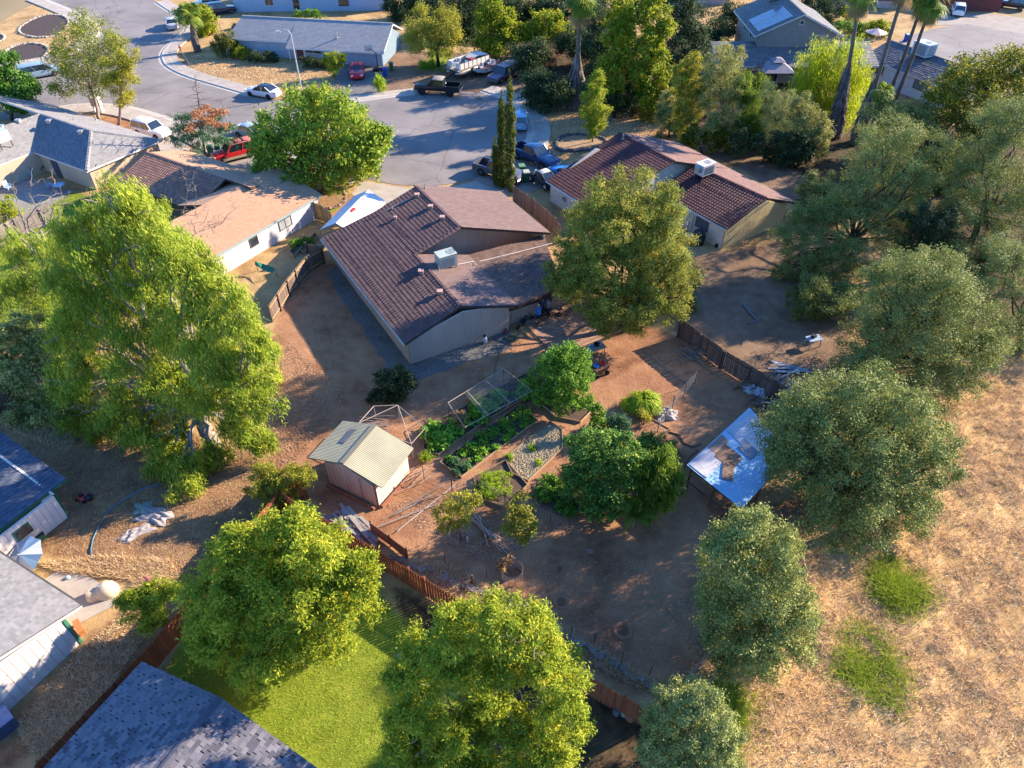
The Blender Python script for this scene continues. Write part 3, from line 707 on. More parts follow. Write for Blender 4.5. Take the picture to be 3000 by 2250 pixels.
# --- tan shingled house at left of centre
aL = R(148.7); LL = Vector((math.cos(aL), math.sin(aL), 0)); LC = Vector((LL.y, -LL.x, 0))   # LL left-away, LC right-away
TAN = tintmat('tan_shingle', [(0.33, 0.19, 0.115), (0.37, 0.217, 0.132), (0.40, 0.237, 0.145), (0.44, 0.265, 0.165)], .9, .25)
TILE_TN = tintmat('rust_tile', [(0.15, 0.075, 0.05), (0.22, 0.115, 0.08), (0.28, 0.15, 0.105), (0.34, 0.19, 0.14)], .85)
WHT = mat('pinkish_white_siding', (0.64, 0.57, 0.53), (0.52, 0.45, 0.42), 1.0, .75, .1, stretch=(1, 1, .25))
h = thing('house', 'tan roofed house with whitewashed end wall beside the street tree', 'house', P(702, 760))
E1 = P(702, 709, 2.2); E2 = P(943, 570, 2.2); FE = P(542, 439, 2.2); RG = 4.2
u1 = (E2 - E1).normalized(); width = (E2 - E1).length
ln = (FE - E2).length; lv = (FE - E2).normalized()
rw2 = P(811, 489, 3.5); rw1 = rw2 - u1 * 15; E1x = E1 - u1 * 4.6
vp = P(738, 493, 2.55)
fl_, fk_ = dict(lift=.014), .2
roof(h, [[E1x, E2, rw2, rw1]], TAN, .22, .3, 'flat', [], mat('teal_fascia', (0.25, 0.33, 0.34), rough=.6), lift=.014)
roof(h, [[vp, vp - u1 * 9 - lv * 0, rw1 + u1 * 6, rw2]], TAN, .22, .3, 'flat', [], FAS, lift=.014)
ra_ = P(431, 446, 3.65); FEm = P(542, 439, 2.3); off_ = Vector((ra_.x - FEm.x, ra_.y - FEm.y, 0)); NE_ = Vector((ra_.x, ra_.y, 2.3)) + off_
rE_ = ra_ - lv * 11.2; FE2 = FEm - lv * 9.3; NE2 = NE_ - lv * 11.2
roof(h, [[FE2, FEm, ra_, ra_ - lv * 9.3], ], TAN, .22, .3, 'flat', [], FAS, lift=.014)
roof(h, [[FE2 - lv * 5.0 + (ra_ - FEm) * .62, FE2 + lv * .02, ra_ - lv * 9.3, ra_ - lv * 14.5]], TAN, .22, .3, 'flat', [], FAS, lift=.014)
roof(h, [[NE_, NE2, rE_, ra_]], TILE_TN, .3, .3, 'barrel', [(ra_, ra_ - lv * 7)], FAS, lift=.03)
n0 = Vector((NE_.x, NE_.y, 0)) - lv * .4 + off_ * -.08; f0_ = Vector((FEm.x, FEm.y, 0)) - lv * .4 + off_ * .08
board_wall(h, f0_, n0, 2.2, 2.2, WHT, .3, apex=(.5, 3.5), plain=True); board_wall(h, f0_ - lv * 9, f0_, 2.2, 2.2, WHT, .3, plain=True)
far_slope = [FE2, FEm, ra_, ra_ - lv * 9.3]
w1 = Vector((E1.x, E1.y, 0)) + lv * .35 + u1 * .4; w2 = Vector((E2.x, E2.y, 0)) + lv * .35 - u1 * .4
w1 = w1 - u1 * 4
gw = board_wall(h, w1, w2, 2.05, 2.05, WHT, .22)
window_on(h, w1, w2, 9.0, 1.5, 1.35, .9, mat('dark_alu', (0.10, 0.09, 0.085), rough=.4), mat('pale_glass', (0.35, 0.36, 0.36), (.2, .2, .2), 1.5, .15), panes=2)
window_on(h, w1, w2, 5.2, .9, 1.35, .8, mat('dark_alu', (0, 0, 0)), panes=1)
board_wall(h, w1 + lv * 9, w1, 2.05, 2.05, WHT, .3, plain=True); board_wall(h, w2, w2 + lv * 4.6, 2.05, 3.3, WHT, .3, plain=True)
for t_ in (.35, .7): pipe_vent(h, far_slope[0].lerp(far_slope[1], t_).lerp(far_slope[3].lerp(far_slope[2], t_), .6), .3, METAL)

# --- grey shingled house far left
GRS = tintmat('grey_shingle', [(0.152, 0.140, 0.136), (0.200, 0.188, 0.180), (0.240, 0.224, 0.216), (0.280, 0.264, 0.256)], .9)
GRT = tintmat('dark_grey_tile', [(0.13, 0.125, 0.13), (0.18, 0.17, 0.175), (0.22, 0.21, 0.21), (0.26, 0.25, 0.25)], .85)
BEI = mat('beige_stucco', (0.48, 0.34, 0.23), (0.42, 0.30, 0.20), 1.5, .85, .15)
h = thing('house', 'grey roofed house with a shaded patio at the left edge', 'house', P(253, 530))
Ez = 2.3
hn = P(253, 501, Ez); hf = P(474, 410, Ez); bt = P(156, 307, Ez)
hu = (hf - hn).normalized(); hv = (bt - hf).normalized(); hw = (hf - hn).length
r0 = P(266, 383, 4.3); 
rdir = hv
r1 = r0 + rdir * 8.6
cn = P(98, 445, Ez)
roof(h, [[hn, hf, r0]], GRS, .22, .33, 'flat', [(hn, r0), (hf, r0)], FAS_W, lift=.014)
roof(h, [[hf, hf + hv * 30, r0 + hv * 24, r0]], GRS, .22, .33, 'flat', [(r0, r1)], FAS_W, lift=.014)
roof(h, [[cn, hn, r0, r1]], GRT, .34, .3, 'barrel', [], FAS_W)
le = P(-60, 517, Ez)
lw_r0 = r1; lw_r1 = r1 - hu * 12
roof(h, [[cn - hu * 14, cn, r1 + Vector((0, 0, 0)), r1 - hu * 18]], GRS, .22, .33, 'flat', [(r1, r1 - hu * 18)], FAS_W, lift=.014)
g0 = lambda v: Vector((v.x, v.y, 0))
c1 = g0(hn) + hv * .4 + hu * .4; c2 = g0(hf) + hv * .4 - hu * .4; c3 = g0(cn) + hu * .4 - hv * .0
board_wall(h, c1, c2, Ez - .1, Ez - .1, BEI, .6, plain=True)
board_wall(h, c3, c1, Ez - .1, Ez - .1, BEI, .6, plain=True)
board_wall(h, c3 - hu * 14, c3, Ez - .1, Ez - .1, BEI, .6, plain=True)
board_wall(h, c2, c2 + hv * 28, Ez - .1, Ez - .1, BEI, .6, plain=True)
MB().box((*(c3.lerp(c1, .3) + hu * -.1).xy, 1.0), (1.0, .1, 2.0), aL).build('door', mat('dark_door', (0, 0, 0)), h)
gq = [cn, hn, r0]
for px, py in ((145, 359), (238, 391)): vent(h, on_plane(gq, px, py), .5, METAL)
gq2 = [hf, hf + hv * 30, r0 + hv * 24]
pipe_vent(h, on_plane(gq2, 282, 353), .6, METAL, .08); pipe_vent(h, on_plane(gq2, 217, 352), .4, METAL)
gl_ = [cn - hu * 14, cn, r1]
for px, py in ((55, 358), (5, 375)): vent(h, on_plane(gl_, px, py), .5, METAL)
q = on_plane(gl_, 10, 425)
ac_unit(h, q, (1.5, 1.4, 1.0), aL, mat('ac_green_grey', (0.42, 0.46, 0.40), rough=.5), mat('ac_dark', (0, 0, 0)), .5)

# --- long grey roof house across the street
BLU = mat('blue_grey_siding', (0.36, 0.40, 0.44), (0.31, 0.35, 0.39), 1.5, .8, .1)
TRIM = mat('white_trim', (0.66, 0.64, 0.62), rough=.5)
ROOF_T = tintmat('pale_grey_shingle', [(0.200, 0.192, 0.188), (0.248, 0.240, 0.232), (0.280, 0.268, 0.260), (0.320, 0.304, 0.296)], .9)
h = thing('house', 'long blue grey house with pale grey roof and garage across the street', 'house', P(839, 165))
k0 = P(662, 112, 2.4); k1 = P(1130, 138, 2.4)
ed = (k1 - k0).normalized(); bd = Vector((-ed.y, ed.x, 0))
dp = 4.3
A0, A1 = k0, k0 + ed * 9.5; C0, C1 = A1 - bd * 1.3, k1 - bd * .3
rz_ = 4.3
rA = k0 + bd * dp + Vector((0, 0, 1.9)) + ed * 1.0; rB = k1 + bd * dp + Vector((0, 0, 1.9)); 
rM = A1 + bd * dp + Vector((0, 0, 1.9))
roof(h, [[A0, A1, rM, rA]], ROOF_T, .25, .4, 'flat', [(rA, rB)], TRIM, lift=.014)
C0 = A1 - bd * 1.2 - Vector((0, 0, .45)); C1 = k1 - bd * 1.2 - Vector((0, 0, .45))
roof(h, [[C0, C1, rB, rM]], ROOF_T, .25, .4, 'flat', [], TRIM, lift=.014)
roof(h, [[k1 + bd * 8.6, k0 + bd * 8.6, rA, rB]], ROOF_T, .25, .4, 'flat', [], TRIM, lift=.014)
G = lambda v: Vector((v.x, v.y, 0))
a0 = G(A0) + bd * .5 + ed * .5; a1 = G(A1) + bd * .5; b0 = G(A1) + bd * .4; b1 = G(k1) + bd * .0 - ed * .5
board_wall(h, a0, a1, 2.4, 2.4, BLU, .6, plain=True)
gar0 = G(k1) - ed * 6.6 - bd * .6; gar1 = G(k1) - ed * .5 - bd * .6
board_wall(h, a1, gar0, 2.3, 2.2, BLU, .6, plain=True)
board_wall(h, gar0, gar1, 2.2, 2.2, BLU, .6, plain=True)
board_wall(h, gar1, gar1 + bd * 8.7, 2.1, 2.1, mat('pale_blue_wall', (0.15, 0.21, 0.265), rough=.8), .6, apex=(.55, 3.9), plain=True)
board_wall(h, a0 + bd * 7.6, a0, 2.2, 2.2, BLU, .6, plain=True)
gd = MB()
rzE = math.atan2(ed.y, ed.x)
cg = gar0.lerp(gar1, .46) - bd * .08
g_ = MB().box((cg.x, cg.y, 1.05), (4.7, .06, 2.1), rzE).build('garage_door', mat('garage_blue', (0.30, 0.36, 0.42), rough=.6), h)
for k in range(4):
    MB().box((cg.x - bd.x * .04, cg.y - bd.y * .04, .28 + .52 * k), (4.6, .03, .48), rzE).build('door_panel', mat('garage_blue', (0, 0, 0)), g_)
dd = a1.lerp(gar0, .18) - bd * .08
MB().box((dd.x, dd.y, 1.0), (1.1, .08, 2.0), rzE).build('door', mat('maroon_door', (0.14, 0.05, 0.05), rough=.5), h)
window_on(h, a1, gar0, 3.6, 2.6, 1.45, .8, TRIM, mat('brown_glass', (0.12, 0.05, 0.04), rough=.2), panes=2)
for f_ in (.0, .32, 1.0):
    q = a1.lerp(gar0, f_) - bd * .9
    MB().bar((q.x, q.y, 0), (q.x, q.y, 2.0), .12).build('porch_post', TRIM, h)
pv = on_plane([C0, C1, rB], 987, 112); pipe_vent(h, pv, .8, METAL, .09)

# --- blue houses at the top
BL2 = mat('blue_siding', (0.32, 0.42, 0.52), (0.28, 0.37, 0.46), 1.5, .8)
h = thing('house', 'pale blue house cut by the top edge behind the long grey roof', 'house', P(900, 40))
q0 = P(690, 35); q1 = P(1140, 30); e2 = (q1 - q0).normalized(); b2 = Vector((-e2.y, e2.x, 0))
board_wall(h, q0, q1, 3.2, 3.2, BL2, .6, plain=True)
board_wall(h, q1, q1 + b2 * 9, 3.2, 3.2, BL2, .6, plain=True); board_wall(h, q0 + b2 * 9, q0, 3.2, 3.2, BL2, .6, plain=True)
z_ = Vector((0, 0, 3.2))
roof(h, [[q0 + z_ - b2 * .6, q1 + z_ - b2 * .6, q1 + b2 * 5 + Vector((0, 0, 5)), q0 + b2 * 5 + Vector((0, 0, 5))], [q1 + z_ + b2 * 10, q0 + z_ + b2 * 10, q0 + b2 * 5 + Vector((0, 0, 5)), q1 + b2 * 5 + Vector((0, 0, 5))]], GRS, .4, .4, 'flat', [], TRIM)
window_on(h, q0, q1, 6.0, 1.4, 1.6, 1.3, TRIM, panes=2); window_on(h, q0, q1, 18.5, 1.6, 1.6, 1.6, mat('dark_frame', (0, 0, 0)), panes=2); window_on(h, q0, q1, 10.5, 1.2, 1.3, 2.0, TRIM, panes=1)

# --- two storey house with solar panels
GRN_S = mat('olive_grey_siding', (0.25, 0.235, 0.21), (0.21, 0.2, 0.175), 1.2, .8, .1)
h = thing('house', 'two storey olive grey house with solar panels on its roof', 'house', P(2140, 210))
OL = tintmat('umber_shingle', [(0.112, 0.109, 0.109), (0.143, 0.139, 0.135), (0.173, 0.165, 0.161), (0.203, 0.191, 0.188)], .9)
base = P(2205, 232)
x1 = P(2405, 232); ex = (x1 - base).normalized(); by_ = Vector((-ex.y, ex.x, 0))
# two storey block: gable facing the camera
W2 = 10.2; D2 = 11.0; HZ = 5.4
f0 = base + ex * 0.3 + by_ * 2.0; f1 = f0 + ex * W2
board_wall(h, f0, f1, HZ, HZ, GRN_S, .5, apex=(.5, HZ + 2.2))
board_wall(h, f0 + by_ * D2, f0, HZ, HZ, GRN_S, .5, plain=True); board_wall(h, f1, f1 + by_ * D2, HZ, HZ, GRN_S, .5, plain=True)
up = Vector((0, 0, 1))
s0 = f0 - ex * .8 - by_ * .6 + up * (HZ - .3); s1 = s0 + by_ * (D2 + 1.2); rg0 = f0.lerp(f1, .5) - by_ * .6 + up * (HZ + 2.35); rg1 = rg0 + by_ * (D2 + 1.2); t0 = f1 + ex * .8 - by_ * .6 + up * (HZ - .3); t1 = t0 + by_ * (D2 + 1.2)
roof(h, [[s1, s0, rg0, rg1], [t0, t1, rg1, rg0]], OL, .35, .4, 'flat', [(rg0, rg1)], TRIM)
sol = mat('solar_cell', (0.16, 0.17, 0.20), (0.10, 0.11, 0.14), 1.5, .15, spec=.9)
sp_ = [s1, s0, rg0]
def slope_pt(u_, v_): return s0.lerp(s1, u_).lerp(rg0.lerp(rg1, u_), v_) + up * .1
sp_root = MB().slab([slope_pt(.06, .1), slope_pt(.06, .8), slope_pt(.5, .8), slope_pt(.5, .1)], .05).build('solar_array', METAL, h)
for i in range(2):
    for j in range(5):
        u0, u1 = .065 + .217 * i, .065 + .217 * (i + 1) - .008; v0, v1 = .11 + .137 * j, .11 + .137 * (j + 1) - .01
        MB().slab([slope_pt(u0, v0) + up * .02, slope_pt(u0, v1) + up * .02, slope_pt(u1, v1) + up * .02, slope_pt(u1, v0) + up * .02], .03).build('solar_panel', sol, sp_root)
window_on(h, f0, f1, 8.2, 1.5, 4.4, 1.2, TRIM, mat('yellow_blind', (0.42, 0.30, 0.10), rough=.5), panes=2)
window_on(h, f0 + by_ * D2, f0, 4.0, 1.2, 4.2, 1.0, TRIM); window_on(h, f0 + by_ * D2, f0, 7.5, .8, 4.2, 1.0, TRIM, panes=1)
window_on(h, f0, f1, 5.2, .5, 6.6, .5, TRIM, panes=1)
aq = slope_pt(.75, .75); ac_unit(h, aq, (1.4, 1.4, 1.2), 0, mat('ac_slate', (0.25, 0.30, 0.33), rough=.5), mat('ac_dark', (0, 0, 0)), .2)
# lower wing roof in front, running left and right
v0 = P(2062, 178, 2.5); v1 = P(2330, 178, 2.5)
n0 = base - ex * 5.8; 
lo0 = n0 - by_ * 2.2 + up * 2.4; lo1 = lo0 + ex * 13.5; hi0 = n0 + by_ * 3.2 + up * 3.9; hi1 = hi0 + ex * 13.5
roof(h, [[lo0, lo1, hi1, hi0]], OL, .35, .4, 'flat', [], TRIM)
roof(h, [[lo1, lo1 + ex * 8, hi1 + ex * 8, hi1]], tintmat('grey_tan_shingle', [(0.184, 0.160, 0.152), (0.232, 0.208, 0.196), (0.264, 0.240, 0.224), (0.296, 0.272, 0.256)], .9), .35, .4, 'flat', [], TRIM)
lw0 = G(lo0) + by_ * .9 + ex * .5
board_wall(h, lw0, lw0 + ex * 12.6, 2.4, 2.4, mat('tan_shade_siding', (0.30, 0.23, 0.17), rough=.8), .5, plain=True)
window_on(h, lw0, lw0 + ex * 12.6, 7.0, 2.2, 1.1, 1.9, TRIM, panes=2); window_on(h, lw0, lw0 + ex * 12.6, 10.5, 1.8, 1.4, 1.2, TRIM, panes=2)
board_wall(h, G(hi0), lw0, 3.6, 2.4, GRN_S, .5, plain=True)

# --- white house with large rooftop cooler
h = thing('house', 'white house with dark shingle roof and big rooftop cooler behind the palms', 'house', P(2525, 262))
m0 = P(2533, 168, 2.6); m1 = P(2737, 246, 2.6)
ed = (m1 - m0).normalized(); bd = Vector((-ed.y, ed.x, 0)); m1 = m0 + ed * 12.5
mr0 = P(2630, 112, 4.0); rd = (mr0 - m0).dot(bd)
dpt = 4.4
M0, M1 = m0 - ed * .4, m1 + ed * .4
r0_, r1_ = M0 + bd * dpt + up * 1.5, M1 + bd * dpt + up * 1.5
DK = tintmat('charcoal_shingle', [(0.085, 0.08, 0.085), (0.12, 0.115, 0.12), (0.15, 0.145, 0.15), (0.19, 0.18, 0.185)], .9)
roof(h, [[M0, M1, r1_, r0_]], DK, .35, .4, 'flat', [(r0_, r1_)], TRIM); roof(h, [[M1 + bd * 2 * dpt, M0 + bd * 2 * dpt, r0_, r1_]], DK, .35, .4, 'flat', [], TRIM)
wl0 = G(m0) + bd * .5; wl1 = G(m1) + bd * .5
WH2 = mat('white_stucco', (0.62, 0.60, 0.60), (0.55, 0.53, 0.53), 1.5, .8, .1)
board_wall(h, wl0, wl1, 2.6, 2.6, WH2, .6, plain=True); board_wall(h, wl0 + bd * 7.8, wl0, 2.6, 2.6, WH2, .6, apex=(.5, 3.9), plain=True); board_wall(h, wl1, wl1 + bd * 7.8, 2.6, 2.6, WH2, .6, apex=(.5, 3.9), plain=True)
window_on(h, wl0, wl1, 2.2, 1.9, 1.75, 1.1, mat('dark_frame', (0, 0, 0)), panes=2); window_on(h, wl0, wl1, 9.2, 2.0, 1.75, 1.1, mat('dark_frame', (0, 0, 0)), mat('curtain_glass', (0.2, 0.23, 0.22), rough=.15), panes=2)
q = on_plane([M0, M1, r1_], 2700, 165)
ac_unit(h, q, (2.3, 1.7, 1.5), math.atan2(ed.y, ed.x), mat('cooler_pale', (0.45, 0.52, 0.53), (.38, .45, .46), 2, .5), mat('cooler_dark', (0.09, 0.10, 0.12), rough=.5), .2, (.15, 0))

# --- distant houses at the top right
h = thing('house', 'dark red fronted house at the top right by the white utility car', 'house', P(2860, 25))
d0 = P(2800, 32); d1 = P(2925, 34); RED = mat('barn_red', (0.17, 0.045, 0.035), (0.13, 0.035, 0.03), 1.5, .8)
board_wall(h, d0, d1, 3, 3, RED, .4); e3 = (d1 - d0).normalized(); b3 = Vector((-e3.y, e3.x, 0))
board_wall(h, d1, d1 + b3 * 8, 3, 3, RED, .4, plain=True); board_wall(h, d0 + b3 * 8, d0, 3, 3, RED, .4, plain=True)
roof(h, [[d0 - e3 + up * 3 - b3 * .5, d1 + e3 + up * 3 - b3 * .5, d1 + e3 + b3 * 4 + up * 4.5, d0 - e3 + b3 * 4 + up * 4.5], [d1 + e3 + up * 3 + b3 * 8.5, d0 - e3 + up * 3 + b3 * 8.5, d0 - e3 + b3 * 4 + up * 4.5, d1 + e3 + b3 * 4 + up * 4.5]], DK, .4, .4, 'flat', [], TRIM)
h = thing('house', 'tan bungalow with a maroon band at the top edge beyond the palms', 'house', P(2600, 22))
d0 = P(2540, 22); d1 = P(2660, 26); e3 = (d1 - d0).normalized(); b3 = Vector((-e3.y, e3.x, 0))
board_wall(h, d0, d1, 2.8, 2.8, mat('rose_stucco', (0.45, 0.33, 0.30), rough=.8), .5, plain=True)
MB().box((*((d0 + d1) / 2 - b3 * .08).xy, 1.6), ((d1 - d0).length * .9, .08, .9), math.atan2(e3.y, e3.x)).build('window_band', mat('maroon_door', (0, 0, 0)), h)
board_wall(h, d1, d1 + b3 * 8, 2.8, 2.8, BEI, .5, plain=True); board_wall(h, d0 + b3 * 8, d0, 2.8, 2.8, BEI, .5, plain=True)
roof(h, [[d0 - e3 + up * 2.8 - b3 * .5, d1 + e3 + up * 2.8 - b3 * .5, d1 + e3 + b3 * 4 + up * 4.5, d0 - e3 + b3 * 4 + up * 4.5], [d1 + e3 + up * 2.8 + b3 * 8.5, d0 - e3 + up * 2.8 + b3 * 8.5, d0 - e3 + b3 * 4 + up * 4.5, d1 + e3 + b3 * 4 + up * 4.5]], OL, .4, .4, 'flat', [], TRIM)
h = thing('house', 'pinkish house wall showing between dark trees at the top edge', 'house', P(2080, 20))
d0 = P(2035, 12); d1 = P(2135, 14); e3 = (d1 - d0).normalized(); b3 = Vector((-e3.y, e3.x, 0))
board_wall(h, d0, d1, 3, 3, mat('rose_stucco', (0, 0, 0)), .5, plain=True); board_wall(h, d1, d1 + b3 * 7, 3, 3, BEI, .5, plain=True); board_wall(h, d0 + b3 * 7, d0, 3, 3, BEI, .5, plain=True)
roof(h, [[d0 - e3 + up * 3 - b3 * .5, d1 + e3 + up * 3 - b3 * .5, d1 + e3 + b3 * 3.5 + up * 4.3, d0 - e3 + b3 * 3.5 + up * 4.3], [d1 + e3 + up * 3 + b3 * 7.5, d0 - e3 + up * 3 + b3 * 7.5, d0 - e3 + b3 * 3.5 + up * 4.3, d1 + e3 + b3 * 3.5 + up * 4.3]], OL, .4, .4, 'flat', [], TRIM)

# --- left foreground: blue-shingled outbuilding, white house with grey shingles, slate roof at the bottom
GTRIM = mat('green_trim', (0.03, 0.13, 0.075), (0.02, 0.1, 0.06), 2, .5)
WSD = mat('white_siding', (0.64, 0.56, 0.50), (0.55, 0.47, 0.42), 1.5, .7, .12)
h = thing('outbuilding', 'white outbuilding with shaded blue grey shingle roof at the left edge', 'outbuilding', P(199, 1513))
c_ = P(194, 1402, 2.1); d1 = R(61.5); u1 = Vector((math.cos(d1), math.sin(d1), 0)); u2 = Vector((-u1.y, u1.x, 0))  # u1 along the near eave away, u2 to the left
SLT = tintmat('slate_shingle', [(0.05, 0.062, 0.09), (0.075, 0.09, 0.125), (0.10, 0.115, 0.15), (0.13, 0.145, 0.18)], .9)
q0 = c_ - u1 * 8; q3 = c_ + u2 * 7.2 + up * 2.0
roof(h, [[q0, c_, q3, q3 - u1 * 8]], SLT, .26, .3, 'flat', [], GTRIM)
wc = P(199, 1513); wd = wc - u1 * 7.5; we = wc + u2 * 6.5
board_wall(h, wd, wc, 2.0, 2.0, WSD, .34); board_wall(h, wc, we, 2.0, 4.0, WSD, .34)
MB().bar((wc.x, wc.y, 0), (wc.x, wc.y, 2.0), .16).build('corner_trim', GTRIM, h)
window_on(h, wd, wc, 5.2, .9, 1.3, .7, GTRIM, panes=1)
h = thing('house', 'white sided house with grey shingle roof and green corner trim at lower left', 'house', P(235, 1882))
c_ = P(236, 1773, 2.3); q0 = c_ - u1 * 6.5 + up * 1.95; q3 = c_ + u2 * 9
GR3 = tintmat('mid_grey_shingle', [(0.137, 0.130, 0.130), (0.187, 0.180, 0.176), (0.230, 0.220, 0.216), (0.274, 0.263, 0.256)], .9)
roof(h, [[c_, q3, q3 - u1 * 6.5 + up * 1.95, q0]], GR3, .17, .22, 'flat', [], FAS, lift=.02)
wc = P(235, 1882); wd = wc - u1 * 8.6; we = wc + u2 * 6
board_wall(h, wd, wc, 4.3, 2.12, WSD, .42, gap=.03); board_wall(h, wc, we, 2.12, 2.12, WSD, .42, gap=.03)
MB().bar((wc.x, wc.y, 0), (wc.x, wc.y, 2.15), .2).build('corner_trim', GTRIM, h)
MB().bar(q0 - u2 * .05 - up * .1, c_ - u2 * .05 - up * .1, .1).build('gutter', mat('pale_gutter', (0.5, 0.52, 0.52), rough=.4, metal=.3), h)
MB().bar(c_ + u1 * .06 - up * .07, q3 + u1 * .06 - up * .07, .1).build('gutter', mat('dark_gutter', (0.10, 0.085, 0.07), rough=.5), h)
h = thing('house', 'house with large slate blue shingle roof cut by the bottom edge', 'house', P(416, 2020))
c_ = P(416, 1938, 2.4); cr = P(930, 2250, 2.4); rp = P(644, 2042, 3.5); nd = (P(128, 2250, 2.4) - c_).normalized(); LEN = 13
deck = MB(); bq = [c_ + nd * LEN, c_, rp, rp + nd * LEN]; bq2 = [cr, cr + nd * LEN, rp + nd * LEN, rp]
deck.slab([p - up * .03 for p in bq], .16); deck.slab([p - up * .03 for p in bq2], .16)
rf = deck.build('roof', FAS, h)
# separate shingles: the ones that show largest are pieces of their own, the rest one part
rest = MB(); cand = []
SHG = [mat('slate_shingle_%s' % k, c, tuple(x * .85 for x in c), 8, .9, .3, vary=.1) for k, c in (('dark', (0.095, 0.092, 0.112)), ('mid', (0.125, 0.118, 0.138)), ('pale', (0.155, 0.145, 0.165)), ('light', (0.19, 0.178, 0.195)))]
for A, B_, C, D in (bq, bq2):
    nr = round((D - A).length / .2); nrm = (B_ - A).cross(D - A).normalized(); nrm = nrm if nrm.z > 0 else -nrm
    L = (B_ - A).length; n = round(L / .3)
    for j in range(nr):
        for i in range(-1, n + 1):
            w0 = (i + (.5 if j % 2 else 0) + random.uniform(-.1, .1)) / n; u0, u1_ = max(0, w0), min(1, w0 + .97 / n)
            if u1_ - u0 < .05 / n: continue
            v0, v1_ = j / nr, min(1, (j + 1.1) / nr); hh = .022 * random.uniform(.8, 1.2)
            f = lambda u, v, q: A.lerp(B_, u).lerp(D.lerp(C, u), v) + nrm * q
            cand.append(([f(u0, v0, hh), f(u1_, v0, hh), f(u1_, v1_, .006), f(u0, v1_, .006), f(u0, v0, 0), f(u1_, v0, 0)], random.random()))
cam = Vector((0, 0, HCAM)); axis = Vector((0, CT, -ST))
def infr(p):
    d = p - cam; z = d.dot(axis); x = d.x / z * FPX + 1500; y = -(d.dot(Vector((0, ST, CT)))) / z * FPX + 1125
    return (0 < x < 3000 and 0 < y < 2250), z
cand.sort(key=lambda c: (not infr(c[0][0])[0], infr(c[0][0])[1]))
for k, (vs, r_) in enumerate(cand):
    if k < 290 and infr(vs[0])[0]:
        MB().add(vs, [(0, 1, 2, 3), (4, 5, 1, 0)]).build('shingle', SHG[int(r_ * 3.99)], rf)
    else:
        rest.tint = r_; rest.add(vs, [(0, 1, 2, 3), (4, 5, 1, 0)])
rest.build('shingles', tintmat('slate_shingle2', [(0.105, 0.098, 0.11), (0.145, 0.135, 0.15), (0.185, 0.17, 0.185), (0.19, 0.178, 0.195)], .9), rf, kind='stuff', tint=True)
rc = MB()
for o_, z_o in ((-.16, -.03), (.16, -.03)): rc.slab([rp + up * .06, rp + (cr - c_).normalized() * o_ + up * (.05 + z_o), rp + nd * LEN + (cr - c_).normalized() * o_ + up * (.05 + z_o), rp + nd * LEN + up * .06], .02)
rc.build('ridge_cap', SHG[0], rf)
kx = (cr - c_).normalized(); i0 = G(c_) + kx * .5 + nd * .5; i1 = G(cr) - kx * .5 + nd * .5
board_wall(h, i1, i0, 2.3, 2.3, WSD, .6, apex=(.5, 3.3), plain=True); board_wall(h, i0, i0 + nd * 12, 2.3, 2.3, WSD, .6, plain=True); board_wall(h, i1 + nd * 12, i1, 2.3, 2.3, WSD, .6, plain=True)
MB().bar(c_ - up * .08, c_ + nd * LEN - up * .08, .09).build('gutter', mat('dark_gutter', (0, 0, 0)), h)

# --- garden shed with corrugated olive roof
h = thing('shed', 'pale wooden garden shed with olive corrugated roof', 'shed', P(1108, 1482))
sA = P(969, 1413); sB = P(1108, 1482); d4 = (sB - sA).normalized(); n4 = Vector((-d4.y, d4.x, 0))
SHW = mat('shed_boards', (0.50, 0.36, 0.26), (0.42, 0.295, 0.21), 1.5, .8, .2, stretch=(1, 1, .2))
SHW2 = mat('shed_white', (0.62, 0.54, 0.45), (0.5, 0.43, 0.36), 1.5, .8, .2, stretch=(1, 1, .2))
rg0 = P(1001, 1357, 2.7); rg1 = P(1098, 1244, 2.7); ll0 = P(903, 1340, 2.1); rr0 = P(1120, 1430, 2.0); rr1 = P(1211, 1312, 2.0); ll1 = P(1005, 1232, 2.1)
fr_ = (Vector((rg0.x, rg0.y, 0)) - sA).dot(d4) / (sB - sA).length
board_wall(h, sA, sB, 1.95, 1.9, SHW, .3, apex=(max(.3, min(.7, fr_)), 2.55))
sD = sB + n4 * 3.1
board_wall(h, sB, sD, 1.9, 1.9, SHW2, .26, gap=.03); board_wall(h, sA + n4 * 3.1, sA, 1.95, 1.95, SHW, .3, plain=True); board_wall(h, sD, sA + n4 * 3.1, 1.9, 1.95, SHW, .3, plain=True)
OLV = mat('olive_corrugated', (0.34, 0.31, 0.20), (0.26, 0.24, 0.165), .7, .6, .1, stretch=(1, 1, 1), detail=9)
mb = MB()
for (e0, e1, q1, q0) in ((ll0, ll1, rg1, rg0), (rr1, rr0, rg0, rg1)):
    N = 60; vs = []
    nn = (Vector(e1) - Vector(e0)).cross(Vector(q0) - Vector(e0)).normalized(); nn = nn if nn.z > 0 else -nn
    for i in range(N + 1):
        o = nn * (.007 * math.cos(i * math.pi)); t_ = i / N
        vs += [e0.lerp(e1, t_) + o, q0.lerp(q1, t_) + o]
    mb.add(vs, [(2 * i, 2 * i + 2, 2 * i + 3, 2 * i + 1) for i in range(N)])
    mb.slab([p - Vector((0, 0, .05)) for p in (e0, e1, q1, q0)], .04)
rs = mb.build('roof', OLV, h)
MB().bar(rg0 + up * .03, rg1 + up * .03, .3, .03).build('ridge_cap', mat('olive_dark', (0.15, 0.145, 0.11), rough=.7), rs)
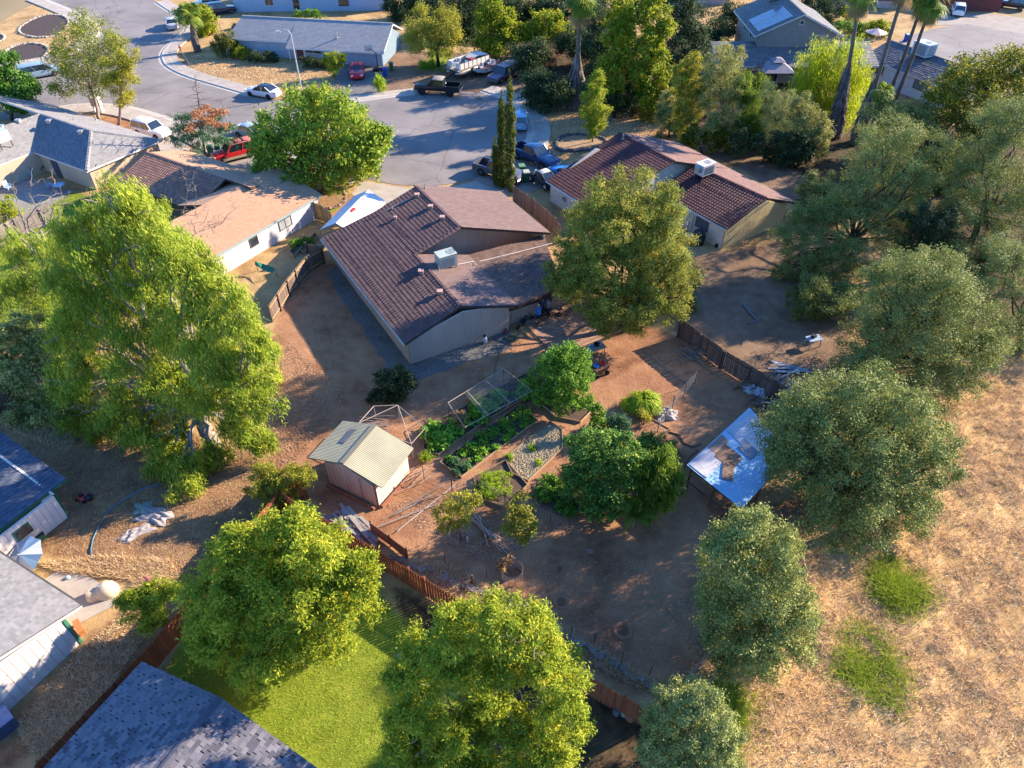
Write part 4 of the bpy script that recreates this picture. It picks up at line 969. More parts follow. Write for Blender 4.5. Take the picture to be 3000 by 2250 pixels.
MB().slab([ll0.lerp(ll1, .45).lerp(rg0.lerp(rg1, .45), .45) + up * .05, ll0.lerp(ll1, .8).lerp(rg0.lerp(rg1, .8), .45) + up * .05, ll0.lerp(ll1, .8).lerp(rg0.lerp(rg1, .8), .62) + up * .05, ll0.lerp(ll1, .45).lerp(rg0.lerp(rg1, .45), .62) + up * .05], .03).build('skylight_panel', mat('dark_panel', (0.11, 0.11, 0.125), rough=.4), rs)
MB().bar((sB.x, sB.y, 0), (sB.x, sB.y, 1.9), .09).build('corner_trim', mat('rust_trim', (0.25, 0.09, 0.05), rough=.8), h)
dr_ = sA.lerp(sB, .72); MB().bar((dr_.x - n4.x * .09, dr_.y - n4.y * .09, .05), (dr_.x - n4.x * .09, dr_.y - n4.y * .09, 2.0), .03).build('door_edge', mat('rust_trim', (0, 0, 0)), h)
MB().bar(sA - n4 * .35 + up * .1, sB - n4 * .35 + up * .1, .12, .2).bar(sB + d4 * .3 + up * .1, sD + d4 * .3 + up * .1, .12, .2).build('footing_beam', mat('red_wood', (0.27, 0.11, 0.06), (0.2, 0.08, 0.045), 3, .85), h)
# ------------------------------------------------------------------ trees: tapered trunk and limbs, crown of separate leaves gathered in uneven clumps
BARK = mat('bark_grey', (0.16, 0.125, 0.10), (0.085, 0.065, 0.052), 6, .95, .6, stretch=(1, 1, .3))
BARK_D = mat('bark_dark', (0.065, 0.05, 0.042), (0.035, 0.028, 0.025), 6, .95, .6, stretch=(1, 1, .3))
BARK_P = mat('bark_pale', (0.30, 0.245, 0.21), (0.19, 0.15, 0.125), 6, .95, .5, stretch=(1, 1, .3))
LM = {
 'willow': (leafmat('leaf_willow', [(0.091, 0.156, 0.019), (0.232, 0.311, 0.033), (0.384, 0.428, 0.045), (0.563, 0.545, 0.072)], .36), .34, .058, 'down'),
 'lime': (leafmat('leaf_lime', [(0.086, 0.143, 0.015), (0.217, 0.286, 0.023), (0.376, 0.393, 0.031), (0.575, 0.477, 0.048)], .36), .19, .062, 'tuft'),
 'camphor': (leafmat('leaf_camphor', [(0.070, 0.112, 0.024), (0.167, 0.208, 0.034), (0.309, 0.289, 0.043), (0.509, 0.391, 0.049)], .28), .18, .07, 'tuft'),
 'mulberry': (leafmat('leaf_mulberry', [(0.070, 0.143, 0.019), (0.172, 0.276, 0.029), (0.330, 0.382, 0.037), (0.565, 0.526, 0.053)], .32), .30, .21, 'flat'),
 'oak': (leafmat('leaf_oak', [(0.077, 0.112, 0.030), (0.162, 0.194, 0.048), (0.274, 0.292, 0.075), (0.448, 0.413, 0.114)], .16), .125, .07, 'any'),
 'olive': (leafmat('leaf_olive', [(0.107, 0.147, 0.048), (0.212, 0.248, 0.073), (0.365, 0.379, 0.115), (0.570, 0.554, 0.184)], .16), .13, .05, 'any'),
 'darkoak': (leafmat('leaf_dark', [(0.020, 0.040, 0.019), (0.043, 0.071, 0.027), (0.071, 0.105, 0.035), (0.135, 0.147, 0.051)], .2), .26, .15, 'any'),
 'poplar': (leafmat('leaf_poplar', [(0.073, 0.126, 0.012), (0.181, 0.239, 0.017), (0.327, 0.334, 0.021), (0.527, 0.403, 0.031)], .38), .27, .19, 'any'),
 'yellow': (leafmat('leaf_yellow', [(0.132, 0.156, 0.021), (0.276, 0.277, 0.032), (0.419, 0.377, 0.044), (0.575, 0.466, 0.062)], .34), .26, .09, 'any'),
 'feather': (leafmat('leaf_feather', [(0.109, 0.181, 0.009), (0.261, 0.352, 0.013), (0.413, 0.454, 0.018), (0.610, 0.564, 0.033)], .4), .42, .06, 'down'),
 'autumn': (leafmat('leaf_autumn', [(0.036, 0.060, 0.011), (0.091, 0.125, 0.016), (0.217, 0.210, 0.018), (0.470, 0.335, 0.027)], .32), .26, .15, 'any'),
 'scrub': (leafmat('leaf_scrub', [(0.120, 0.131, 0.041), (0.257, 0.265, 0.074), (0.408, 0.392, 0.115), (0.600, 0.561, 0.173)], .22), .2, .09, 'any'),
 'brush': (leafmat('leaf_brush', [(0.100, 0.062, 0.027), (0.184, 0.112, 0.050), (0.285, 0.171, 0.074), (0.368, 0.232, 0.099)], .15), .24, .07, 'any'),
 'garden': (leafmat('leaf_garden', [(0.046, 0.117, 0.016), (0.097, 0.214, 0.026), (0.174, 0.320, 0.034), (0.323, 0.450, 0.060)], .3), .15, .09, 'flat'),
 'passion': (leafmat('leaf_passion', [(0.041, 0.097, 0.021), (0.089, 0.182, 0.030), (0.151, 0.268, 0.044), (0.346, 0.365, 0.060)], .25), .15, .12, 'flat'),
 'bamboo': (leafmat('leaf_bamboo', [(0.046, 0.098, 0.013), (0.115, 0.194, 0.019), (0.209, 0.290, 0.027), (0.356, 0.388, 0.046)], .32), .30, .05, 'down'),
 'cypress': (leafmat('leaf_cypress', [(0.044, 0.067, 0.014), (0.090, 0.115, 0.019), (0.161, 0.176, 0.026), (0.281, 0.242, 0.044)], .16), .26, .08, 'up'),
 'conifer': (leafmat('leaf_conifer', [(0.031, 0.085, 0.049), (0.061, 0.142, 0.068), (0.113, 0.199, 0.084), (0.208, 0.283, 0.109)], .2), .32, .06, 'down'),
 'rust': (leafmat('leaf_rust', [(0.234, 0.101, 0.050), (0.385, 0.186, 0.087), (0.502, 0.248, 0.124), (0.569, 0.310, 0.149)], .2), .30, .06, 'any'),
 'squash': (leafmat('leaf_squash', [(0.069, 0.192, 0.020), (0.152, 0.333, 0.033), (0.250, 0.462, 0.044), (0.415, 0.565, 0.083)], .3), .24, .20, 'flat'),
 'herb': (leafmat('leaf_herb', [(0.111, 0.205, 0.015), (0.220, 0.349, 0.022), (0.331, 0.430, 0.033), (0.486, 0.513, 0.057)], .35), .16, .03, 'up'),
}
def unit(a): return a / np.maximum(np.linalg.norm(a, axis=1, keepdims=True), 1e-9)
def crown_leaves(lobes, sp, cover=2.0, clump=0.55, scale=1.0, inner=0.25, jag=0.34, maxn=90000, tbias=0.0):
    """lobes: list of (centre, (rx,ry,rz)); returns leaf quads and tint"""
    m, L, W, mode = LM[sp]; L *= scale; W *= scale
    cs, outs, lob = [], [], []
    area = sum(4 * math.pi * (((r[0] * r[1]) ** 1.6 + (r[0] * r[2]) ** 1.6 + (r[1] * r[2]) ** 1.6) / 3) ** (1 / 1.6) for c, r in lobes)
    sub = []
    for c, r in lobes:                       # every lobe breaks into smaller billows with gaps between
        sub.append((c, (r[0] * .66, r[1] * .66, r[2] * .66)))
        if r[0] > clump * 1.3:
            for k in range(11):
                d = Vector((random.gauss(0, 1), random.gauss(0, 1), random.gauss(.25, 1))).normalized(); f = random.uniform(.66, 1.1); g = random.uniform(.16, .4)
                sub.append((Vector(c) + Vector((d.x * r[0], d.y * r[1], d.z * r[2])) * f, (r[0] * g, r[1] * g, r[2] * g)))
    cores = lobes; lobes = sub
    for c, r in lobes:
        c = np.array(c); r = np.array(r)
        a = 4 * math.pi * ((((r[0] * r[1]) ** 1.6 + (r[0] * r[2]) ** 1.6 + (r[1] * r[2]) ** 1.6) / 3) ** (1 / 1.6))
        k = max(6, int(a / (clump * clump) * 0.75))
        d = unit(RNG.normal(size=(k, 3)))
        rad = np.where(RNG.random(k) < inner, RNG.uniform(0.3, 0.8, k), 1 - np.abs(RNG.normal(0, jag * .6, k)) + RNG.uniform(0, jag * .6, k))
        p = c + d * r * rad[:, None]
        cs.append(p); outs.append(d)
    cs = np.concatenate(cs); outs = np.concatenate(outs)
    keep = np.ones(len(cs), bool)
    for c, r in cores:
        q = (cs - np.array(c)) / (np.array(r) * .8); keep &= (q ** 2).sum(1) > 0.33 * RNG.random(len(cs)) ** .5
    keep &= cs[:, 2] > 0.1
    cs, outs = cs[keep], outs[keep]
    N = int(min(maxn, cover * area / (L * W * 0.55)))
    ci = RNG.integers(0, len(cs), N)
    csz = (clump * RNG.uniform(.6, 1.35, len(cs)))[ci]
    off = RNG.normal(0, .36, (N, 3))
    if mode == 'down': off[:, 2] *= 1.6; off[:, 2] -= .3
    elif mode == 'up': off[:, 2] *= 1.5
    else: off[:, 2] *= .75
    pos = cs[ci] + off * csz[:, None]
    o = outs[ci]
    rnd = RNG.normal(size=(N, 3))
    nrm = unit(o * .75 + np.array([0, 0, .55]) + rnd * .6)
    if mode == 'down': ax = unit(np.array([0, 0, -1.0]) + o * .55 + rnd * .5)
    elif mode == 'up': ax = unit(np.array([0, 0, 1.0]) + o * .35 + rnd * .35)
    elif mode == 'tuft': ax = unit(off * .9 + o * .5 + RNG.normal(size=(N, 3)) * .5)
    else: ax = unit(RNG.normal(size=(N, 3)) + o * .3)
    ax = unit(ax - nrm * (ax * nrm).sum(1, keepdims=True))
    b = np.cross(nrm, ax)
    l = (L * RNG.uniform(.65, 1.3, N))[:, None]; wd = (W * RNG.uniform(.7, 1.25, N))[:, None]
    V = np.stack([pos - ax * l * .5, pos + b * wd * .5 + nrm * wd * .15, pos + ax * l * .5 - nrm * l * .06, pos - b * wd * .5 + nrm * wd * .15], 1)
    ct = np.clip(RNG.normal(.42 + tbias, .16, len(cs)), 0, 1)
    tint = np.clip(ct[ci] + RNG.normal(0, .16, N), 0, 1)
    ok = V[:, :, 2].min(1) > 0.01
    return V[ok].reshape(-1, 3), tint[ok], m
def limb(mb, a, b, r0, r1, n=5, wob=.12, seg=5):
    a = Vector(a); b = Vector(b); L = (b - a).length; pts = []; rs = []
    for i in range(seg + 1):
        t = i / seg; p = a.lerp(b, t) + Vector((random.uniform(-1, 1), random.uniform(-1, 1), random.uniform(-.4, .6))) * L * wob * math.sin(t * math.pi) * .5
        pts.append(p); rs.append(r0 + (r1 - r0) * t)
    mb.tube(pts, rs, n, cap=True); return pts
def tree(name, label, cat, base, lobes, sp, trunk=.25, bark=None, group=None, sq=.85, dead=0, fork=.45, deep=.45, **kw):
    """base: pixel where the trunk meets the ground; lobes: (px, py, radius px[, metres behind the trunk])"""
    b = P(*base); LB = []; back = []
    cx = sum(l[0] for l in lobes) / len(lobes); cy = sum(l[1] for l in lobes) / len(lobes)
    RP = max(math.hypot(l[0] - cx, l[1] - cy) + l[2] * .5 for l in lobes); RM = RP * atY(cx, cy, b.y)[1] / FPX
    for l in lobes:
        dy = l[3] if len(l) > 3 else 0.0
        if deep and len(lobes) > 6: dy = dy * .3 + deep * RM * (cy - l[1]) / RP       # the crown is as deep as it is wide
        c, t = atY(l[0], l[1], b.y + dy); r = l[2] * t / FPX
        c.z = max(c.z, r * .45)
        LB.append((c, (r, r, r * sq)))
        q = 1 - (math.hypot(l[0] - cx, l[1] - cy) / RP) ** 2
        if len(lobes) > 9 and q > .3:
            d = (c - Vector((0, 0, HCAM))).normalized() * RM * 1.15 * math.sqrt(q); cb = c + d
            if cb.z > r * .5: back.append((cb, (r * 1.15, r * 1.15, r * sq)))
    LB += back
    root = thing(name, label, cat, b, group=group)
    mb = MB(); cen = sum((c for c, r in LB), Vector()) / len(LB); zmin = min(c.z - r[2] * .5 for c, r in LB)
    fk = Vector((b.x, b.y, 0)).lerp(Vector((cen.x, cen.y, max(cen.z, 1))), fork)
    limb(mb, (b.x, b.y, -.15), fk, trunk * 1.15, trunk * .72, 8, .06, 6)
    for c, r in LB:
        e = c + Vector((0, 0, r[2] * .25)); pts = limb(mb, fk, e, trunk * .36, trunk * .09, 5, .18, 5)
        for k in range(3):
            d = Vector((random.uniform(-1, 1), random.uniform(-1, 1), random.uniform(-.2, .9))).normalized()
            limb(mb, pts[3], c + Vector((d.x * r[0], d.y * r[1], d.z * r[2])) * .8, trunk * .14, trunk * .03, 4, .2, 4)
    mb.build('trunk', bark or BARK, root, smooth=True)
    if dead:
        db = MB()
        for k in range(dead):
            c, r = LB[k % len(LB)]; d = Vector((random.uniform(-1, 1), random.uniform(-1, 1), random.uniform(0, 1))).normalized()
            e = c + Vector((d.x * r[0], d.y * r[1], d.z * r[2])) * random.uniform(.95, 1.2)
            pts = limb(db, c.lerp(e, .35), e, trunk * .14, .012, 4, .15, 5)
            for q in range(4):
                p = pts[random.randint(2, 4)]; limb(db, p, p + Vector((random.uniform(-1, 1), random.uniform(-1, 1), random.uniform(-.2, .8))) * r[0] * .35, trunk * .06, .008, 3, .2, 3)
        db.build('bare_branches', BARK_P, root, kind='stuff')
    V, tn, m = crown_leaves(LB, sp, **kw)
    quadmesh('crown', V, m, tn, parent=root)
    return root

# big trees in the foreground
tree('eucalyptus_tree', 'huge weeping yellow green eucalyptus filling the left of the yard', 'tree', (640, 1345),
     [(330,600,85,6),(250,680,80,6),(410,640,80,6),(480,720,85,4),(340,760,100,5),(220,820,85,5),(560,790,75,2.5),(440,850,95,4),(630,880,80,1.5),(300,920,95,4),(540,950,90,2),(700,930,70,0),(200,980,75,4),(410,1020,100,2.5),(760,1010,45,0),(620,1060,85,0),(300,1100,85,3),(700,1080,75,0),(190,1130,60,3),(500,1160,85,1),(790,1110,36,0),(390,1220,85,1.5),(600,1180,70,0),(740,1190,55,0),(300,1250,60,2),(500,1290,70,0),(690,1260,50,0),(220,1230,55,3),(560,1360,48,-1.5),(550,1440,52,-2.5),(760,1290,35,0),(820,1180,26,0),(640,1340,40,-.5),(460,1350,45,-1)],
     'willow', .5, BARK_P, sq=1.0, dead=14, cover=2.0, clump=.55, maxn=200000, jag=.35, deep=0)
tree('ash_tree', 'round lime green tree on the lawn in front of the red brown fence', 'tree', (893, 1950),
     [(820,1610,110,-0.7),(720,1680,120,-0.7),(930,1640,110,-1.2),(640,1740,95,-0.7),(1010,1740,95,-1.2),(840,1760,150,-1.2),(700,1830,110,-1.2),(960,1830,100,-1.5),(620,1880,70,-1.2),(830,1900,105,-1.7),(740,1960,70,-1.8),(900,1700,110,-1.2),(1050,1660,45,-1.2),(690,1580,45,-0.7),(870,1540,45,-0.7)],
     'lime', .2, BARK, cover=2.0, clump=.42, maxn=150000)
tree('ash_tree', 'lime green tree at the bottom edge with a bare branched hollow in its crown', 'tree', (1445, 2290),
     [(1330,1850,95,.4),(1460,1830,90,.3),(1570,1870,95,.2),(1240,1930,80,.4),(1220,2060,90,.2),(1620,1980,90,0),(1640,2100,80,-.2),(1300,2160,90,0),(1190,2190,80,0),(1560,2200,80,-.5),(1370,1960,75,.2),(1640,2210,60,-.4),(1250,2270,80,-.3),(1480,1960,55,.3),(1400,2260,60,-.8),(1430,2060,65,1.2),(1400,2140,60,1),(1510,2120,60,.9),(1180,1990,40,.3),(1560,1800,35,.2)],
     'lime', .08, BARK, dead=44, cover=1.8, clump=.34, maxn=150000, scale=.85)
tree('camphor_tree', 'dense dark and golden green tree standing at the corner of the middle house', 'tree', (1825, 965),
     [(1850,550,70,.5),(1780,610,90,.5),(1900,620,90,.3),(1960,590,50,.3),(1830,690,120,.3),(1720,700,95,.5),(1690,790,85,.5),(1930,720,90,0),(1800,800,120,0),(1930,820,95,-.3),(1990,800,55,-.4),(1710,870,75,.2),(1820,890,100,-.3),(1900,900,80,-.6),(1660,830,55,.5),(1780,930,60,-.4),(1860,950,45,-.8),(1980,880,50,-.6)],
     'camphor', .32, BARK_D, cover=2.7, clump=.5, maxn=170000, tbias=.04)
tree('mulberry_tree', 'round leafy green tree with broad leaves at the kerb of the turning circle', 'tree', (955, 572),
     [(960,300,55),(880,330,70,.5),(1020,350,65),(800,380,60,.8),(940,390,95),(1070,410,55,-.3),(850,440,80,.4),(1000,450,85,-.3),(1100,430,35,-.3),(780,440,45,.8),(930,490,75,-.3),(1060,490,50,-.5),(840,500,55,.2),(990,530,45,-.8),(890,540,40,-.4),(770,480,35,.6),(1110,390,28,0)],
     'mulberry', .3, BARK, cover=2.1, clump=.7, maxn=42000)
OG = 'live oaks along the field edge'
tree('oak_tree', 'broad grey green oak leaning over the sheet roofed shelter', 'tree', (2490, 1560),
     [(2400,1180,90,1.2),(2520,1150,90,1),(2640,1190,90,.8),(2330,1270,90,1),(2440,1290,130,.8),(2580,1290,120,.5),(2710,1290,85,.5),(2360,1390,100,.6),(2490,1410,130,.2),(2630,1400,110,.2),(2740,1370,60,.2),(2420,1500,85,0),(2560,1520,90,-.3),(2660,1500,70,-.2),(2320,1190,45,1.2),(2290,1330,50,.8),(2480,1560,70,-.3)],
     'oak', .3, BARK_D, OG, cover=2.5, clump=.5, maxn=150000)
tree('oak_tree', 'large rounded grey green oak between bare yard and dry field', 'tree', (2690, 1155),
     [(2700,800,90,.8),(2620,830,80,.8),(2780,840,90,.6),(2580,930,95,.5),(2700,930,130,.3),(2830,940,90,.3),(2540,1010,85,.3),(2660,1040,120,0),(2790,1050,100,0),(2880,1030,60,0),(2500,1070,60,.2),(2580,1110,75,-.2),(2720,1140,80,-.4),(2830,1130,60,-.3),(2900,1000,40,.2),(2560,800,40,.6)],
     'oak', .3, BARK_D, OG, cover=2.5, clump=.55, maxn=130000)
tree('oak_tree', 'upright paler oak at the lower right corner of the dirt yard', 'tree', (2215, 1960),
     [(2200,1540,60,.5),(2130,1590,55,.5),(2270,1600,65,.4),(2160,1670,95,.4),(2280,1700,90,.2),(2120,1760,75,.3),(2230,1780,110,0),(2330,1790,60,0),(2160,1860,85,0),(2290,1870,80,-.2),(2200,1930,75,-.3),(2140,1950,45,-.3),(2370,1740,28,0),(2080,1580,28,.5),(2240,1500,25,.4)],
     'oak', .2, BARK, OG, cover=2.5, clump=.42, maxn=110000, scale=.9, tbias=.12)
tree('olive_tree', 'small silvery tree at the bottom end of the red brown fence', 'tree', (2015, 2260),
     [(1990,2060,60,.2),(2050,2040,55,.2),(1940,2110,50,.2),(2090,2110,55,.1),(2010,2140,75,0),(1930,2190,50,0),(2090,2200,65,0),(2000,2240,65,-.3),(2140,2160,30,0),(1900,2200,28,0),(2120,2250,45,-.2)],
     'olive', .12, BARK_P, cover=1.9, clump=.3, maxn=90000, scale=.85)
tree('oak_tree', 'open oak with a dark leaning trunk beyond the yellow house', 'tree', (2480, 790),
     [(2600,400,75,2),(2690,430,70,2),(2560,480,75,1.5),(2650,520,80,1.5),(2520,560,70,1),(2420,610,65,.5),(2370,690,60,0),(2450,690,80,.3),(2560,640,70,.8),(2660,620,60,1),(2330,760,50,0),(2430,780,75,-.3),(2500,850,55,-.3),(2700,520,50,1.5),(2390,850,50,-.5),(2620,710,60,.3),(2290,810,45,-.3),(2340,860,45,-.5),(2310,690,45,.2),(2440,880,50,-.6),(2480,620,60,.6),(2380,780,50,0),(2350,620,40,.3)],
     'oak', .34, BARK_D, OG, fork=.55, cover=2.5, clump=.55, maxn=130000, inner=.2)
tree('oak_tree', 'dark oak with forked trunk against the right edge', 'tree', (2825, 770),
     [(2930,360,80,2),(3000,330,80,2),(2860,450,75,1.5),(2960,460,90,1.5),(2830,540,70,1),(2920,580,80,1),(3010,560,80,1),(2800,640,60,.5),(2880,690,60,.3),(2980,680,80,.5),(3010,780,70,0)],
     'oak', .34, BARK_D, OG, fork=.6, cover=2.5, clump=.55, maxn=110000, inner=.2, tbias=-.05)
tree('oak_tree', 'blue grey oak cut by the right edge below the forked trunk', 'tree', (3000, 1030),
     [(2960,740,60,.8),(3020,780,80,.8),(2930,850,55,.4),(3000,900,85,.3),(2960,980,60,0),(3040,1000,70,0)],
     'olive', .25, BARK_D, OG, cover=1.7, clump=.5, maxn=35000, tbias=-.12)
tree('autumn_tree', 'dark tree with yellow lit edges in the upper right corner', 'tree', (2860, 500),
     [(2790,240,60,2),(2870,200,65,2.5),(2950,190,60,3),(3010,220,60,3),(2760,310,70,1),(2850,300,90,1.5),(2960,280,80,2),(2790,390,75,.5),(2880,390,70,.5),(2820,450,60,0),(2930,340,50,1),(3010,300,60,2)],
     'autumn', .34, BARK_D, cover=2.0, clump=.8, maxn=42000)
# creek wood and back gardens
WD = 'trees and tall shrubs along the creek'
tree('weeping_tree', 'bright yellow green feathery tree beside the grey house with solar panels', 'tree', (2400, 375),
     [(2405,150,38,2),(2370,210,48,2),(2430,190,45,2),(2490,170,42,2.5),(2510,230,35,2),(2360,270,45,1),(2430,270,60,1),(2480,290,50,1),(2400,320,45,.5),(2470,330,40,.5)],
     'feather', .2, BARK, cover=1.9, clump=.8, maxn=32000, sq=1.2)
for k, (lb, base, lobes, sp) in enumerate([
  ('left of the two tall golden poplars above the young street tree', (1800,330), [(1825,20,37,3),(1815,80,40,2.5),(1835,100,30,2),(1800,140,37,2),(1830,180,33,1.5),(1785,210,29,1),(1800,260,28,.5)], 'poplar'),
  ('right and fuller of the two tall golden poplars along the creek', (1895,340), [(1925,10,37,3),(1910,70,42,2.5),(1940,100,33,2.5),(1895,150,42,2),(1935,180,35,1.5),(1890,220,37,1),(1930,250,29,.6),(1900,290,28,.3),(1870,230,22,.8)], 'poplar')]):
    tree('poplar_tree', lb, 'tree', base, lobes, sp, .25, BARK, 'tall poplars', cover=2.0, clump=.6, maxn=26000, sq=1.45, jag=.35)
tree('golden_tree', 'pair stemmed yellow olive tree behind the pontoon boat', 'tree', (1285, 195),
     [(1235,60,32,1),(1230,95,38,.5),(1255,120,45,.3),(1305,50,30,1),(1310,90,40,.5),(1325,125,38,0),(1290,140,40,-.3),(1215,130,28,.3),(1300,20,18,1)],
     'yellow', .25, BARK_D, cover=1.7, clump=.9, maxn=18000, sq=1.15)
tree('golden_tree', 'bright lime green tree right of the yellow olive one at the top', 'tree', (1445, 175),
     [(1440,20,35,1.5),(1420,60,38,1),(1465,50,40,1),(1485,85,38,.5),(1435,100,45,.3),(1470,125,40,0),(1420,140,30,0),(1450,150,30,-.3)],
     'poplar', .25, BARK_D, cover=1.8, clump=.9, maxn=18000, tbias=-.05)
tree('golden_tree', 'yellow green small tree left of the tall fan palm', 'tree', (1550, 165),
     [(1540,95,28,.5),(1555,120,35,0),(1530,125,25,0),(1600,60,40,1.5),(1640,80,38,1),(1605,100,45,.5),(1660,110,28,.3)],
     'poplar', .18, BARK_D, cover=1.8, clump=.8, maxn=16000, tbias=-.03)
def shade(lb, base, lobes, sp='darkoak', **kw):
    a = dict(cover=1.8, clump=1.0, maxn=15000); a.update(kw)
    return tree('dark_tree', lb, 'tree', base, lobes, sp, .25, BARK_D, WD, **a)
shade('dark green tree at the top edge left of the lime green tree', (1370,120), [(1340,20,45,2),(1370,60,45,1),(1385,20,45,3),(1360,100,35,0)])
shade('dark green trees at the top edge behind the blue house end', (1200,70), [(1180,5,45,3),(1230,10,45,3),(1200,40,30,1),(1150,30,25,2)])
shade('shadowed tree at the top edge right of the lime green tree', (1540,70), [(1520,5,45,3),(1570,10,50,3),(1540,50,35,1),(1610,20,45,3)])
shade('dark tree filling the gap between fan palm and poplars', (1760,250), [(1750,60,45,2),(1770,120,45,2),(1735,150,40,1),(1760,200,45,1),(1730,230,35,.5),(1745,20,40,3)])
shade('large blue green dark tree right of the poplars by the two storey house', (2000,260), [(1995,20,50,3),(2030,50,50,2.5),(1990,90,58,2),(2040,110,42,2),(2000,150,58,1),(2040,170,38,1),(1980,210,45,.5),(1995,-20,50,3.5)], tbias=-.02, maxn=22000)
shade('dark shrub mass under the fan palm skirt', (1600,325), [(1565,250,38,.5),(1600,245,42,.5),(1640,265,38,.3),(1580,290,42,0),(1625,300,35,0),(1555,300,22,0)])
shade('dark tree top behind the two storey roof at the upper right', (2420,75), [(2340,5,45,4),(2390,20,45,3),(2440,35,42,2),(2370,45,35,1),(2450,5,40,4)])
shade('shadowed undergrowth tree below the left poplar', (1800,345), [(1760,290,38,.3),(1800,310,35,0),(1830,280,38,.3),(1740,250,32,.6),(1850,320,28,0)], tbias=-.1)
shade('dark bushes behind the small boat and old truck', (1545,230), [(1520,170,30,.8),(1550,190,32,.4),(1570,150,35,1),(1540,215,25,0)])
for lb, x, y, r in [('wooded tree at the top edge behind the pontoon boat', 1290, 22, 48), ('second wooded tree at the top edge behind the pontoon boat', 1400, 10, 50), ('wooded tree at the top edge above the yellow green small tree', 1480, 2, 50), ('wooded tree at the top edge left of the fan palm crown', 1640, 8, 50), ('wooded tree at the top edge between palm crown and poplars', 1740, 5, 52), ('wooded tree at the top edge behind the left poplar', 1870, -8, 50), ('wooded tree at the top edge right of the pinkish wall', 2150, 30, 40), ('wooded tree beside the two storey house upper corner', 2090, 90, 40), ('wooded tree in the dark gap behind the fan palm stem', 1700, 120, 48), ('wooded tree behind the two golden poplars', 1850, 120, 50)]:
    shade(lb, (x, y + r * 1.6), [(x, y, r, 1), (x - r * .6, y + r * .4, r * .8, .5), (x + r * .6, y + r * .4, r * .8, .5), (x, y + r * .9, r * .8, 0)], maxn=9000)
tree('dry_thicket', 'rusty brown dry thicket behind the old purple truck', 'thicket', (1570,205), [(1540,150,28,.8),(1575,165,32,.5),(1605,180,28,.3),(1560,195,25,0)], 'brush', .1, BARK_D, WD, cover=1.3, clump=.8, maxn=8000)
tree('dry_thicket', 'brown dry thicket between the poplars near the ground', 'thicket', (1860,330), [(1850,200,30,.8),(1860,260,32,.5),(1870,310,30,0)], 'brush', .1, BARK_D, WD, cover=1.3, clump=.8, maxn=8000)
creek = [
 ('yellow leaved shrub at the foot of the right poplar', (1905,350), [(1880,290,30,.3),(1920,310,32,0),(1895,335,25,-.2),(1950,270,28,.5)], 'yellow'),
 ('tall grey green shrub tree left of the grey house wing', (2010,420), [(2020,200,40,2),(1995,240,42,1.5),(2040,250,42,1.5),(2005,300,48,1),(2050,320,45,.5),(2000,370,42,0)], 'scrub'),
 ('pale grey green shrub tree in the middle of the creek thicket', (2110,430), [(2095,190,40,2),(2130,220,45,2),(2080,260,48,1.5),(2140,280,48,1),(2100,330,55,.6),(2150,360,45,0),(2080,390,42,0)], 'scrub'),
 ('yellowish creek shrub by the brick coloured parasol', (2200,440), [(2170,270,38,1.5),(2200,310,42,1),(2180,360,45,.5),(2220,390,40,0)], 'scrub'),
 ('grey creek shrub in front of the dark gazebo', (2280,460), [(2250,290,40,2),(2290,310,42,1.5),(2250,350,48,1),(2300,370,48,.5),(2260,410,42,0),(2320,420,40,0)], 'olive'),
 ('dark green creek shrub left of the palm skirts', (2360,480), [(2350,330,45,1.5),(2390,370,45,1),(2340,400,45,.5),(2390,430,45,0),(2420,400,35,.5)], 'scrub'),
 ('small shrub beside the long shadowed ground behind the yellow house', (2060,455), [(2040,410,38,.3),(2090,420,35,.2),(2010,425,28,0)], 'scrub'),
 ('dark low shrub row at the edge of the bare ground', (2230,480), [(2160,430,38,.2),(2220,445,38,0),(2280,460,38,0),(2330,470,30,0)], 'darkoak'),
 ('small yellow bush beside the creek path', (1905,360), [(1900,340,28,0),(1925,350,22,0)], 'yellow'),
  ('tall pale shrub tree between grey house wing and the middle creek thicket', (2150,330), [(2120,170,32,1),(2150,190,36,1),(2130,230,40,.6),(2160,250,36,.3),(2110,270,36,0),(2150,290,34,0)], 'scrub'),
  ('leafy grey shrub in front of the brick coloured parasol', (2230,370), [(2200,250,34,1),(2240,270,36,.8),(2210,300,40,.4),(2250,320,38,0),(2210,345,32,0)], 'olive'),
  ('dull green shrub at the foot of the feathery tree', (2350,420), [(2310,310,34,.8),(2350,330,38,.6),(2320,360,38,.2),(2360,385,36,0)], 'scrub'),
  ('dark tangled shrub at the left end of the creek thicket', (1960,400), [(1950,310,32,.6),(1970,340,36,.3),(1945,360,34,0),(1985,380,30,0)], 'scrub'),
  ('creek edge shrub under the grey shrub tree', (2130,450), [(2100,400,36,.4),(2140,420,38,.2),(2180,410,36,.3),(2150,440,30,0)], 'scrub'),
  ('rounded shrub at the right end of the shaded creek thicket', (2320,490), [(2290,420,36,.5),(2330,440,40,.2),(2360,460,36,0),(2300,465,32,0)], 'darkoak'),
]
for ci, (lb, base, lobes, sp) in enumerate(creek):
    sp = sp if sp == 'darkoak' else ('scrub', 'yellow', 'scrub', 'bamboo', 'olive', 'scrub', 'autumn')[ci % 7]; lobes = [(l[0], l[1] - 6, l[2] * .72, *l[3:]) for l in lobes]
    tree('creek_shrub', lb, 'shrub', base, lobes, sp, .12, BARK_D, WD, cover=2.3, clump=.5, maxn=22000, sq=1.5, jag=.45, scale=.85 if sp != 'bamboo' else 1.0, tbias=-.03)
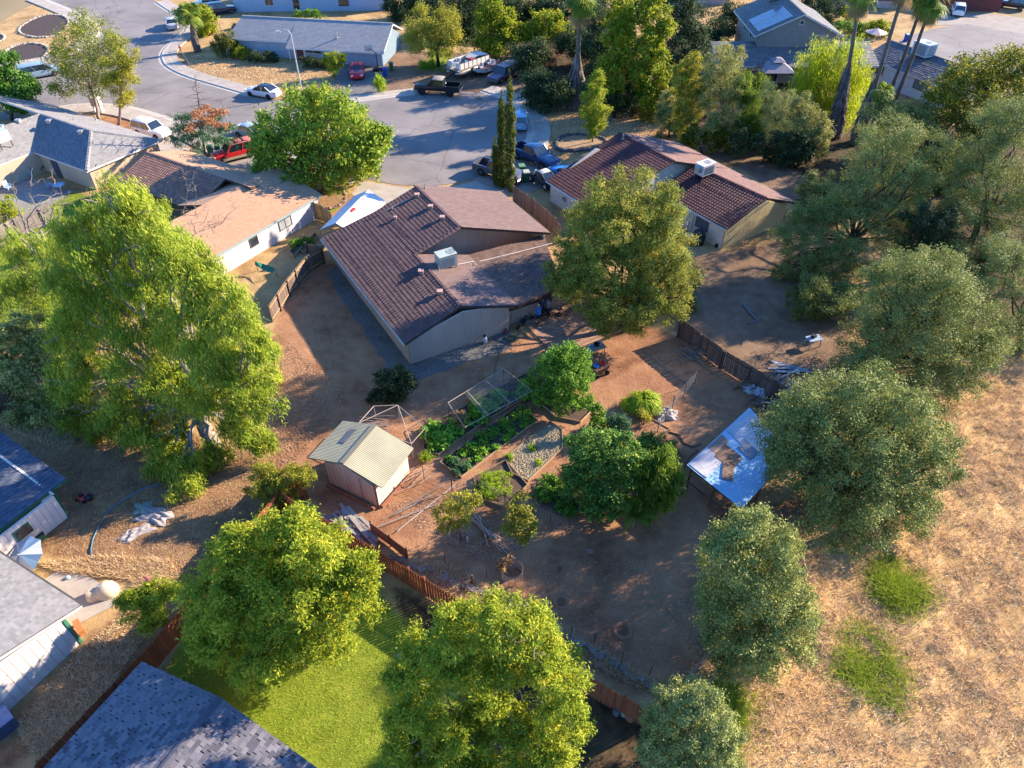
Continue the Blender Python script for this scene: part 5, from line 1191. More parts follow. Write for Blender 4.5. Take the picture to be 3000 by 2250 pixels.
for lb, base, lobes, sp in [
  ('dense undergrowth tree below the leaning dark oak trunk', (2430,930), [(2370,860,50,.4),(2430,880,55,.2),(2490,870,50,.2),(2400,920,40,0),(2330,890,40,.2)], 'oak'),
  ('low dark oak between the leaning and the forked trunk', (2730,830), [(2700,640,50,1),(2740,690,50,.8),(2690,720,45,.6),(2740,760,45,.3),(2770,640,45,1)], 'darkoak'),
  ('shadowed brush at the foot of the forked trunk', (2850,850), [(2810,740,45,.5),(2870,780,50,.2),(2920,770,45,.4),(2830,810,35,0)], 'oak'),
  ('dark oak crown between corner tree and right edge oaks', (2760,560), [(2720,450,50,1),(2760,500,50,.6),(2720,540,45,.3),(2780,560,40,0)], 'darkoak'),
  ('shaded oak by the gable corner of the yellow house', (2390,640), [(2400,540,45,.8),(2370,580,42,.4),(2430,590,42,.4),(2400,620,35,0)], 'oak')]:
    tree('oak_tree', lb, 'tree', base, lobes, sp, .2, BARK_D, OG, cover=2.0, clump=.5, maxn=30000, scale=1.0 if sp == 'oak' else .6, tbias=-.08)
tree('oak_tree', 'grey green oak around the palm trunks above the open oak', 'tree', (2640,520), [(2580,330,40,2),(2630,335,42,2),(2690,350,42,2),(2570,340,50,1.5),(2630,360,60,1.5),(2700,390,55,1),(2560,420,55,.8),(2620,440,60,.5)], 'oak', .3, BARK_D, OG, cover=1.6, clump=.7, maxn=30000, scale=1.3)
tree('shrub', 'dark rounded garden shrub between palm trunk and hedge at the top right', 'shrub', (2490,100), [(2470,82,22),(2510,85,25),(2535,90,18)], 'garden', .1, BARK_D, cover=1.8, clump=.6, maxn=5000, scale=1.6)
tree('shrub', 'sunlit orange green garden shrub by the far street', 'shrub', (2585,108), [(2560,85,20),(2590,90,25),(2580,75,15)], 'poplar', .1, BARK_D, cover=1.6, clump=.6, maxn=4000)
tree('shrub', 'thin yellow shrub beside the left palm trunk at the top', 'shrub', (2495,65), [(2490,35,20),(2500,50,18)], 'poplar', .08, BARK_D, cover=1.4, clump=.6, maxn=3000)

# young street tree, street trees top left
tree('young_tree', 'slim young yellow green tree in the stone ringed bed', 'tree', (1736, 418), [(1748,235,18,.2),(1742,270,25,.1),(1745,310,36,0),(1735,345,35,0),(1755,340,30,0),(1730,370,22,0),(1770,365,12,-.2)], 'lime', .08, BARK, cover=1.6, clump=.5, maxn=12000, scale=1.3, fork=.7, sq=1.2)
tree('street_tree', 'open olive green tree with pinkish trunk at the left street corner', 'tree', (290, 350), [(250,80,48,.5),(210,120,55,.5),(290,110,55,.3),(180,180,50,.3),(240,190,65,0),(310,170,50,0),(200,240,55,0),(280,240,45,-.2),(170,270,28,0),(340,130,28,0)], 'camphor', .2, BARK_P, cover=1.25, clump=.7, maxn=17000, scale=1.5, fork=.5)
tree('street_tree', 'narrower yellowish tree just right of the open corner tree', 'tree', (347, 365), [(375,175,30,.2),(345,200,38,.1),(375,230,30,0),(330,250,38,0),(350,290,28,0),(395,150,15,.2)], 'yellow', .18, BARK_P, cover=1.3, clump=.7, maxn=11000, fork=.55)
tree('street_tree', 'dark green street tree cut by the left edge behind the grey roof', 'tree', (33, 352), [(10,190,38,.3),(30,235,48,.2),(75,270,38,0),(20,290,48,0),(90,290,22,0),(60,310,28,0),(-20,250,50,0)], 'garden', .18, BARK_D, cover=1.6, clump=.8, maxn=12000, scale=2.0)
# shrubs round the houses
for lb, base, lobes, sp, sc in [
 ('shrub', (590,100), [(600,60,40,0),(570,40,32,.5),(540,45,28,.5),(605,90,28,-.3)], 'poplar', 1.0),]:
    tree('shrub', 'bushy yellow green shrub behind the short palm at the kerb', 'shrub', base, lobes, sp, .15, BARK_D, cover=1.8, clump=.7, maxn=9000)
tree('shrub', 'spiky dark topiary shrub at the left front corner of the long grey roof house', 'shrub', (660,168), [(650,120,18),(672,118,18),(640,140,20),(665,145,26),(685,150,18)], 'cypress', .08, BARK_D, cover=2.0, clump=.45, maxn=8000, sq=1.2)
tree('shrub', 'yellow leaved shrub beside the dark topiary', 'shrub', (715,172), [(705,150,18),(722,155,16)], 'poplar', .08, BARK_D, cover=1.6, clump=.45, maxn=3000)
tree('hedge', 'low dark hedge under the left windows of the long grey roof house', 'hedge', (770,182), [(745,165,20),(775,168,20),(800,172,16)], 'darkoak', .06, BARK_D, cover=1.8, clump=.45, maxn=5000)
tree('hedge', 'low dark hedge left of the garage of the long grey roof house', 'hedge', (930,198), [(910,180,18),(935,185,20),(955,188,16)], 'darkoak', .06, BARK_D, cover=1.8, clump=.45, maxn=5000)
tree('shrub', 'flat topped trimmed shrub with green table of leaves left of the red coupe', 'shrub', (980,228), [(975,200,22),(985,190,18),(960,172,18),(985,170,22),(1002,172,14)], 'lime', .09, BARK, cover=2.2, clump=.4, maxn=6000, scale=1.2, sq=.75)
tree('shrub', 'pale grass like shrub at the end of the asphalt driveway', 'shrub', (1110,270), [(1108,240,15),(1115,255,16),(1105,225,9)], 'herb', .04, BARK, cover=1.6, clump=.4, maxn=3500, scale=2.5)
tree('shrub', 'small dark clipped shrub near the top left house drive', 'shrub', (700,85), [(715,85,12),(690,82,12),(740,92,10)], 'darkoak', .05, BARK_D, cover=1.8, clump=.4, maxn=2500)
tree('hedge', 'green hedge in front of the blue house at the top', 'hedge', (900,60), [(870,42,12),(900,40,14),(925,45,14),(950,48,10)], 'garden', .05, BARK_D, cover=1.6, clump=.5, maxn=3000, scale=2)
tree('shrub', 'bright green clump on the lawn by the golden tree', 'shrub', (1250,200), [(1240,195,14),(1262,192,12)], 'herb', .05, BARK, cover=1.6, clump=.4, maxn=2500, scale=2.5)
tree('flower_bush', 'low dark flowering bush at the roof corner under the round street tree', 'shrub', (820,490), [(790,470,22),(815,480,20),(770,468,14)], 'garden', .05, BARK_D, cover=1.5, clump=.4, maxn=4000, scale=1.5)
# left behind the eucalyptus
LG2 = 'weeping trees behind the eucalyptus'
tree('weeping_tree', 'weeping green tree with grey bare limbs at the left edge', 'tree', (110, 960), [(30,720,50,2),(130,720,40,2),(60,800,55,1),(150,840,50,.5),(20,870,50,.5),(100,910,40,0),(200,760,35,2)], 'willow', .2, BARK_P, LG2, cover=.8, clump=.45, maxn=16000, dead=20, sq=1.1, tbias=-.08)
tree('weeping_tree', 'shadowed dull green tree below the weeping one at the left edge', 'tree', (130, 1180), [(80,980,60,1),(130,1050,65,.5),(40,1080,70,.3),(130,1120,65,0),(200,1190,60,-.3),(90,1190,55,-.3),(20,1010,60,1),(150,1240,45,-.4)], 'scrub', .15, BARK_P, LG2, cover=1.7, clump=.5, maxn=30000, dead=6)
tree('shrub', 'tan seeded shrub spray beside the eucalyptus foliage', 'shrub', (110,1075), [(108,985,22,.5),(95,1010,26,.3),(105,1040,22,0),(170,915,16,2)], 'brush', .05, BARK_P, cover=1.5, clump=.4, maxn=5000, tbias=.4)
tree('shrub', 'round green shrub by the grey roof patio at the left edge', 'shrub', (10,640), [(0,610,45),(25,620,28),(-20,620,45)], 'lime', .08, BARK, cover=1.8, clump=.4, maxn=9000, scale=1.1)
tree('shrub', 'lime green shrub by the pink cloth at the left fence', 'shrub', (432,1835), [(400,1750,40,.2),(450,1740,42,.2),(490,1730,30,.2),(420,1790,50,0),(460,1790,42,0),(375,1765,30,.2),(440,1820,35,-.2)], 'lime', .06, BARK, cover=1.9, clump=.32, maxn=26000, scale=.7)
tree('vine', 'olive green vine sprawling over the fence corner by the shed', 'vine', (815,1480), [(780,1400,45,.3),(840,1400,40,.2),(890,1390,32,.3),(770,1440,45,0),(830,1440,42,0),(790,1490,42,-.2),(850,1465,30,0)], 'yellow', .06, BARK, cover=1.5, clump=.32, maxn=20000, scale=.55, tbias=-.15)

# cypresses
for lb, bx, by, top, r in [('left and shortest of the three pencil cypresses', 1453, 545, 395, 14), ('middle of the three pencil cypresses, cut narrow', 1472, 550, 252, 17), ('tallest of the three pencil cypresses, on the right', 1494, 560, 200, 19)]:
    b = P(bx, by); t, _ = atY((bx + 1500) / 2 if bx < 1490 else bx + 8, top, b.y); hgt = t.z
    root = thing('cypress_tree', lb, 'tree', b, group='pencil cypresses by the driveway')
    MB().tube([b - Vector((0, 0, .1)), b + Vector((0, 0, hgt * .8))], [.16, .04], 6).build('trunk', BARK, root)
    d_ = (b - Vector((0, 0, HCAM))).length; rr = max(.18, r * d_ / FPX - .22)
    L_ = []
    for k in range(14):
        f = (k + .5) / 14; w_ = rr * (1.05 if f < .55 else 1.05 * (1 - ((f - .55) / .45) ** 1.7) + .05)
        L_.append((Vector((b.x + random.uniform(-.06, .06), b.y + random.uniform(-.06, .06), .25 + f * (hgt - .4))), (w_, w_, hgt / 14 * .95)))
    V, tn, m = crown_leaves(L_, 'cypress', cover=3.2, clump=.16, maxn=16000, jag=.1, inner=.05, scale=.75)
    quadmesh('crown', V, m, tn, parent=root)
# half dead conifer by the red car
b = P(600, 458); tp, _ = atY(570, 215, b.y + .0); root = thing('conifer_tree', 'half dead conifer with bare top and rusty branches beside the red car', 'tree', b)
mb = MB(); limb(mb, b - Vector((0, 0, .1)), tp, .16, .015, 6, .02, 8); LG_, LR_ = [], []
for k in range(46):
    f = .22 + .76 * k / 46; o = b.lerp(tp, f); a = k * 2.4; ln = (1 - f) * 4.2 + .35
    e = o + Vector((math.cos(a) * ln, math.sin(a) * ln, -ln * .1 + .1)); limb(mb, o, e, .035, .008, 4, .1, 3)
    if f < .52 or (f < .62 and k % 2):
        for s_ in (.5, .75, 1.0): (LR_ if (f > .42 and math.cos(a) > -.6) else LG_).append((o.lerp(e, s_), (ln * .22, ln * .22, .16)))
mb.build('trunk', BARK, root)
V, tn, m = crown_leaves(LG_, 'conifer', cover=1.1, clump=.3, maxn=9000); quadmesh('crown', V, m, tn, parent=root)
V, tn, m = crown_leaves(LR_, 'rust', cover=.7, clump=.3, maxn=4000); o = quadmesh('dead_foliage', V, m, tn, parent=root); o['label'] = 'rusty dead branches'

# ------------------------------------------------------------------ palms
FROND = leafmat('palm_frond', [(0.05, 0.09, 0.012), (0.11, 0.17, 0.02), (0.18, 0.23, 0.03), (0.30, 0.30, 0.05)], .3)
DEADF = leafmat('palm_dead', [(0.075, 0.055, 0.052), (0.125, 0.095, 0.085), (0.18, 0.14, 0.12), (0.25, 0.19, 0.15)], .1)
DRYF = leafmat('palm_drying', [(0.18, 0.11, 0.05), (0.27, 0.18, 0.08), (0.33, 0.23, 0.10), (0.36, 0.25, 0.06)], .25)
def fan_fronds(c, n, size, lo, hi, m, name, root, droop=.35):
    Vs, T = [], []
    for k in range(n):
        az = random.uniform(0, 2 * math.pi); el = random.uniform(lo, hi); d = Vector((math.cos(az) * math.cos(el), math.sin(az) * math.cos(el), math.sin(el)))
        s = d.cross(Vector((0, 0, 1))).normalized(); u = s.cross(d); L = size * random.uniform(.8, 1.1); h0 = c + d * L * .5; tt = random.random()
        Vs += [c - s * .02, c + s * .02, h0 + s * .03, h0 - s * .03]; T.append(tt)
        for j in range(11):
            a = (j - 5) / 5 * 1.25; e = (d * math.cos(a) + s * math.sin(a)); q = h0 + e * L * .3; r_ = h0 + e * L * .62 - Vector((0, 0, L * droop * (.5 + abs(a) * .4)))
            w_ = (u.cross(e)).normalized() * L * .045
            Vs += [h0, q - w_, r_, q + w_]; T.append(min(1, max(0, tt * .6 + random.uniform(0, .4))))
    quadmesh(name, np.array([tuple(v) for v in Vs]), m, np.array(T), parent=root)
def palm(lb, base, top, rt, skirt=None, size=1.9, ddy=0.0, dry=True, zb=0.0, group='tall fan palms'):
    b = P(*base); c, _ = atY(top[0], top[1], b.y + ddy); root = thing('palm_tree', lb, 'palm tree', b, group=group)
    mb = MB(); pts = [b.lerp(c, k / 10) + Vector((math.sin(k * .5) * .12, 0, 0)) for k in range(11)]; pts[0].z = -.2
    mb.tube(pts, [rt * 1.25] + [rt * (1 - .03 * k) for k in range(1, 11)], 8); mb.build('trunk', BARK, root, smooth=True)
    fan_fronds(c, 34, size, -.7, 1.3, FROND, 'crown', root, .4)
    if dry: fan_fronds(c - Vector((0, 0, .3)), 16, size * .8, -1.35, -.8, DRYF, 'drying_fronds', root, .6)
    if skirt:
        Vs, T = [], []; f0, f1, r0 = skirt
        for k in range(420):
            f = random.uniform(f0, f1); q = b.lerp(c, f); a = random.uniform(0, 2 * math.pi); g = (f - f0) / (f1 - f0)
            r1 = r0 * (.55 + .75 * math.sin(min(1, (1 - g) * 1.15) * math.pi * .62)) * random.uniform(.7, 1.1)
            p = q + Vector((math.cos(a) * rt, math.sin(a) * rt, .5)); e = q + Vector((math.cos(a) * r1, math.sin(a) * r1, -random.uniform(.7, 1.5)))
            s = (e - p).cross(Vector((math.cos(a), math.sin(a), .3))).normalized() * random.uniform(.08, .2); mid = p.lerp(e, .6)
            Vs += [p, mid + s, e, mid - s]; T.append(random.random())
        quadmesh('dead_skirt', np.array([tuple(v) for v in Vs]), DEADF, np.array(T), parent=root)
    return root
palm('tall fan palm with full grey skirt of dead fronds above the turning circle', (1684, 318), (1702, 2), .3, (.06, .5, 1.15), 2.4, 1.0)
palm('leftmost tall thin palm of the four at the upper right', (2446, 405), (2527, -22), .27, (.05, .52, .85), 2.1, 2.0)
palm('second tall palm from the left at the upper right, leaning', (2505, 420), (2662, -55), .25, (.05, .4, .8), 2.1, 2.0)
palm('third palm at the upper right, its stem paler and crossing the white house', (2600, 285), (2712, -5), .25, None, 2.1, 1.0)
palm('rightmost palm in front of the white house cooler', (2622, 290), (2735, 8), .25, None, 2.2, 1.0)
palm('leaning skirted palm trunk hidden among the oaks at the upper right', (2535, 520), (2590, 270), .24, (.02, .85, .75), 1.2, 2.0, False)
palm('short bushy palm with shaggy trunk at the kerb by the parked sedan', (577, 152), (555, 40), .2, (.2, .75, .5), 1.9, 0, False, group=None)
# bare trees
def bare(lb, base, tips, r=.1, group=None, dy=0):
    b = P(*base); root = thing('bare_tree', lb, 'tree', b, group=group); mb = MB()
    for tx, ty in tips:
        e, _ = atY(tx, ty, b.y + dy + random.uniform(-.8, .8)); pts = limb(mb, (b.x, b.y, -.1), e, r, r * .15, 5, .15, 7)
        for k in range(9):
            p = pts[random.randint(2, 7)]; q = p + Vector((random.uniform(-1, 1), random.uniform(-1, 1), random.uniform(-.1, 1))) * (e - b).length * .22; pp = limb(mb, p, q, r * .25, .008, 4, .2, 4)
            for j in range(3): w0 = pp[random.randint(1, 3)]; limb(mb, w0, w0 + Vector((random.uniform(-1, 1), random.uniform(-1, 1), random.uniform(-.2, .8))) * .6, .012, .005, 3, .1, 3)
    mb.build('trunk', BARK_P, root); return root
bare('leafless grey tree in front of the old board fence at the left', (110, 760), [(40,560),(90,545),(130,600),(20,640),(160,540),(190,580)], .12)
bare('thin leafless twigs rising at the tan roof beside the eucalyptus', (560, 730), [(545,530),(575,560),(610,620),(660,640),(690,610)], .07)
# ------------------------------------------------------------------ vehicles
TYRE = mat('tyre_rubber', (0.018, 0.018, 0.019), (0.012, 0.012, 0.013), 6, .9)
RIM = mat('alloy_rim', (0.42, 0.42, 0.43), (0.3, 0.3, 0.31), 4, .35, metal=.7)
RIMW = mat('white_rim', (0.7, 0.68, 0.66), rough=.5); RIMD = mat('dark_rim', (0.035, 0.035, 0.04), rough=.4)
CGL = mat('car_glass', (0.018, 0.024, 0.03), (0.012, 0.016, 0.02), 2, .06, spec=.9)
LAMP = mat('lamp_clear', (0.65, 0.65, 0.62), rough=.2, spec=.7); TAIL = mat('lamp_red', (0.45, 0.015, 0.012), rough=.25, spec=.6)
BLK = mat('black_plastic', (0.02, 0.02, 0.022), rough=.6); CHR = mat('chrome', (0.62, 0.62, 0.63), rough=.18, metal=1.0)
def section(w, zb, zt, cr, r=.12):
    return [(-w * .86, zb), (-w * .98, zb + .14), (-w, (zb + zt) / 2), (-w * .97, zt - r * .8), (-w * .86, zt - r * .12), (-w * .5, zt + cr * .7), (0, zt + cr), (w * .5, zt + cr * .7), (w * .86, zt - r * .12), (w * .97, zt - r * .8), (w, (zb + zt) / 2), (w * .98, zb + .14), (w * .86, zb)]
def loft(mb, st):
    vs = []; n = None
    for x, w, zb, zt, cr in st:
        s = section(w, zb, zt, cr); n = len(s); vs += [(x, y, z) for y, z in s]
    fs = []
    for i in range(len(st) - 1):
        for k in range(n):
            k2 = (k + 1) % n; fs.append((i * n + k, i * n + k2, (i + 1) * n + k2, (i + 1) * n + k))
    fs.append(tuple(range(n))); fs.append(tuple((len(st) - 1) * n + k for k in reversed(range(n))))
    return mb.add(vs, fs)
KINDS = {  # length, half width, body stations (x from rear -L/2 .. front L/2 as fractions, width f, zb, zt, crown), cabin: (belt z, rear bottom, rear top, front top, front bottom, roof z)
 'sedan': (4.7, .90, [(-.5, .80, .32, .80, .0), (-.47, .93, .24, .96, .02), (-.35, 1, .2, 1.0, .02), (-.1, 1, .2, .98, .02), (.2, 1, .2, .95, .03), (.38, .97, .2, .84, .05), (.47, .88, .22, .70, .03), (.5, .74, .3, .56, 0)], (.95, -.40, -.21, .06, .24, 1.44)),
 'coupe': (4.8, .95, [(-.5, .82, .32, .82, 0), (-.47, .95, .24, .98, .02), (-.33, 1, .2, 1.02, .02), (-.1, .97, .2, .96, .02), (.2, 1, .2, .93, .03), (.38, 1, .2, .86, .05), (.47, .92, .22, .72, .03), (.5, .78, .3, .56, 0)], (.94, -.36, -.16, .02, .18, 1.34)),
 'suv': (4.75, .93, [(-.5, .86, .4, .95, 0), (-.48, .96, .32, 1.08, .02), (-.3, 1, .28, 1.10, .02), (0, 1, .28, 1.08, .02), (.22, 1, .28, 1.05, .03), (.4, .98, .28, .98, .04), (.48, .9, .3, .86, .02), (.5, .78, .4, .7, 0)], (1.06, -.485, -.43, .08, .21, 1.78)),
 'minivan': (5.1, .98, [(-.5, .86, .36, .95, 0), (-.48, .97, .26, 1.1, .02), (-.3, 1, .22, 1.1, .02), (0, 1, .22, 1.08, .02), (.25, 1, .22, 1.02, .03), (.4, .96, .22, .88, .05), (.48, .86, .24, .72, .02), (.5, .72, .34, .58, 0)], (1.04, -.485, -.44, .14, .33, 1.76)),
 'beetle': (4.0, .72, [(-.5, .45, .42, .62, 0), (-.44, .66, .36, .82, .05), (-.3, .86, .34, .98, .08), (0, 1, .34, 1.0, .04), (.2, .92, .34, .98, .06), (.36, .72, .36, .88, .06), (.47, .52, .4, .66, .02), (.5, .36, .44, .55, 0)], (.96, -.30, -.10, .09, .17, 1.5)),
}
def wheels(root, xs, hw, r, wd, rim, arch=True):
    for x in xs:
        for sy in (-1, 1):
            y = sy * (hw - wd / 2 + .025)
            prof = [(r * .62, -wd / 2), (r * .94, -wd / 2), (r, -wd / 2 + .05), (r, wd / 2 - .05), (r * .94, wd / 2), (r * .62, wd / 2)]
            t = MB().lathe((x, y, r), prof, 18, 'Y').build('wheel', TYRE, root, smooth=True, angle=40)
            mb = MB().lathe((x, y + sy * (wd / 2 - .03), r), [(r * .63, -.02), (r * .63, .02)], 14, 'Y')
            for k in range(5):
                a = k * 2 * math.pi / 5; mb.bar((x, y + sy * (wd / 2 + .0), r), (x + math.cos(a) * r * .6, y + sy * (wd / 2 + .0), r + math.sin(a) * r * .6), .07, .05)
            mb.build('rim', rim, t)
            if arch:
                am = MB(); n = 10; yy = sy * (hw * .985)
                for k in range(n):
                    a0, a1 = math.pi * k / n, math.pi * (k + 1) / n
                    am.add([(x + math.cos(a) * rr, yy + o, r + math.sin(a) * rr) for a in (a0, a1) for rr in (r * .98, r * 1.17) for o in (-.02 * sy, .03 * sy)], [(0, 2, 6, 4), (1, 5, 7, 3), (2, 3, 7, 6), (0, 4, 5, 1)])
                am.build('wheel_arch', BLK, root)
def cabin(root, L, hw, cab, body, wtop=.78, wbot=.93, roofm=None, pillars=True):
    zb, rb, rt, ft, fb, zr = cab; xs = [rb * L, rt * L, ft * L, fb * L]
    def ring(x, w, z): return [(x, -w, z), (x, w, z)]
    B = [(xs[0], -hw * wbot, zb - .04), (xs[3], -hw * wbot, zb - .06), (xs[3] , hw * wbot, zb - .06), (xs[0], hw * wbot, zb - .04)]
    T = [(xs[1], -hw * wtop, zr - .05), (xs[2], -hw * wtop, zr - .05), (xs[2], hw * wtop, zr - .05), (xs[1], hw * wtop, zr - .05)]
    B, T = [Vector(p) for p in B], [Vector(p) for p in T]
    MB().add(B + T, [(4, 5, 6, 7), (0, 1, 5, 4), (1, 2, 6, 5), (2, 3, 7, 6), (3, 0, 4, 7)]).build('window_glass', CGL, root)
    rm = MB(); e = .05
    loftp = []
    for f, z in ((0, zr - .06), (.06, zr - .01), (.5, zr + .03), (.92, zr - .005), (1, zr - .07)):
        x = (xs[1] - e) + (xs[2] - xs[1] + 2 * e) * f; w_ = hw * wtop + .035
        loftp.append([(x, -w_, z - .05), (x, -w_ * .9, z), (x, 0, z + .025), (x, w_ * .9, z), (x, w_, z - .05)])
    vs = [p for r_ in loftp for p in r_]; fs = []
    for i in range(4):
        for k in range(4): fs.append((i * 5 + k, i * 5 + k + 1, i * 5 + k + 6, i * 5 + k + 5))
    rm.add(vs, [tuple(reversed(f)) for f in fs]); rm.build('roof', roofm or body, root, smooth=True)
    pm = MB()
    for s0, s1 in ((0, 0), (1, 1), (2, 2), (3, 3)): pm.bar(B[s0] * 1.005, T[s1] * 1.005 + Vector((0, 0, .02)), .09, .07)
    for sy in (0, 3):
        o = 1 if sy == 0 else 2
        m0 = B[sy].lerp(B[o], .48); m1 = T[sy].lerp(T[o], .45); pm.bar(m0, m1, .08, .05)
    pm.build('pillar', body, root)
def detail(root, L, hw, zf, zr, front=LAMP, plate=True):
    for sy in (-1, 1):
        MB().box((L * .478, sy * hw * .66, zf), (.14, hw * .36, .15)).build('headlight', front, root)
        MB().box((-L * .485, sy * hw * .72, zr), (.12, hw * .26, .2)).build('tail_light', TAIL, root)
    MB().box((L * .492, 0, zf - .16), (.06, hw * .9, .16)).build('grille', BLK, root)
    MB().box((-L * .497, 0, zr - .22), (.03, .5, .13)).build('number_plate', LAMP, root)
def car(kind, label, rear, front, body, rim=RIM, cat='car', name='parked_car', zoff=0, roofm=None, group='parked cars and trucks', length=None, r=None):
    a = P(*rear); b = P(*front); c = (a + b) / 2; ang_ = math.atan2(b.y - a.y, b.x - a.x)
    L, hw, st, cab = KINDS[kind]
    root = thing(name, label, cat, (c.x, c.y, .03 + zoff), ang_, group)
    r = r or (.36 if kind in ('suv',) else .32); zo = 0.0
    MB_ = MB(); loft(MB_, [(x * L, w * hw, zb + zo, zt + zo, cr) for x, w, zb, zt, cr in st])
    MB_.build('body', body, root, smooth=True, angle=35)
    cabin(root, L, hw, cab, body, roofm=roofm)
    wheels(root, (-L * .29, L * .31), hw, r, .22, rim)
    detail(root, L, hw, .66 if kind != 'suv' else .78, .82 if kind != 'suv' else .95)
    for sy in (-1, 1): MB().box((L * .17, sy * (hw + .08), cab[0] + .03), (.1, .18, .14)).build('mirror', body, root)
    return root
def pickup(label, rear, front, body, rim=RIM, L=5.8, roofm=None, lift=0.0, cap=False, old=False, group='parked cars and trucks'):
    a = P(*rear); b = P(*front); c = (a + b) / 2; ang_ = math.atan2(b.y - a.y, b.x - a.x); hw = .98
    root = thing('pickup_truck', label, 'pickup truck', (c.x, c.y, .03), ang_, group)
    z = .42 + lift; H_ = 1.12 + lift
    mb = MB(); loft(mb, [(-.15 * L, hw, z, H_, .01), (.1 * L, hw, z, H_, .01), (.2 * L, hw, z, H_ - .02, .02), (.24 * L, hw, z, H_ - .02, .05), (.42 * L, hw * .97, z, H_ - .08, .05), (.485 * L, hw * .93, z, H_ - .14, .02), (.5 * L, hw * .86, z + .1, H_ - .3, 0)])
    mb.build('body', body, root, smooth=True, angle=35)
    bed = MB(); x0, x1 = -.5 * L, -.15 * L; xm = (x0 + x1) / 2; lx = x1 - x0
    for sy in (-1, 1): bed.box((xm, sy * (hw - .06), (z + H_) / 2), (lx, .12, H_ - z))
    bed.box((x0 + .05, 0, (z + H_) / 2 + .02), (.1, hw * 1.98 - .24, H_ - z)); bed.box((xm, 0, z + .1), (lx - .1, hw * 2 - .24, .1)); bed.box((x1 - .02, 0, (z + H_) / 2), (.08, hw * 2 - .24, H_ - z))
    bed.build('cargo_bed', body, root)
    MB().box((xm, 0, z + .17), (lx - .22, hw * 2 - .28, .02)).build('bed_liner', BLK, root)
    cabin(root, L, hw, (H_, -.15, -.135, .10, .215, H_ + .72), body, .80, .95, roofm)
    if cap:
        MB().box((xm, 0, H_ + .3), (lx, hw * 1.9, .58)).box((xm, 0, H_ + .62), (lx * .98, hw * 1.8, .06)).build('bed_cap', roofm or body, root)
    rr = .40 + lift * .4
    wheels(root, (-.30 * L, .33 * L), hw, rr, .28, rim)
    detail(root, L, hw, H_ - .32, H_ - .25)
    MB().box((.505 * L, 0, z + .05), (.14, hw * 1.9, .2)).build('bumper', CHR, root); MB().box((-.505 * L, 0, z + .03), (.14, hw * 1.85, .18)).build('bumper', CHR, root)
    for sy in (-1, 1):
        MB().box((.16 * L, sy * (hw + .12), H_ + .12), (.12, .22, .22)).build('mirror', BLK, root); MB().box((.03 * L, sy * (hw + .04), z - .06), (1.9, .14, .06)).build('running_board', BLK, root)
    return root
car('minivan', 'steel blue minivan parked at the kerb beside the mulch beds', (66,236), (176,214), paint('steel_blue', (0.20, 0.28, 0.34)), cat='minivan', name='minivan')
car('sedan', 'pale grey sedan parked tail towards us by the shaggy palm', (511,99), (504,62), paint('pale_silver', (0.42, 0.44, 0.48)))
car('suv', 'dark navy hatchback suv on the drive at the top left house', (612,46), (690,35), paint('navy', (0.012, 0.02, 0.05)), cat='suv')
car('suv', 'white and silver car half hidden behind the navy one at the top edge', (640,18), (575,26), paint('white_paint', (0.66, 0.66, 0.66)))
car('sedan', 'white electric looking sedan with dark glass roof on the street', (826,290), (722,273), paint('white_paint', (0, 0, 0)), RIMD, roofm=CGL)
car('sedan', 'silver blue sedan half hidden by the round leafy tree', (692,390), (792,412), paint('silver_blue', (0.30, 0.36, 0.42)))
car('suv', 'white car parked behind the corner of the grey shingled roof', (402,386), (500,410), paint('white_paint', (0, 0, 0)))
REDP = paint('red_paint', (0.55, 0.018, 0.02)); FADE = mat('sun_faded_red', (0.40, 0.13, 0.11), (0.30, 0.08, 0.07), 5, .7)
t = car('suv', 'red suv with sun faded roof and rack behind the tan roof', (748,448), (632,478), REDP, cat='suv', roofm=FADE, r=.38)
mb = MB()
for x in (-1.2, -.3): mb.box((x, 0, 1.86), (.06, 1.35, .05))
for sy in (-1, 1): mb.box((-.75, sy * .6, 1.84), (1.6, .05, .05))
mb.build('roof_rack', BLK, t); MB().box((0, -.94, .42), (3.0, .03, .26)).box((0, .94, .42), (3.0, .03, .26)).build('lower_trim', mat('tan_trim', (0.42, 0.33, 0.22), rough=.6), t)
t = car('coupe', 'red sports coupe with twin dark bonnet stripes facing us on the drive', (1049,198), (1047,243), paint('bright_red', (0.62, 0.012, 0.016)), RIMD, cat='sports car')
mb = MB()
for sy in (-.2, .2): mb.slab([(2.2, sy - .12, .80), (2.2, sy + .12, .80), (1.0, sy + .12, 1.005), (1.0, sy - .12, 1.005)], .01); mb.slab([(.1, sy - .12, 1.385), (.1, sy + .12, 1.385), (-.75, sy + .12, 1.385), (-.75, sy - .12, 1.385)], .01); mb.slab([(-1.7, sy - .12, 1.045), (-1.7, sy + .12, 1.045), (-2.25, sy + .12, 1.01), (-2.25, sy - .12, 1.01)], .01)
mb.build('stripe', BLK, t)
DUST = mat('dusty_roof', (0.30, 0.25, 0.20), (0.2, 0.17, 0.14), 3, .6)
pickup('black crew cab pickup parked along the kerb of the turning circle', (1356,279), (1214,270), paint('black_paint', (0.008, 0.009, 0.011)), RIMD, 6.0, DUST, .16)
pickup('old purple pickup with white topped bed cap behind the cypresses', (1513,214), (1437,250), paint('faded_purple', (0.075, 0.055, 0.10)), RIM, 5.3, mat('dusty_white', (0.42, 0.36, 0.31), (0.33, 0.28, 0.24), 3, .7), cap=True)
pickup('deep blue crew cab pickup facing the yellow house', (1512,452), (1622,500), paint('deep_blue', (0.012, 0.045, 0.13)), RIM, 6.0, None, .14)
pickup('grey pickup partly hidden by the cypresses', (1405,500), (1524,538), paint('grey_silver', (0.09, 0.09, 0.105)), RIM, 5.7, None, .05)
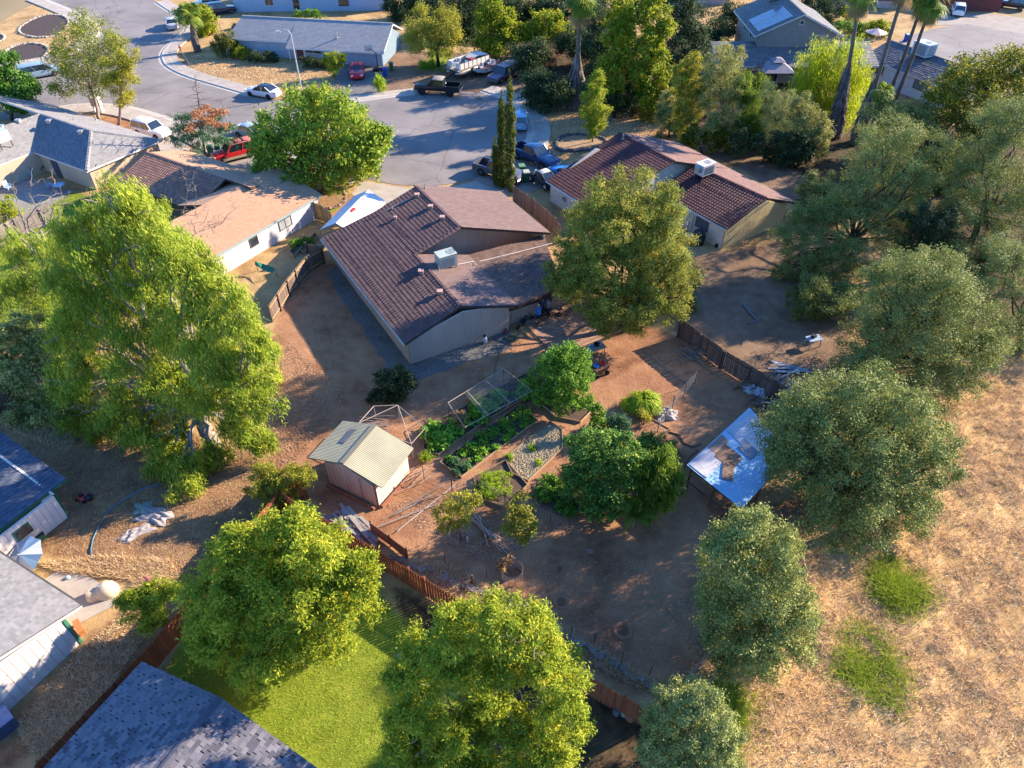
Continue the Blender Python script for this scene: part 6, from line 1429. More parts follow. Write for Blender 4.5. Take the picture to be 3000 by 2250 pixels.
car('suv', 'light blue van like car peeking out right of the tallest cypress', (1522,390), (1520,345), paint('pale_blue', (0.20, 0.36, 0.48)))
car('beetle', 'dark primer grey baja beetle with pale roof by the yellow house', (1622,562), (1562,526), mat('primer_grey', (0.05, 0.06, 0.075), (0.035, 0.04, 0.05), 3, .6), RIMW, zoff=.12, roofm=mat('cream_roof', (0.5, 0.46, 0.4), rough=.6), r=.38, name='beetle_car')
car('sedan', 'small bright blue car mostly hidden behind the yellow house roof', (1700,545), (1628,508), paint('sky_blue', (0.03, 0.22, 0.50)))
car('suv', 'white utility suv parked on the far street at the top right', (2805,62), (2798,22), paint('white_paint', (0, 0, 0)), cat='suv')
car('suv', 'dark car on the drive in the top right corner', (2990,28), (2935,20), paint('charcoal_paint', (0.03, 0.03, 0.035)), cat='suv')

# boats
WHB = mat('boat_white', (0.60, 0.56, 0.50), (0.52, 0.48, 0.43), 1.5, .4, spec=.5); ALU = mat('pontoon_metal', (0.50, 0.45, 0.36), (0.4, 0.36, 0.3), 2, .35, metal=.5)
a, b = P(1440,195), P(1308,240); c = (a + b) / 2
t = thing('pontoon_boat', 'white pontoon boat on its trailer beside the golden tree', 'boat', (c.x, c.y, 0), math.atan2(b.y - a.y, b.x - a.x), 'boats on trailers')
for sy in (-1, 1): MB().lathe((0, sy * .85, .95), [(.05, -3.3), (.36, -2.9), (.36, 2.4), (.22, 3.0), (.03, 3.4)], 14, 'X').build('pontoon', ALU, t, smooth=True)
MB().box((0, 0, 1.36), (6.4, 2.5, .12)).build('deck', mat('deck_tan', (0.35, 0.27, 0.2), rough=.8), t)
mb = MB()
for sy in (-1, 1): mb.box((.1, sy * 1.2, 1.83), (5.6, .05, .75))
mb.box((-2.7, 0, 1.83), (.05, 2.4, .75)); mb.box((2.75, .75, 1.83), (.05, .9, .75)); mb.box((2.75, -.75, 1.83), (.05, .9, .75)); mb.build('side_panel', WHB, t)
mb = MB()
for sy in (-1, 1):
    mb.bar((-2.7, sy * 1.22, 2.24), (2.9, sy * 1.22, 2.24), .05)
    for k in range(8): mb.bar((-2.7 + .78 * k, sy * 1.23, 1.4), (-2.7 + .78 * k, sy * 1.23, 2.24), .04)
mb.build('railing', CHR, t)
mb = MB()
for x, y in ((-1.9, -.7), (-1.9, .7), (1.6, -.8), (1.6, .8)): mb.box((x, y, 1.62), (1.1, .6, .42)).box((x - .45, y, 1.95), (.2, .6, .45))
mb.build('seat', mat('seat_blue', (0.30, 0.36, 0.42), rough=.6), t); MB().box((.1, .6, 1.85), (.6, .6, .85)).build('console', mat('console_red', (.35, .03, .03), rough=.5), t)
mb = MB().slab([(-2.6, -1.15, 2.3), (-2.6, 1.15, 2.3), (-.9, .9, 2.42), (-.9, -.9, 2.42)], .05); mb.build('canopy', mat('canopy_blue', (0.03, 0.10, 0.22), (0.02, 0.07, 0.16), 2, .7), t)
mb = MB().slab([(-.9, -.9, 2.42), (-.9, .9, 2.42), (.2, .5, 2.2), (.2, -.5, 2.2)], .05); mb.build('folded_cover', mat('cover_grey', (0.45, 0.44, 0.45), (0.33, .33, .35), 2, .8), t)
mb = MB()
for sy in (-.7, .7): mb.bar((-3, sy, .55), (3.4, sy * .5, .55), .1)
mb.bar((3.4, 0, .5), (4.6, 0, .45), .1); mb.box((-1, 0, .42), (.1, 2.0, .1)); mb.build('trailer_frame', BLK, t)
wheels(t, (-1.4, -.6), 1.05, .3, .2, RIMW, False)
a, b = P(1475,200), P(1385,232); c = (a + b) / 2
t = thing('fishing_boat', 'low maroon and white fishing boat between pontoon boat and old truck', 'boat', (c.x, c.y, 0), math.atan2(b.y - a.y, b.x - a.x), 'boats on trailers')
st = [(-2.6, .95, .5, 1.15), (-1.5, 1.05, .45, 1.15), (0, 1.05, .45, 1.15), (1.4, .9, .5, 1.2), (2.3, .5, .7, 1.28), (2.75, .06, 1.0, 1.32)]
vs = []
for x, w_, z0, z1 in st: vs += [(x, -w_, z1), (x, -w_ * .8, z0 + .1), (x, 0, z0), (x, w_ * .8, z0 + .1), (x, w_, z1)]
fs = [(i * 5 + k, i * 5 + k + 1, i * 5 + k + 6, i * 5 + k + 5) for i in range(5) for k in range(4)] + [(0, 1, 2, 3, 4)]
MB().add(vs, fs).build('hull', WHB, t, smooth=True, angle=30)
MB().prism([(-2.5, -.85), (0, -.92), (1.3, -.8), (2.2, -.42), (2.6, 0), (2.2, .42), (1.3, .8), (0, .92), (-2.5, .85)], .98, 1.08).build('deck', mat('boat_maroon', (0.20, 0.09, 0.10), (0.13, 0.06, 0.07), 2, .7), t)
mb = MB()
for x, y in ((-.4, -.4), (-.4, .4), (1.5, 0)): mb.box((x, y, 1.28), (.55, .55, .2)).box((x - .25, y, 1.55), (.12, .55, .45))
mb.build('seat', mat('seat_grey', (0.45, 0.43, 0.45), rough=.6), t)
mb = MB()
for sy in (-1, 1): mb.bar((-2.5, sy * .97, 1.35), (0, sy * 1.05, 1.35), .05); [mb.bar((-2.5 + k * .8, sy * 1.0, 1.1), (-2.5 + k * .8, sy * 1.0, 1.35), .04) for k in range(4)]
mb.build('railing', CHR, t); MB().box((-2.75, 0, 1.2), (.4, .4, .8)).build('motor', BLK, t)
mb = MB(); mb.bar((-2, 0, .35), (3.8, 0, .4), .12); mb.box((-.6, 0, .33), (.1, 1.7, .1)); mb.build('trailer_frame', BLK, t); wheels(t, (-.6,), .95, .3, .2, RIMW, False)

# ------------------------------------------------------------------ street furniture
b = P(887, 281); tp, _ = atY(853, 86, b.y); hd, _ = atY(822, 93, b.y)
t = thing('street_lamp', 'tall pale street lamp with curved arm by the round tree', 'street lamp', b)
mb = MB(); PALE = mat('pale_metal', (0.52, 0.51, 0.48), rough=.45, metal=.3)
mb.tube([b, (b.x, b.y, tp.z * .5), (b.x, b.y, tp.z - .5)], [.11, .09, .07], 8); mb.build('pole', PALE, t)
MB().tube([(b.x, b.y, tp.z - .5), (b.x - .25, b.y, tp.z - .05), (b.x - .8, b.y - .1, tp.z + .05), (hd.x, b.y - .2, hd.z + .1)], .045, 6).build('arm', PALE, t)
MB().box((hd.x - .25, b.y - .2, hd.z + .08), (.6, .25, .14)).build('lamp_head', PALE, t)
MB().tube([b + Vector((0, 0, 0)), b + Vector((0, 0, .35))], .2, 8).build('base', CONC, t)
b = P(292, 330); t = thing('mailbox_cluster', 'white cluster mailbox on two legs at the left street corner', 'mailbox', b)
M_ = Matrix.Translation(b) @ Matrix.Rotation(-.15, 4, 'Z'); WM = mat('mailbox_white', (0.66, 0.62, 0.56), rough=.6)
MB().box((0, 0, 1.35), (1.2, .5, .95), 0, M_).box((0, 0, 1.86), (1.35, .65, .08), 0, M_).build('cabinet', WM, t)
for sx in (-.45, .45): MB().box((sx, 0, .44), (.16, .4, .88), 0, M_).build('leg', WM, t)
mb = MB()
for i in range(4):
    for j in range(3): mb.box((-.44 + .29 * i, -.26, 1.05 + .3 * j), (.26, .02, .26), 0, M_)
mb.build('mailbox_door', mat('mailbox_tan', (0.42, 0.36, 0.28), rough=.6), t, kind='stuff')
b = P(236, 330); t = thing('street_sign', 'thin street sign post left of the white mailbox', 'sign', b)
MB().tube([b, b + Vector((0, 0, 2.6))], .03, 6).build('post', PALE, t); MB().box(b + Vector((0, 0, 2.7)), (.5, .03, .18)).build('sign_plate', PALE, t)
b = P(531, 152); t = thing('fire_hydrant', 'red fire hydrant on the kerb by the wire fence', 'fire hydrant', b)
MB().lathe(b + Vector((0, 0, .14)), [(.16, 0), (.16, .06), (.11, .08), (.11, .55), (.15, .58), (.15, .64), (.1, .74), (.03, .8)], 10).build('barrel', paint('hydrant_red', (.5, .03, .03)), t, smooth=True, angle=40)
MB().lathe(b + Vector((0, 0, .58)), [(.05, -.2), (.05, .2)], 8, 'X').build('outlet', paint('hydrant_red', (0, 0, 0)), t)
b = P(1108, 208); t = thing('basketball_hoop', 'portable basketball hoop in front of the blue garage', 'basketball hoop', b)
MB().box(b + Vector((0, 0, .2)), (1.2, .8, .35)).build('base', BLK, t); q = b + Vector((0, 0, 2.4))
MB().tube([b + Vector((0, 0, .3)), q], .06, 6).tube([q, q + Vector((-.9, .1, .55))], .05, 6).build('pole', BLK, t)
MB().box(q + Vector((-1.0, .1, .6)), (1.1, .05, .7)).build('backboard', PALE, t); MB().lathe(q + Vector((-1.0, -.2, .35)), [(.22, 0), (.22, .03)], 12).build('rim', paint('hydrant_red', (0, 0, 0)), t)
def bin_(px, py, label, m, lidm, s=1.0, rz=.2):
    b = P(px, py); t = thing('wheelie_bin', label, 'wheelie bin', (b.x, b.y, .02), rz, 'wheeled rubbish bins'); w0, w1, hh = .24 * s, .30 * s, 1.0 * s
    MB().add([(-w0, -w0, .06), (w0, -w0, .06), (w0, w0, .06), (-w0, w0, .06), (-w1, -w1, hh), (w1, -w1, hh), (w1, w1, hh), (-w1, w1, hh)], [(3, 2, 1, 0), (4, 5, 6, 7), (0, 1, 5, 4), (1, 2, 6, 5), (2, 3, 7, 6), (3, 0, 4, 7)]).box((0, 0, hh - .04), (w1 * 2.08, w1 * 2.08, .06)).build('body', m, t)
    MB().add([(-w1 * 1.08, -w1 * 1.1, hh + .01), (w1 * 1.08, -w1 * 1.1, hh + .01), (w1 * 1.08, w1 * 1.15, hh + .01), (-w1 * 1.08, w1 * 1.15, hh + .01), (-w1 * .9, -w1 * .9, hh + .07), (w1 * .9, -w1 * .9, hh + .07), (w1 * .9, w1 * 1.1, hh + .1), (-w1 * .9, w1 * 1.1, hh + .1)], [(4, 5, 6, 7), (0, 1, 5, 4), (1, 2, 6, 5), (2, 3, 7, 6), (3, 0, 4, 7), (3, 2, 1, 0)]).build('lid', lidm, t)
    for sx in (-1, 1): MB().lathe((sx * w0 * 1.05, w0, .11), [(.11, -.03), (.11, .03)], 10, 'X').build('wheel', TYRE, t)
    MB().bar((-w1, w1 * 1.2, hh - .02), (w1, w1 * 1.2, hh - .02), .04).build('handle', m, t)
GB = mat('bin_green', (0.03, 0.11, 0.06), rough=.6); GBL = mat('bin_green_lid', (0.12, 0.22, 0.11), (0.1, .18, .09), 3, .7); BB = mat('bin_blue', (0.015, 0.06, 0.32), rough=.5)
bin_(1129, 223, 'blue wheelie bin on the drive beside the red coupe', BB, BB); bin_(1147, 207, 'dark green wheelie bin behind the blue one', GB, GB)
bin_(1528, 515, 'green wheelie bin nearer the blue pickup, back one of two', GB, GBL, 1.1); bin_(1541, 533, 'green wheelie bin with pale lid beside the baja beetle', GB, mat('bin_pale_lid', (0.38, 0.38, 0.30), rough=.7), 1.1)
bin_(643, 452, 'green wheelie bin beside the red suv bonnet', GB, GBL); bin_(620, 455, 'green wheelie bin under the rusty conifer', GB, GB); bin_(679, 432, 'pale lime bin behind the red suv', mat('bin_lime', (0.30, 0.40, 0.20), rough=.6), mat('bin_lime', (0, 0, 0)), .9)
bin_(2653, 122, 'blue recycling bin on the far street by the white house', BB, mat('bin_pale_blue', (.3, .4, .5), rough=.6)); bin_(700, 30, 'dark green bin by the navy car at the top left', GB, GB)
b = P(657, 428); t = thing('marker_post', 'short white post by the sidewalk behind the red suv', 'post', b); MB().tube([b, b + Vector((0, 0, 1.1))], .07, 8).build('shaft', WM, t); MB().tube([b + Vector((0, 0, 1.1)), b + Vector((0, 0, 1.16))], .085, 8).build('cap', WM, t)
# ------------------------------------------------------------------ fences: posts, rails and every board on its own
FB_RED = mat('fence_redwood', (0.27, 0.082, 0.033), (0.19, 0.055, 0.024), 2.5, .8, .3, vary=.22, stretch=(1, 1, .25))
FB_OLD = mat('fence_weathered', (0.17, 0.115, 0.085), (0.105, 0.07, 0.055), 2.5, .9, .4, vary=.3, stretch=(1, 1, .25))
FB_GREY = mat('fence_grey', (0.25, 0.205, 0.175), (0.16, 0.13, 0.112), 2.5, .9, .4, vary=.25, stretch=(1, 1, .25))
FB_TAN = mat('fence_tan', (0.42, 0.26, 0.12), (0.33, 0.2, 0.09), 2.5, .85, .3, vary=.15, stretch=(1, 1, .25))
def fence(label, pts, m, hgt=1.75, bw=.14, gap=.012, side=1, post=2.4, rails=(.35, 1.4), postm=None, jit=.02, railm=None, group='board fences'):
    """side: which face of the rails carries the boards (left of the run is +1)"""
    pts = [P(*p) for p in pts]; t = thing('fence', label, 'fence', pts[0], group=group)
    for a, b in zip(pts[:-1], pts[1:]):
        d = b - a; L = d.length; d.normalize(); n = Vector((-d.y, d.x, 0)); rz = math.atan2(d.y, d.x)
        for k in range(int(L / post) + 1):
            p = a + d * min(L, k * post + .05); piece('post', postm or m, (p.x - n.x * side * .08, p.y - n.y * side * .08, hgt * .5), (.1, .1, hgt), rz, t)
        for z in rails:
            q = (a + b) / 2 - n * side * .035; piece('rail', railm or m, (q.x, q.y, z), (L, .045, .09), rz, t)
        nb = int(L / (bw + gap))
        for i in range(nb):
            p = a + d * (i + .5) * L / nb + n * side * random.uniform(.005, .018); hh = hgt + random.uniform(-jit, jit)
            piece('board', m, (p.x, p.y, hh / 2 + .02), (L / nb - gap, .02, hh), rz + random.uniform(-.02, .02), t, rx=random.uniform(-.012, .012), ry=random.uniform(-.01, .01))
    return t
fence('red brown board fence running from the shed corner down to the lower right', [(832,1492),(1245,1745),(1560,1940),(1895,2135)], FB_RED, 1.75, .15, .03, -1, 2.4)
fence('red brown board fence from the corner down past the bottom left house', [(832,1497),(568,1827),(466,1950),(300,2130),(150,2290)], FB_RED, 1.75, .15, .012, 1, 2.4)
fence('short red brown fence return behind the shed', [(832,1490),(905,1460)], FB_RED, 1.7, .15, .012, 1, 2.4)
fence('old weathered fence between dirt yard and bare yard on the right', [(1985,985),(2110,1080),(2290,1190)], FB_OLD, 1.7, .15, .012, 1, 2.2)
fence('dark board fence between the middle house and the yellow house', [(1503,592),(1560,632),(1625,688),(1640,715)], FB_OLD, 1.8, .15, .012, -1, 2.2)
fence('weathered fence with tan rails left of the middle house', [(950,772),(905,800),(850,868),(800,945)], FB_OLD, 1.6, .15, .012, -1, 2.0, railm=FB_TAN)
fence('grey weathered board fence at the left edge by the patio', [(-30,740),(60,690),(165,645)], FB_GREY, 1.7, .16, .01, 1, 2.4, railm=FB_GREY)
fence('tan board fence between the whitewashed wall and the white canopy', [(918,640),(952,652),(978,672)], FB_TAN, 1.8, .14, .012, -1, 2.4)
fence('shadowed fence piece at the far left edge behind the eucalyptus', [(-30,1230),(40,1190),(110,1150)], FB_OLD, 1.6, .15, .012, 1, 2.4)
# gate
g0, g1 = P(905, 762), P(952, 772); t = thing('gate', 'dark timber frame gate at the back corner of the middle house', 'gate', g0); d = (g1 - g0).normalized(); rz = math.atan2(d.y, d.x); Lg = (g1 - g0).length
for z in (.15, .85, 1.6): piece('rail', FB_OLD, (*((g0 + g1) / 2).xy, z), (Lg, .06, .1), rz, t)
for k in (0, 1): piece('post', FB_OLD, (*g0.lerp(g1, k).xy, .9), (.12, .12, 1.8), rz, t)
for k in range(8): piece('board', FB_OLD, (g0.x + (g1.x - g0.x) * (k + .5) / 8, g0.y + (g1.y - g0.y) * (k + .5) / 8 + .05, .88), (Lg / 8 - .02, .02, 1.6), rz, t)
# wire fence along the pavement
WIRE = mat('wire', (0.30, 0.28, 0.25), rough=.5, metal=.4)
def wire_fence(label, pts, hgt=1.1, post=2.2, rows=6, pm=None, cat='fence', mesh=.25, group=None):
    pts = [P(*p) for p in pts]; t = thing('wire_fence', label, cat, pts[0], group=group); w = MB()
    for a, b in zip(pts[:-1], pts[1:]):
        L = (b - a).length; n = max(1, round(L / post))
        for k in range(n + 1):
            p = a.lerp(b, k / n); MB().tube([p - Vector((0, 0, .05)), p + Vector((random.uniform(-.04, .04), random.uniform(-.04, .04), hgt + .1))], .025, 5).build('post', pm or WIRE, t)
        for r_ in range(rows + 1): z = hgt * r_ / rows + .03; w.bar(a + Vector((0, 0, z)), b + Vector((0, 0, z)), .008)
        for k in range(int(L / mesh)): p = a.lerp(b, k * mesh / L); w.bar(p, p + Vector((0, 0, hgt)), .007)
    w.build('wire_mesh', WIRE, t, kind='stuff'); return t
wire_fence('low wire fence along the pavement of the long grey roof house', [(545,100),(527,150),(560,205),(640,235),(760,262),(900,262)], 1.0, 2.5, 4, mesh=.5)
RSTY = mat('rusty_stake', (0.16, 0.075, 0.05), (0.1, .05, .035), 5, .9)
wire_fence('wire and stake fence across the lower garden', [(1243,1405),(1325,1440),(1400,1440),(1480,1480),(1560,1500),(1665,1555)], 1.1, 1.6, 6, RSTY, mesh=.18)
wire_fence('leaning wire panel by the grass clumps', [(1925,1270),(1968,1200),(2035,1125)], 1.2, 1.5, 8, RSTY, mesh=.15)
wire_fence('stake line behind the stone row by the long fence', [(1365,1740),(1520,1810),(1670,1870),(1740,1890),(1820,1940),(1900,1985)], 1.1, 2.2, 2, RSTY, mesh=2.0)
wire_fence('wire cage fence at the bottom corner of the dirt yard', [(2010,2000),(2075,1925),(2095,1985),(2035,2060),(2010,2000)], 1.0, 1.2, 6, WIRE, mesh=.2)

# ------------------------------------------------------------------ garden beds with edge boards
EDGE = mat('bed_board', (0.36, 0.24, 0.14), (0.26, 0.165, 0.095), 3, .9, .3, vary=.2)
def bed(label, pts, soil, top=.1, hb=.2, skip=()):
    p = poly(pts); t = thing('garden_bed', label, 'garden bed', sum(p, Vector()) / len(p), group='raised vegetable beds')
    MB().prism([(v.x, v.y) for v in p], -.05, top).build('soil', soil, t)
    for i in range(len(p)):
        if i in skip: continue
        a, b = p[i], p[(i + 1) % len(p)]; d = b - a
        piece('edge_board', EDGE, (*((a + b) / 2).xy, hb / 2), (d.length + .02, .045, hb), math.atan2(d.y, d.x), t)
    return t
SOIL = mat('garden_soil', (0.11, 0.065, 0.045), (0.06, 0.038, 0.028), 4, .95, .6); SOILR = mat('red_soil', (0.30, 0.15, 0.08), (0.22, 0.1, 0.055), 3, .95, .5)
GRAVM = mat('crumbly_mulch', (0.36, 0.285, 0.18), (0.14, 0.11, 0.07), 2.2, .95, .9)
bed('long bed of squash plants under the wire trellis', [(1240,1325),(1285,1335),(1440,1225),(1590,1140),(1545,1095),(1380,1185),(1245,1255)], SOIL, .08)
bed('soil bed with sparse green rows beside the squash bed', [(1290,1358),(1352,1402),(1575,1235),(1520,1190)], SOIL, .06)
mul = bed('bed heaped with crumbly grey mulch', [(1478,1345),(1612,1240),(1647,1263),(1647,1317),(1547,1412),(1500,1390)], GRAVM, .1)
bed('small bed with bright feathery green bush', [(1388,1402),(1482,1352),(1545,1425),(1480,1488),(1402,1462)], SOIL, .06)
bed('shaded bed of low dark green groundcover', [(1560,1430),(1612,1390),(1705,1492),(1660,1520),(1580,1485)], SOIL, .06, skip=(0, 1, 2, 3, 4))
bed('bed under the tall tomato bush', [(1558,1160),(1625,1140),(1740,1200),(1700,1240),(1628,1225)], SOIL, .06)
bed('bare raised bed of pale red earth', [(1829,1282),(1900,1228),(1962,1262),(1862,1312)], SOILR, .14)
bed('narrow green seedling bed by the wire panel', [(1690,1272),(1730,1238),(1800,1290),(1750,1308)], SOIL, .08)
# lumps of mulch
V = scatter([(v.x, v.y) for v in poly([(1485,1345),(1612,1246),(1640,1266),(1640,1315),(1547,1402),(1505,1385)])], 2600); mb = MB()
for x, y in V:
    r = random.uniform(.03, .085); mb.tint = random.random()
    z = .1; vs = [(x + r * math.cos(a) * random.uniform(.6, 1.4), y + r * math.sin(a) * random.uniform(.6, 1.4), z) for a in (0, 1.6, 3.1, 4.7)] + [(x + random.uniform(-.02, .02), y, z + r * random.uniform(.5, 1.1))]
    mb.add(vs, [(0, 1, 4), (1, 2, 4), (2, 3, 4), (3, 0, 4)])
mb.build('mulch_lumps', tintmat('mulch_lump', [(0.17, 0.13, 0.08), (0.29, 0.23, 0.14), (0.37, 0.295, 0.185), (0.43, 0.35, 0.23)], .95), mul, kind='stuff', tint=True)
def plant(name, label, px, r, hgt, sp, n=1200, scale=1.0, cat='plant', group=None, lob=6, clump=.16, flat=.7, **kw):
    b = P(*px); root = thing(name, label, cat, b, group=group); L_ = []
    for k in range(lob):
        a = random.uniform(0, 6.28); q = r * math.sqrt(random.random()) * .75; rr = r * random.uniform(.35, .55)
        L_.append((Vector((b.x + math.cos(a) * q, b.y + math.sin(a) * q, max(.1, hgt * random.uniform(.35, .8)))), (rr, rr, max(.1, rr * flat, hgt * .3))))
    V, tn, m = crown_leaves(L_, sp, cover=2.0, clump=clump, scale=scale, maxn=n, **kw)
    mb = MB()
    for c, rr in L_: mb.tube([(b.x, b.y, -.02), c], [.02, .008], 4)
    mb.build('stem', BARK, root); quadmesh('foliage', V, m, tn, parent=root); return root
for lb, px in [('squash plant at the near left end of the trellis bed', (1270,1300)), ('squash plant at the left edge of the trellis bed', (1262,1268)), ('squash plant second from the near end of the trellis bed', (1310,1280)), ('squash plant under the near trellis bay', (1355,1245)), ('squash plant in the middle of the trellis bed', (1400,1225)), ('squash plant by the front trellis post', (1440,1205)), ('squash plant beneath the netting', (1470,1170)), ('squash plant at the far end of the trellis bed', (1520,1150)), ('squash plant tucked behind the netting', (1400,1195))]:
    plant('squash_plant', lb, px, .85, .45, 'squash', 700, 1.0, group='squash plants in the trellis bed', clump=.3)
for k in range(14):
    u_, v_ = (k % 7 + .5) / 7, k // 7; plant('seedling', 'row seedling in the soil bed, %s row, %s from the near end' % (('left', 'right')[v_], ('first', 'second', 'third', 'fourth', 'fifth', 'sixth', 'seventh')[k % 7]), (1318 + 215 * u_ + (-14 if v_ == 0 else 22), 1372 - 150 * u_ + (-8 if v_ == 0 else 14)), .42, .25, 'squash', 260, .6, group='seedlings in the soil bed', clump=.15, lob=4)
for lb, px, r in [('bean seedlings at the middle of the soil bed', (1420,1295), .7), ('leafy seedlings nearer the far end of the soil bed', (1475,1262), .8), ('dark broad leaved plant at the far end of the soil bed', (1540,1225), .8), ('scattered seedlings in the near half of the soil bed', (1385,1325), .6)]:
    plant('vegetable_plant', lb, px, r, .3, 'garden', 700, 1.0, group='vegetables in the soil bed', clump=.2)
plant('herb_clump', 'feathery grey green clump at the near corner of the soil bed', (1338,1372), .75, .35, 'conifer', 2600, .6, clump=.15)
plant('herb_clump', 'small green clump left of the feathery grey one', (1255,1345), .5, .5, 'herb', 1200, 1.2, clump=.18)
plant('herb_clump', 'bright feathery yellow green bush in the small bed', (1450,1432), 1.15, .7, 'herb', 4500, 1.1, clump=.2, lob=10)
plant('herb_clump', 'little green sprig in the middle of the mulch heap', (1562,1318), .35, .3, 'herb', 500, 1.0); plant('herb_clump', 'second green sprig near the mulch bed edge', (1577,1360), .3, .25, 'herb', 400, 1.0); plant('herb_clump', 'green tuft at the left tip of the mulch bed', (1490,1345), .35, .3, 'herb', 500, 1.0)
for lb, px, r in [('groundcover plants at the far end of the shaded bed', (1610,1425), .8), ('groundcover plants in the middle of the shaded bed', (1632,1460), .95), ('groundcover plants at the near end of the shaded bed', (1665,1495), .7), ('groundcover plants on the left of the shaded bed', (1590,1458), .7)]:
    plant('groundcover_plant', lb, px, r, .22, 'garden', 900, 1.0, group='plants in the shaded bed', clump=.2)
GT = dict(cover=1.9, clump=.28)
tree('tomato_bush', 'tall sprawling tomato bush next to the red tray cart', 'bush', (1655,1200), [(1625,1050,38,.3),(1670,1040,40,.3),(1600,1090,40,.2),(1650,1090,48,0),(1700,1090,36,0),(1620,1140,42,0),(1680,1140,50,-.2),(1590,1160,28,.1),(1650,1190,36,-.3),(1700,1170,36,-.2)], 'garden', .05, maxn=26000, **GT)
tree('shrub', 'dark green shrub at the corner of the gravel strip', 'shrub', (1150,1170), [(1130,1120,35,.2),(1170,1105,38,.2),(1190,1130,32,0),(1120,1155,35,0),(1160,1150,38,-.1),(1105,1170,24,0)], 'darkoak', .05, maxn=16000, scale=.6, **GT)
tree('vine_thicket', 'glossy vine thicket heaped on a lattice in the garden', 'vine', (1770,1500), [(1700,1310,45,.5),(1760,1295,50,.5),(1820,1310,45,.4),(1690,1370,45,.3),(1750,1360,55,.2),(1820,1370,55,0),(1710,1430,48,0),(1770,1430,50,-.2),(1740,1480,40,-.4),(1800,1480,40,-.4),(1670,1400,28,.2),(1860,1330,35,.3)], 'passion', .06, maxn=24000, **GT)
tree('bamboo_clump', 'rounded yellow green bamboo like bush beside the sheet roofed shelter', 'bush', (1930,1500), [(1920,1340,45,.3),(1960,1360,42,.2),(1880,1380,42,.2),(1930,1400,52,0),(1980,1410,36,0),(1890,1440,45,-.1),(1950,1450,45,-.2),(1910,1480,38,-.3),(1860,1420,28,.1)], 'bamboo', .06, maxn=20000, **GT)
tree('shrub', 'dark leafy shrub behind the bamboo like bush', 'shrub', (1930,1345), [(1890,1300,32,.2),(1930,1300,35,.1),(1960,1320,28,0),(1870,1320,24,0)], 'passion', .05, maxn=8000, **GT)
tree('shrub', 'small bright shrub between the garden paths', 'shrub', (1760,1260), [(1745,1205,22,0),(1760,1230,25,0),(1775,1245,18,-.1)], 'garden', .04, maxn=5000, **GT)
tree('shrub', 'grey green upright shrub right of the small bright one', 'shrub', (1818,1275), [(1810,1235,24,0),(1830,1245,22,0),(1800,1260,20,-.1)], 'conifer', .04, maxn=5000, scale=.7, **GT)
tree('shrub', 'reddish young shrub in the raised earth bed', 'shrub', (1885,1245), [(1880,1215,16,0),(1892,1228,15,0)], 'yellow', .03, maxn=2000, scale=.6, **GT)
for lb, base, lobes in [('young fruit tree with pale trunk guard left of the garden gate', (1350,1585), [(1330,1470,36,.1),(1370,1480,36,0),(1300,1500,32,.1),(1345,1520,38,0),(1390,1460,24,0),(1310,1540,26,-.1)]), ('young fruit tree at the end of the fallen poles', (1530,1600), [(1520,1470,30,.1),(1545,1500,32,0),(1500,1500,28,0),(1530,1530,36,-.1),(1555,1550,24,-.1),(1495,1550,24,-.1),(1525,1575,22,-.2)])]:
    tree('fruit_tree', lb, 'tree', base, lobes, 'yellow', .06, BARK, 'young fruit trees in wire rings', cover=.75, clump=.25, maxn=6000, scale=.7, tbias=-.05)
tree('shrub', 'straggly bare twigged shrub inside the lower wire ring', 'shrub', (1500,1680), [(1490,1640,20,.1),(1470,1660,18,0)], 'brush', .03, cover=.7, clump=.3, maxn=1200, dead=5)
def grass_clump(label, px, r, hgt, n, m=None, name='grass_clump'):
    b = P(*px); root = thing(name, label, 'ornamental grass', b); Vs, T = [], []
    for k in range(n):
        a = random.uniform(0, 6.28); q = r * .45 * math.sqrt(random.random()); hgt_ = hgt; o = Vector((b.x + math.cos(a) * q, b.y + math.sin(a) * q, 0)); d = Vector((math.cos(a + random.uniform(-.5, .5)), math.sin(a + random.uniform(-.5, .5)), 0)); h_ = hgt * random.uniform(.7, 1.1)
        m1 = o + d * r * random.uniform(.02, .38) + Vector((0, 0, h_)); e = o + d * r * random.uniform(.75, 1.05) + Vector((0, 0, h_ * random.uniform(.25, .7))); s = Vector((-d.y, d.x, 0)) * .022
        Vs += [o - s, o + s, m1 + s, m1 - s, m1 - s, m1 + s, e + s * .1, e - s * .1]; t_ = random.random(); T += [t_, t_]
    quadmesh('blades', np.array([tuple(v) for v in Vs]), m or LM['herb'][0], np.array(T), parent=root); MB().lathe(b, [(r * .4, 0), (r * .3, hgt * .3), (.02, hgt * .4)], 8).build('crown_base', BARK, root)
grass_clump('large arching green grass clump in the dirt yard', (1885,1195), 1.0, .95, 1100); grass_clump('smaller green grass clump left of the large one', (1838,1195), .5, .7, 400)
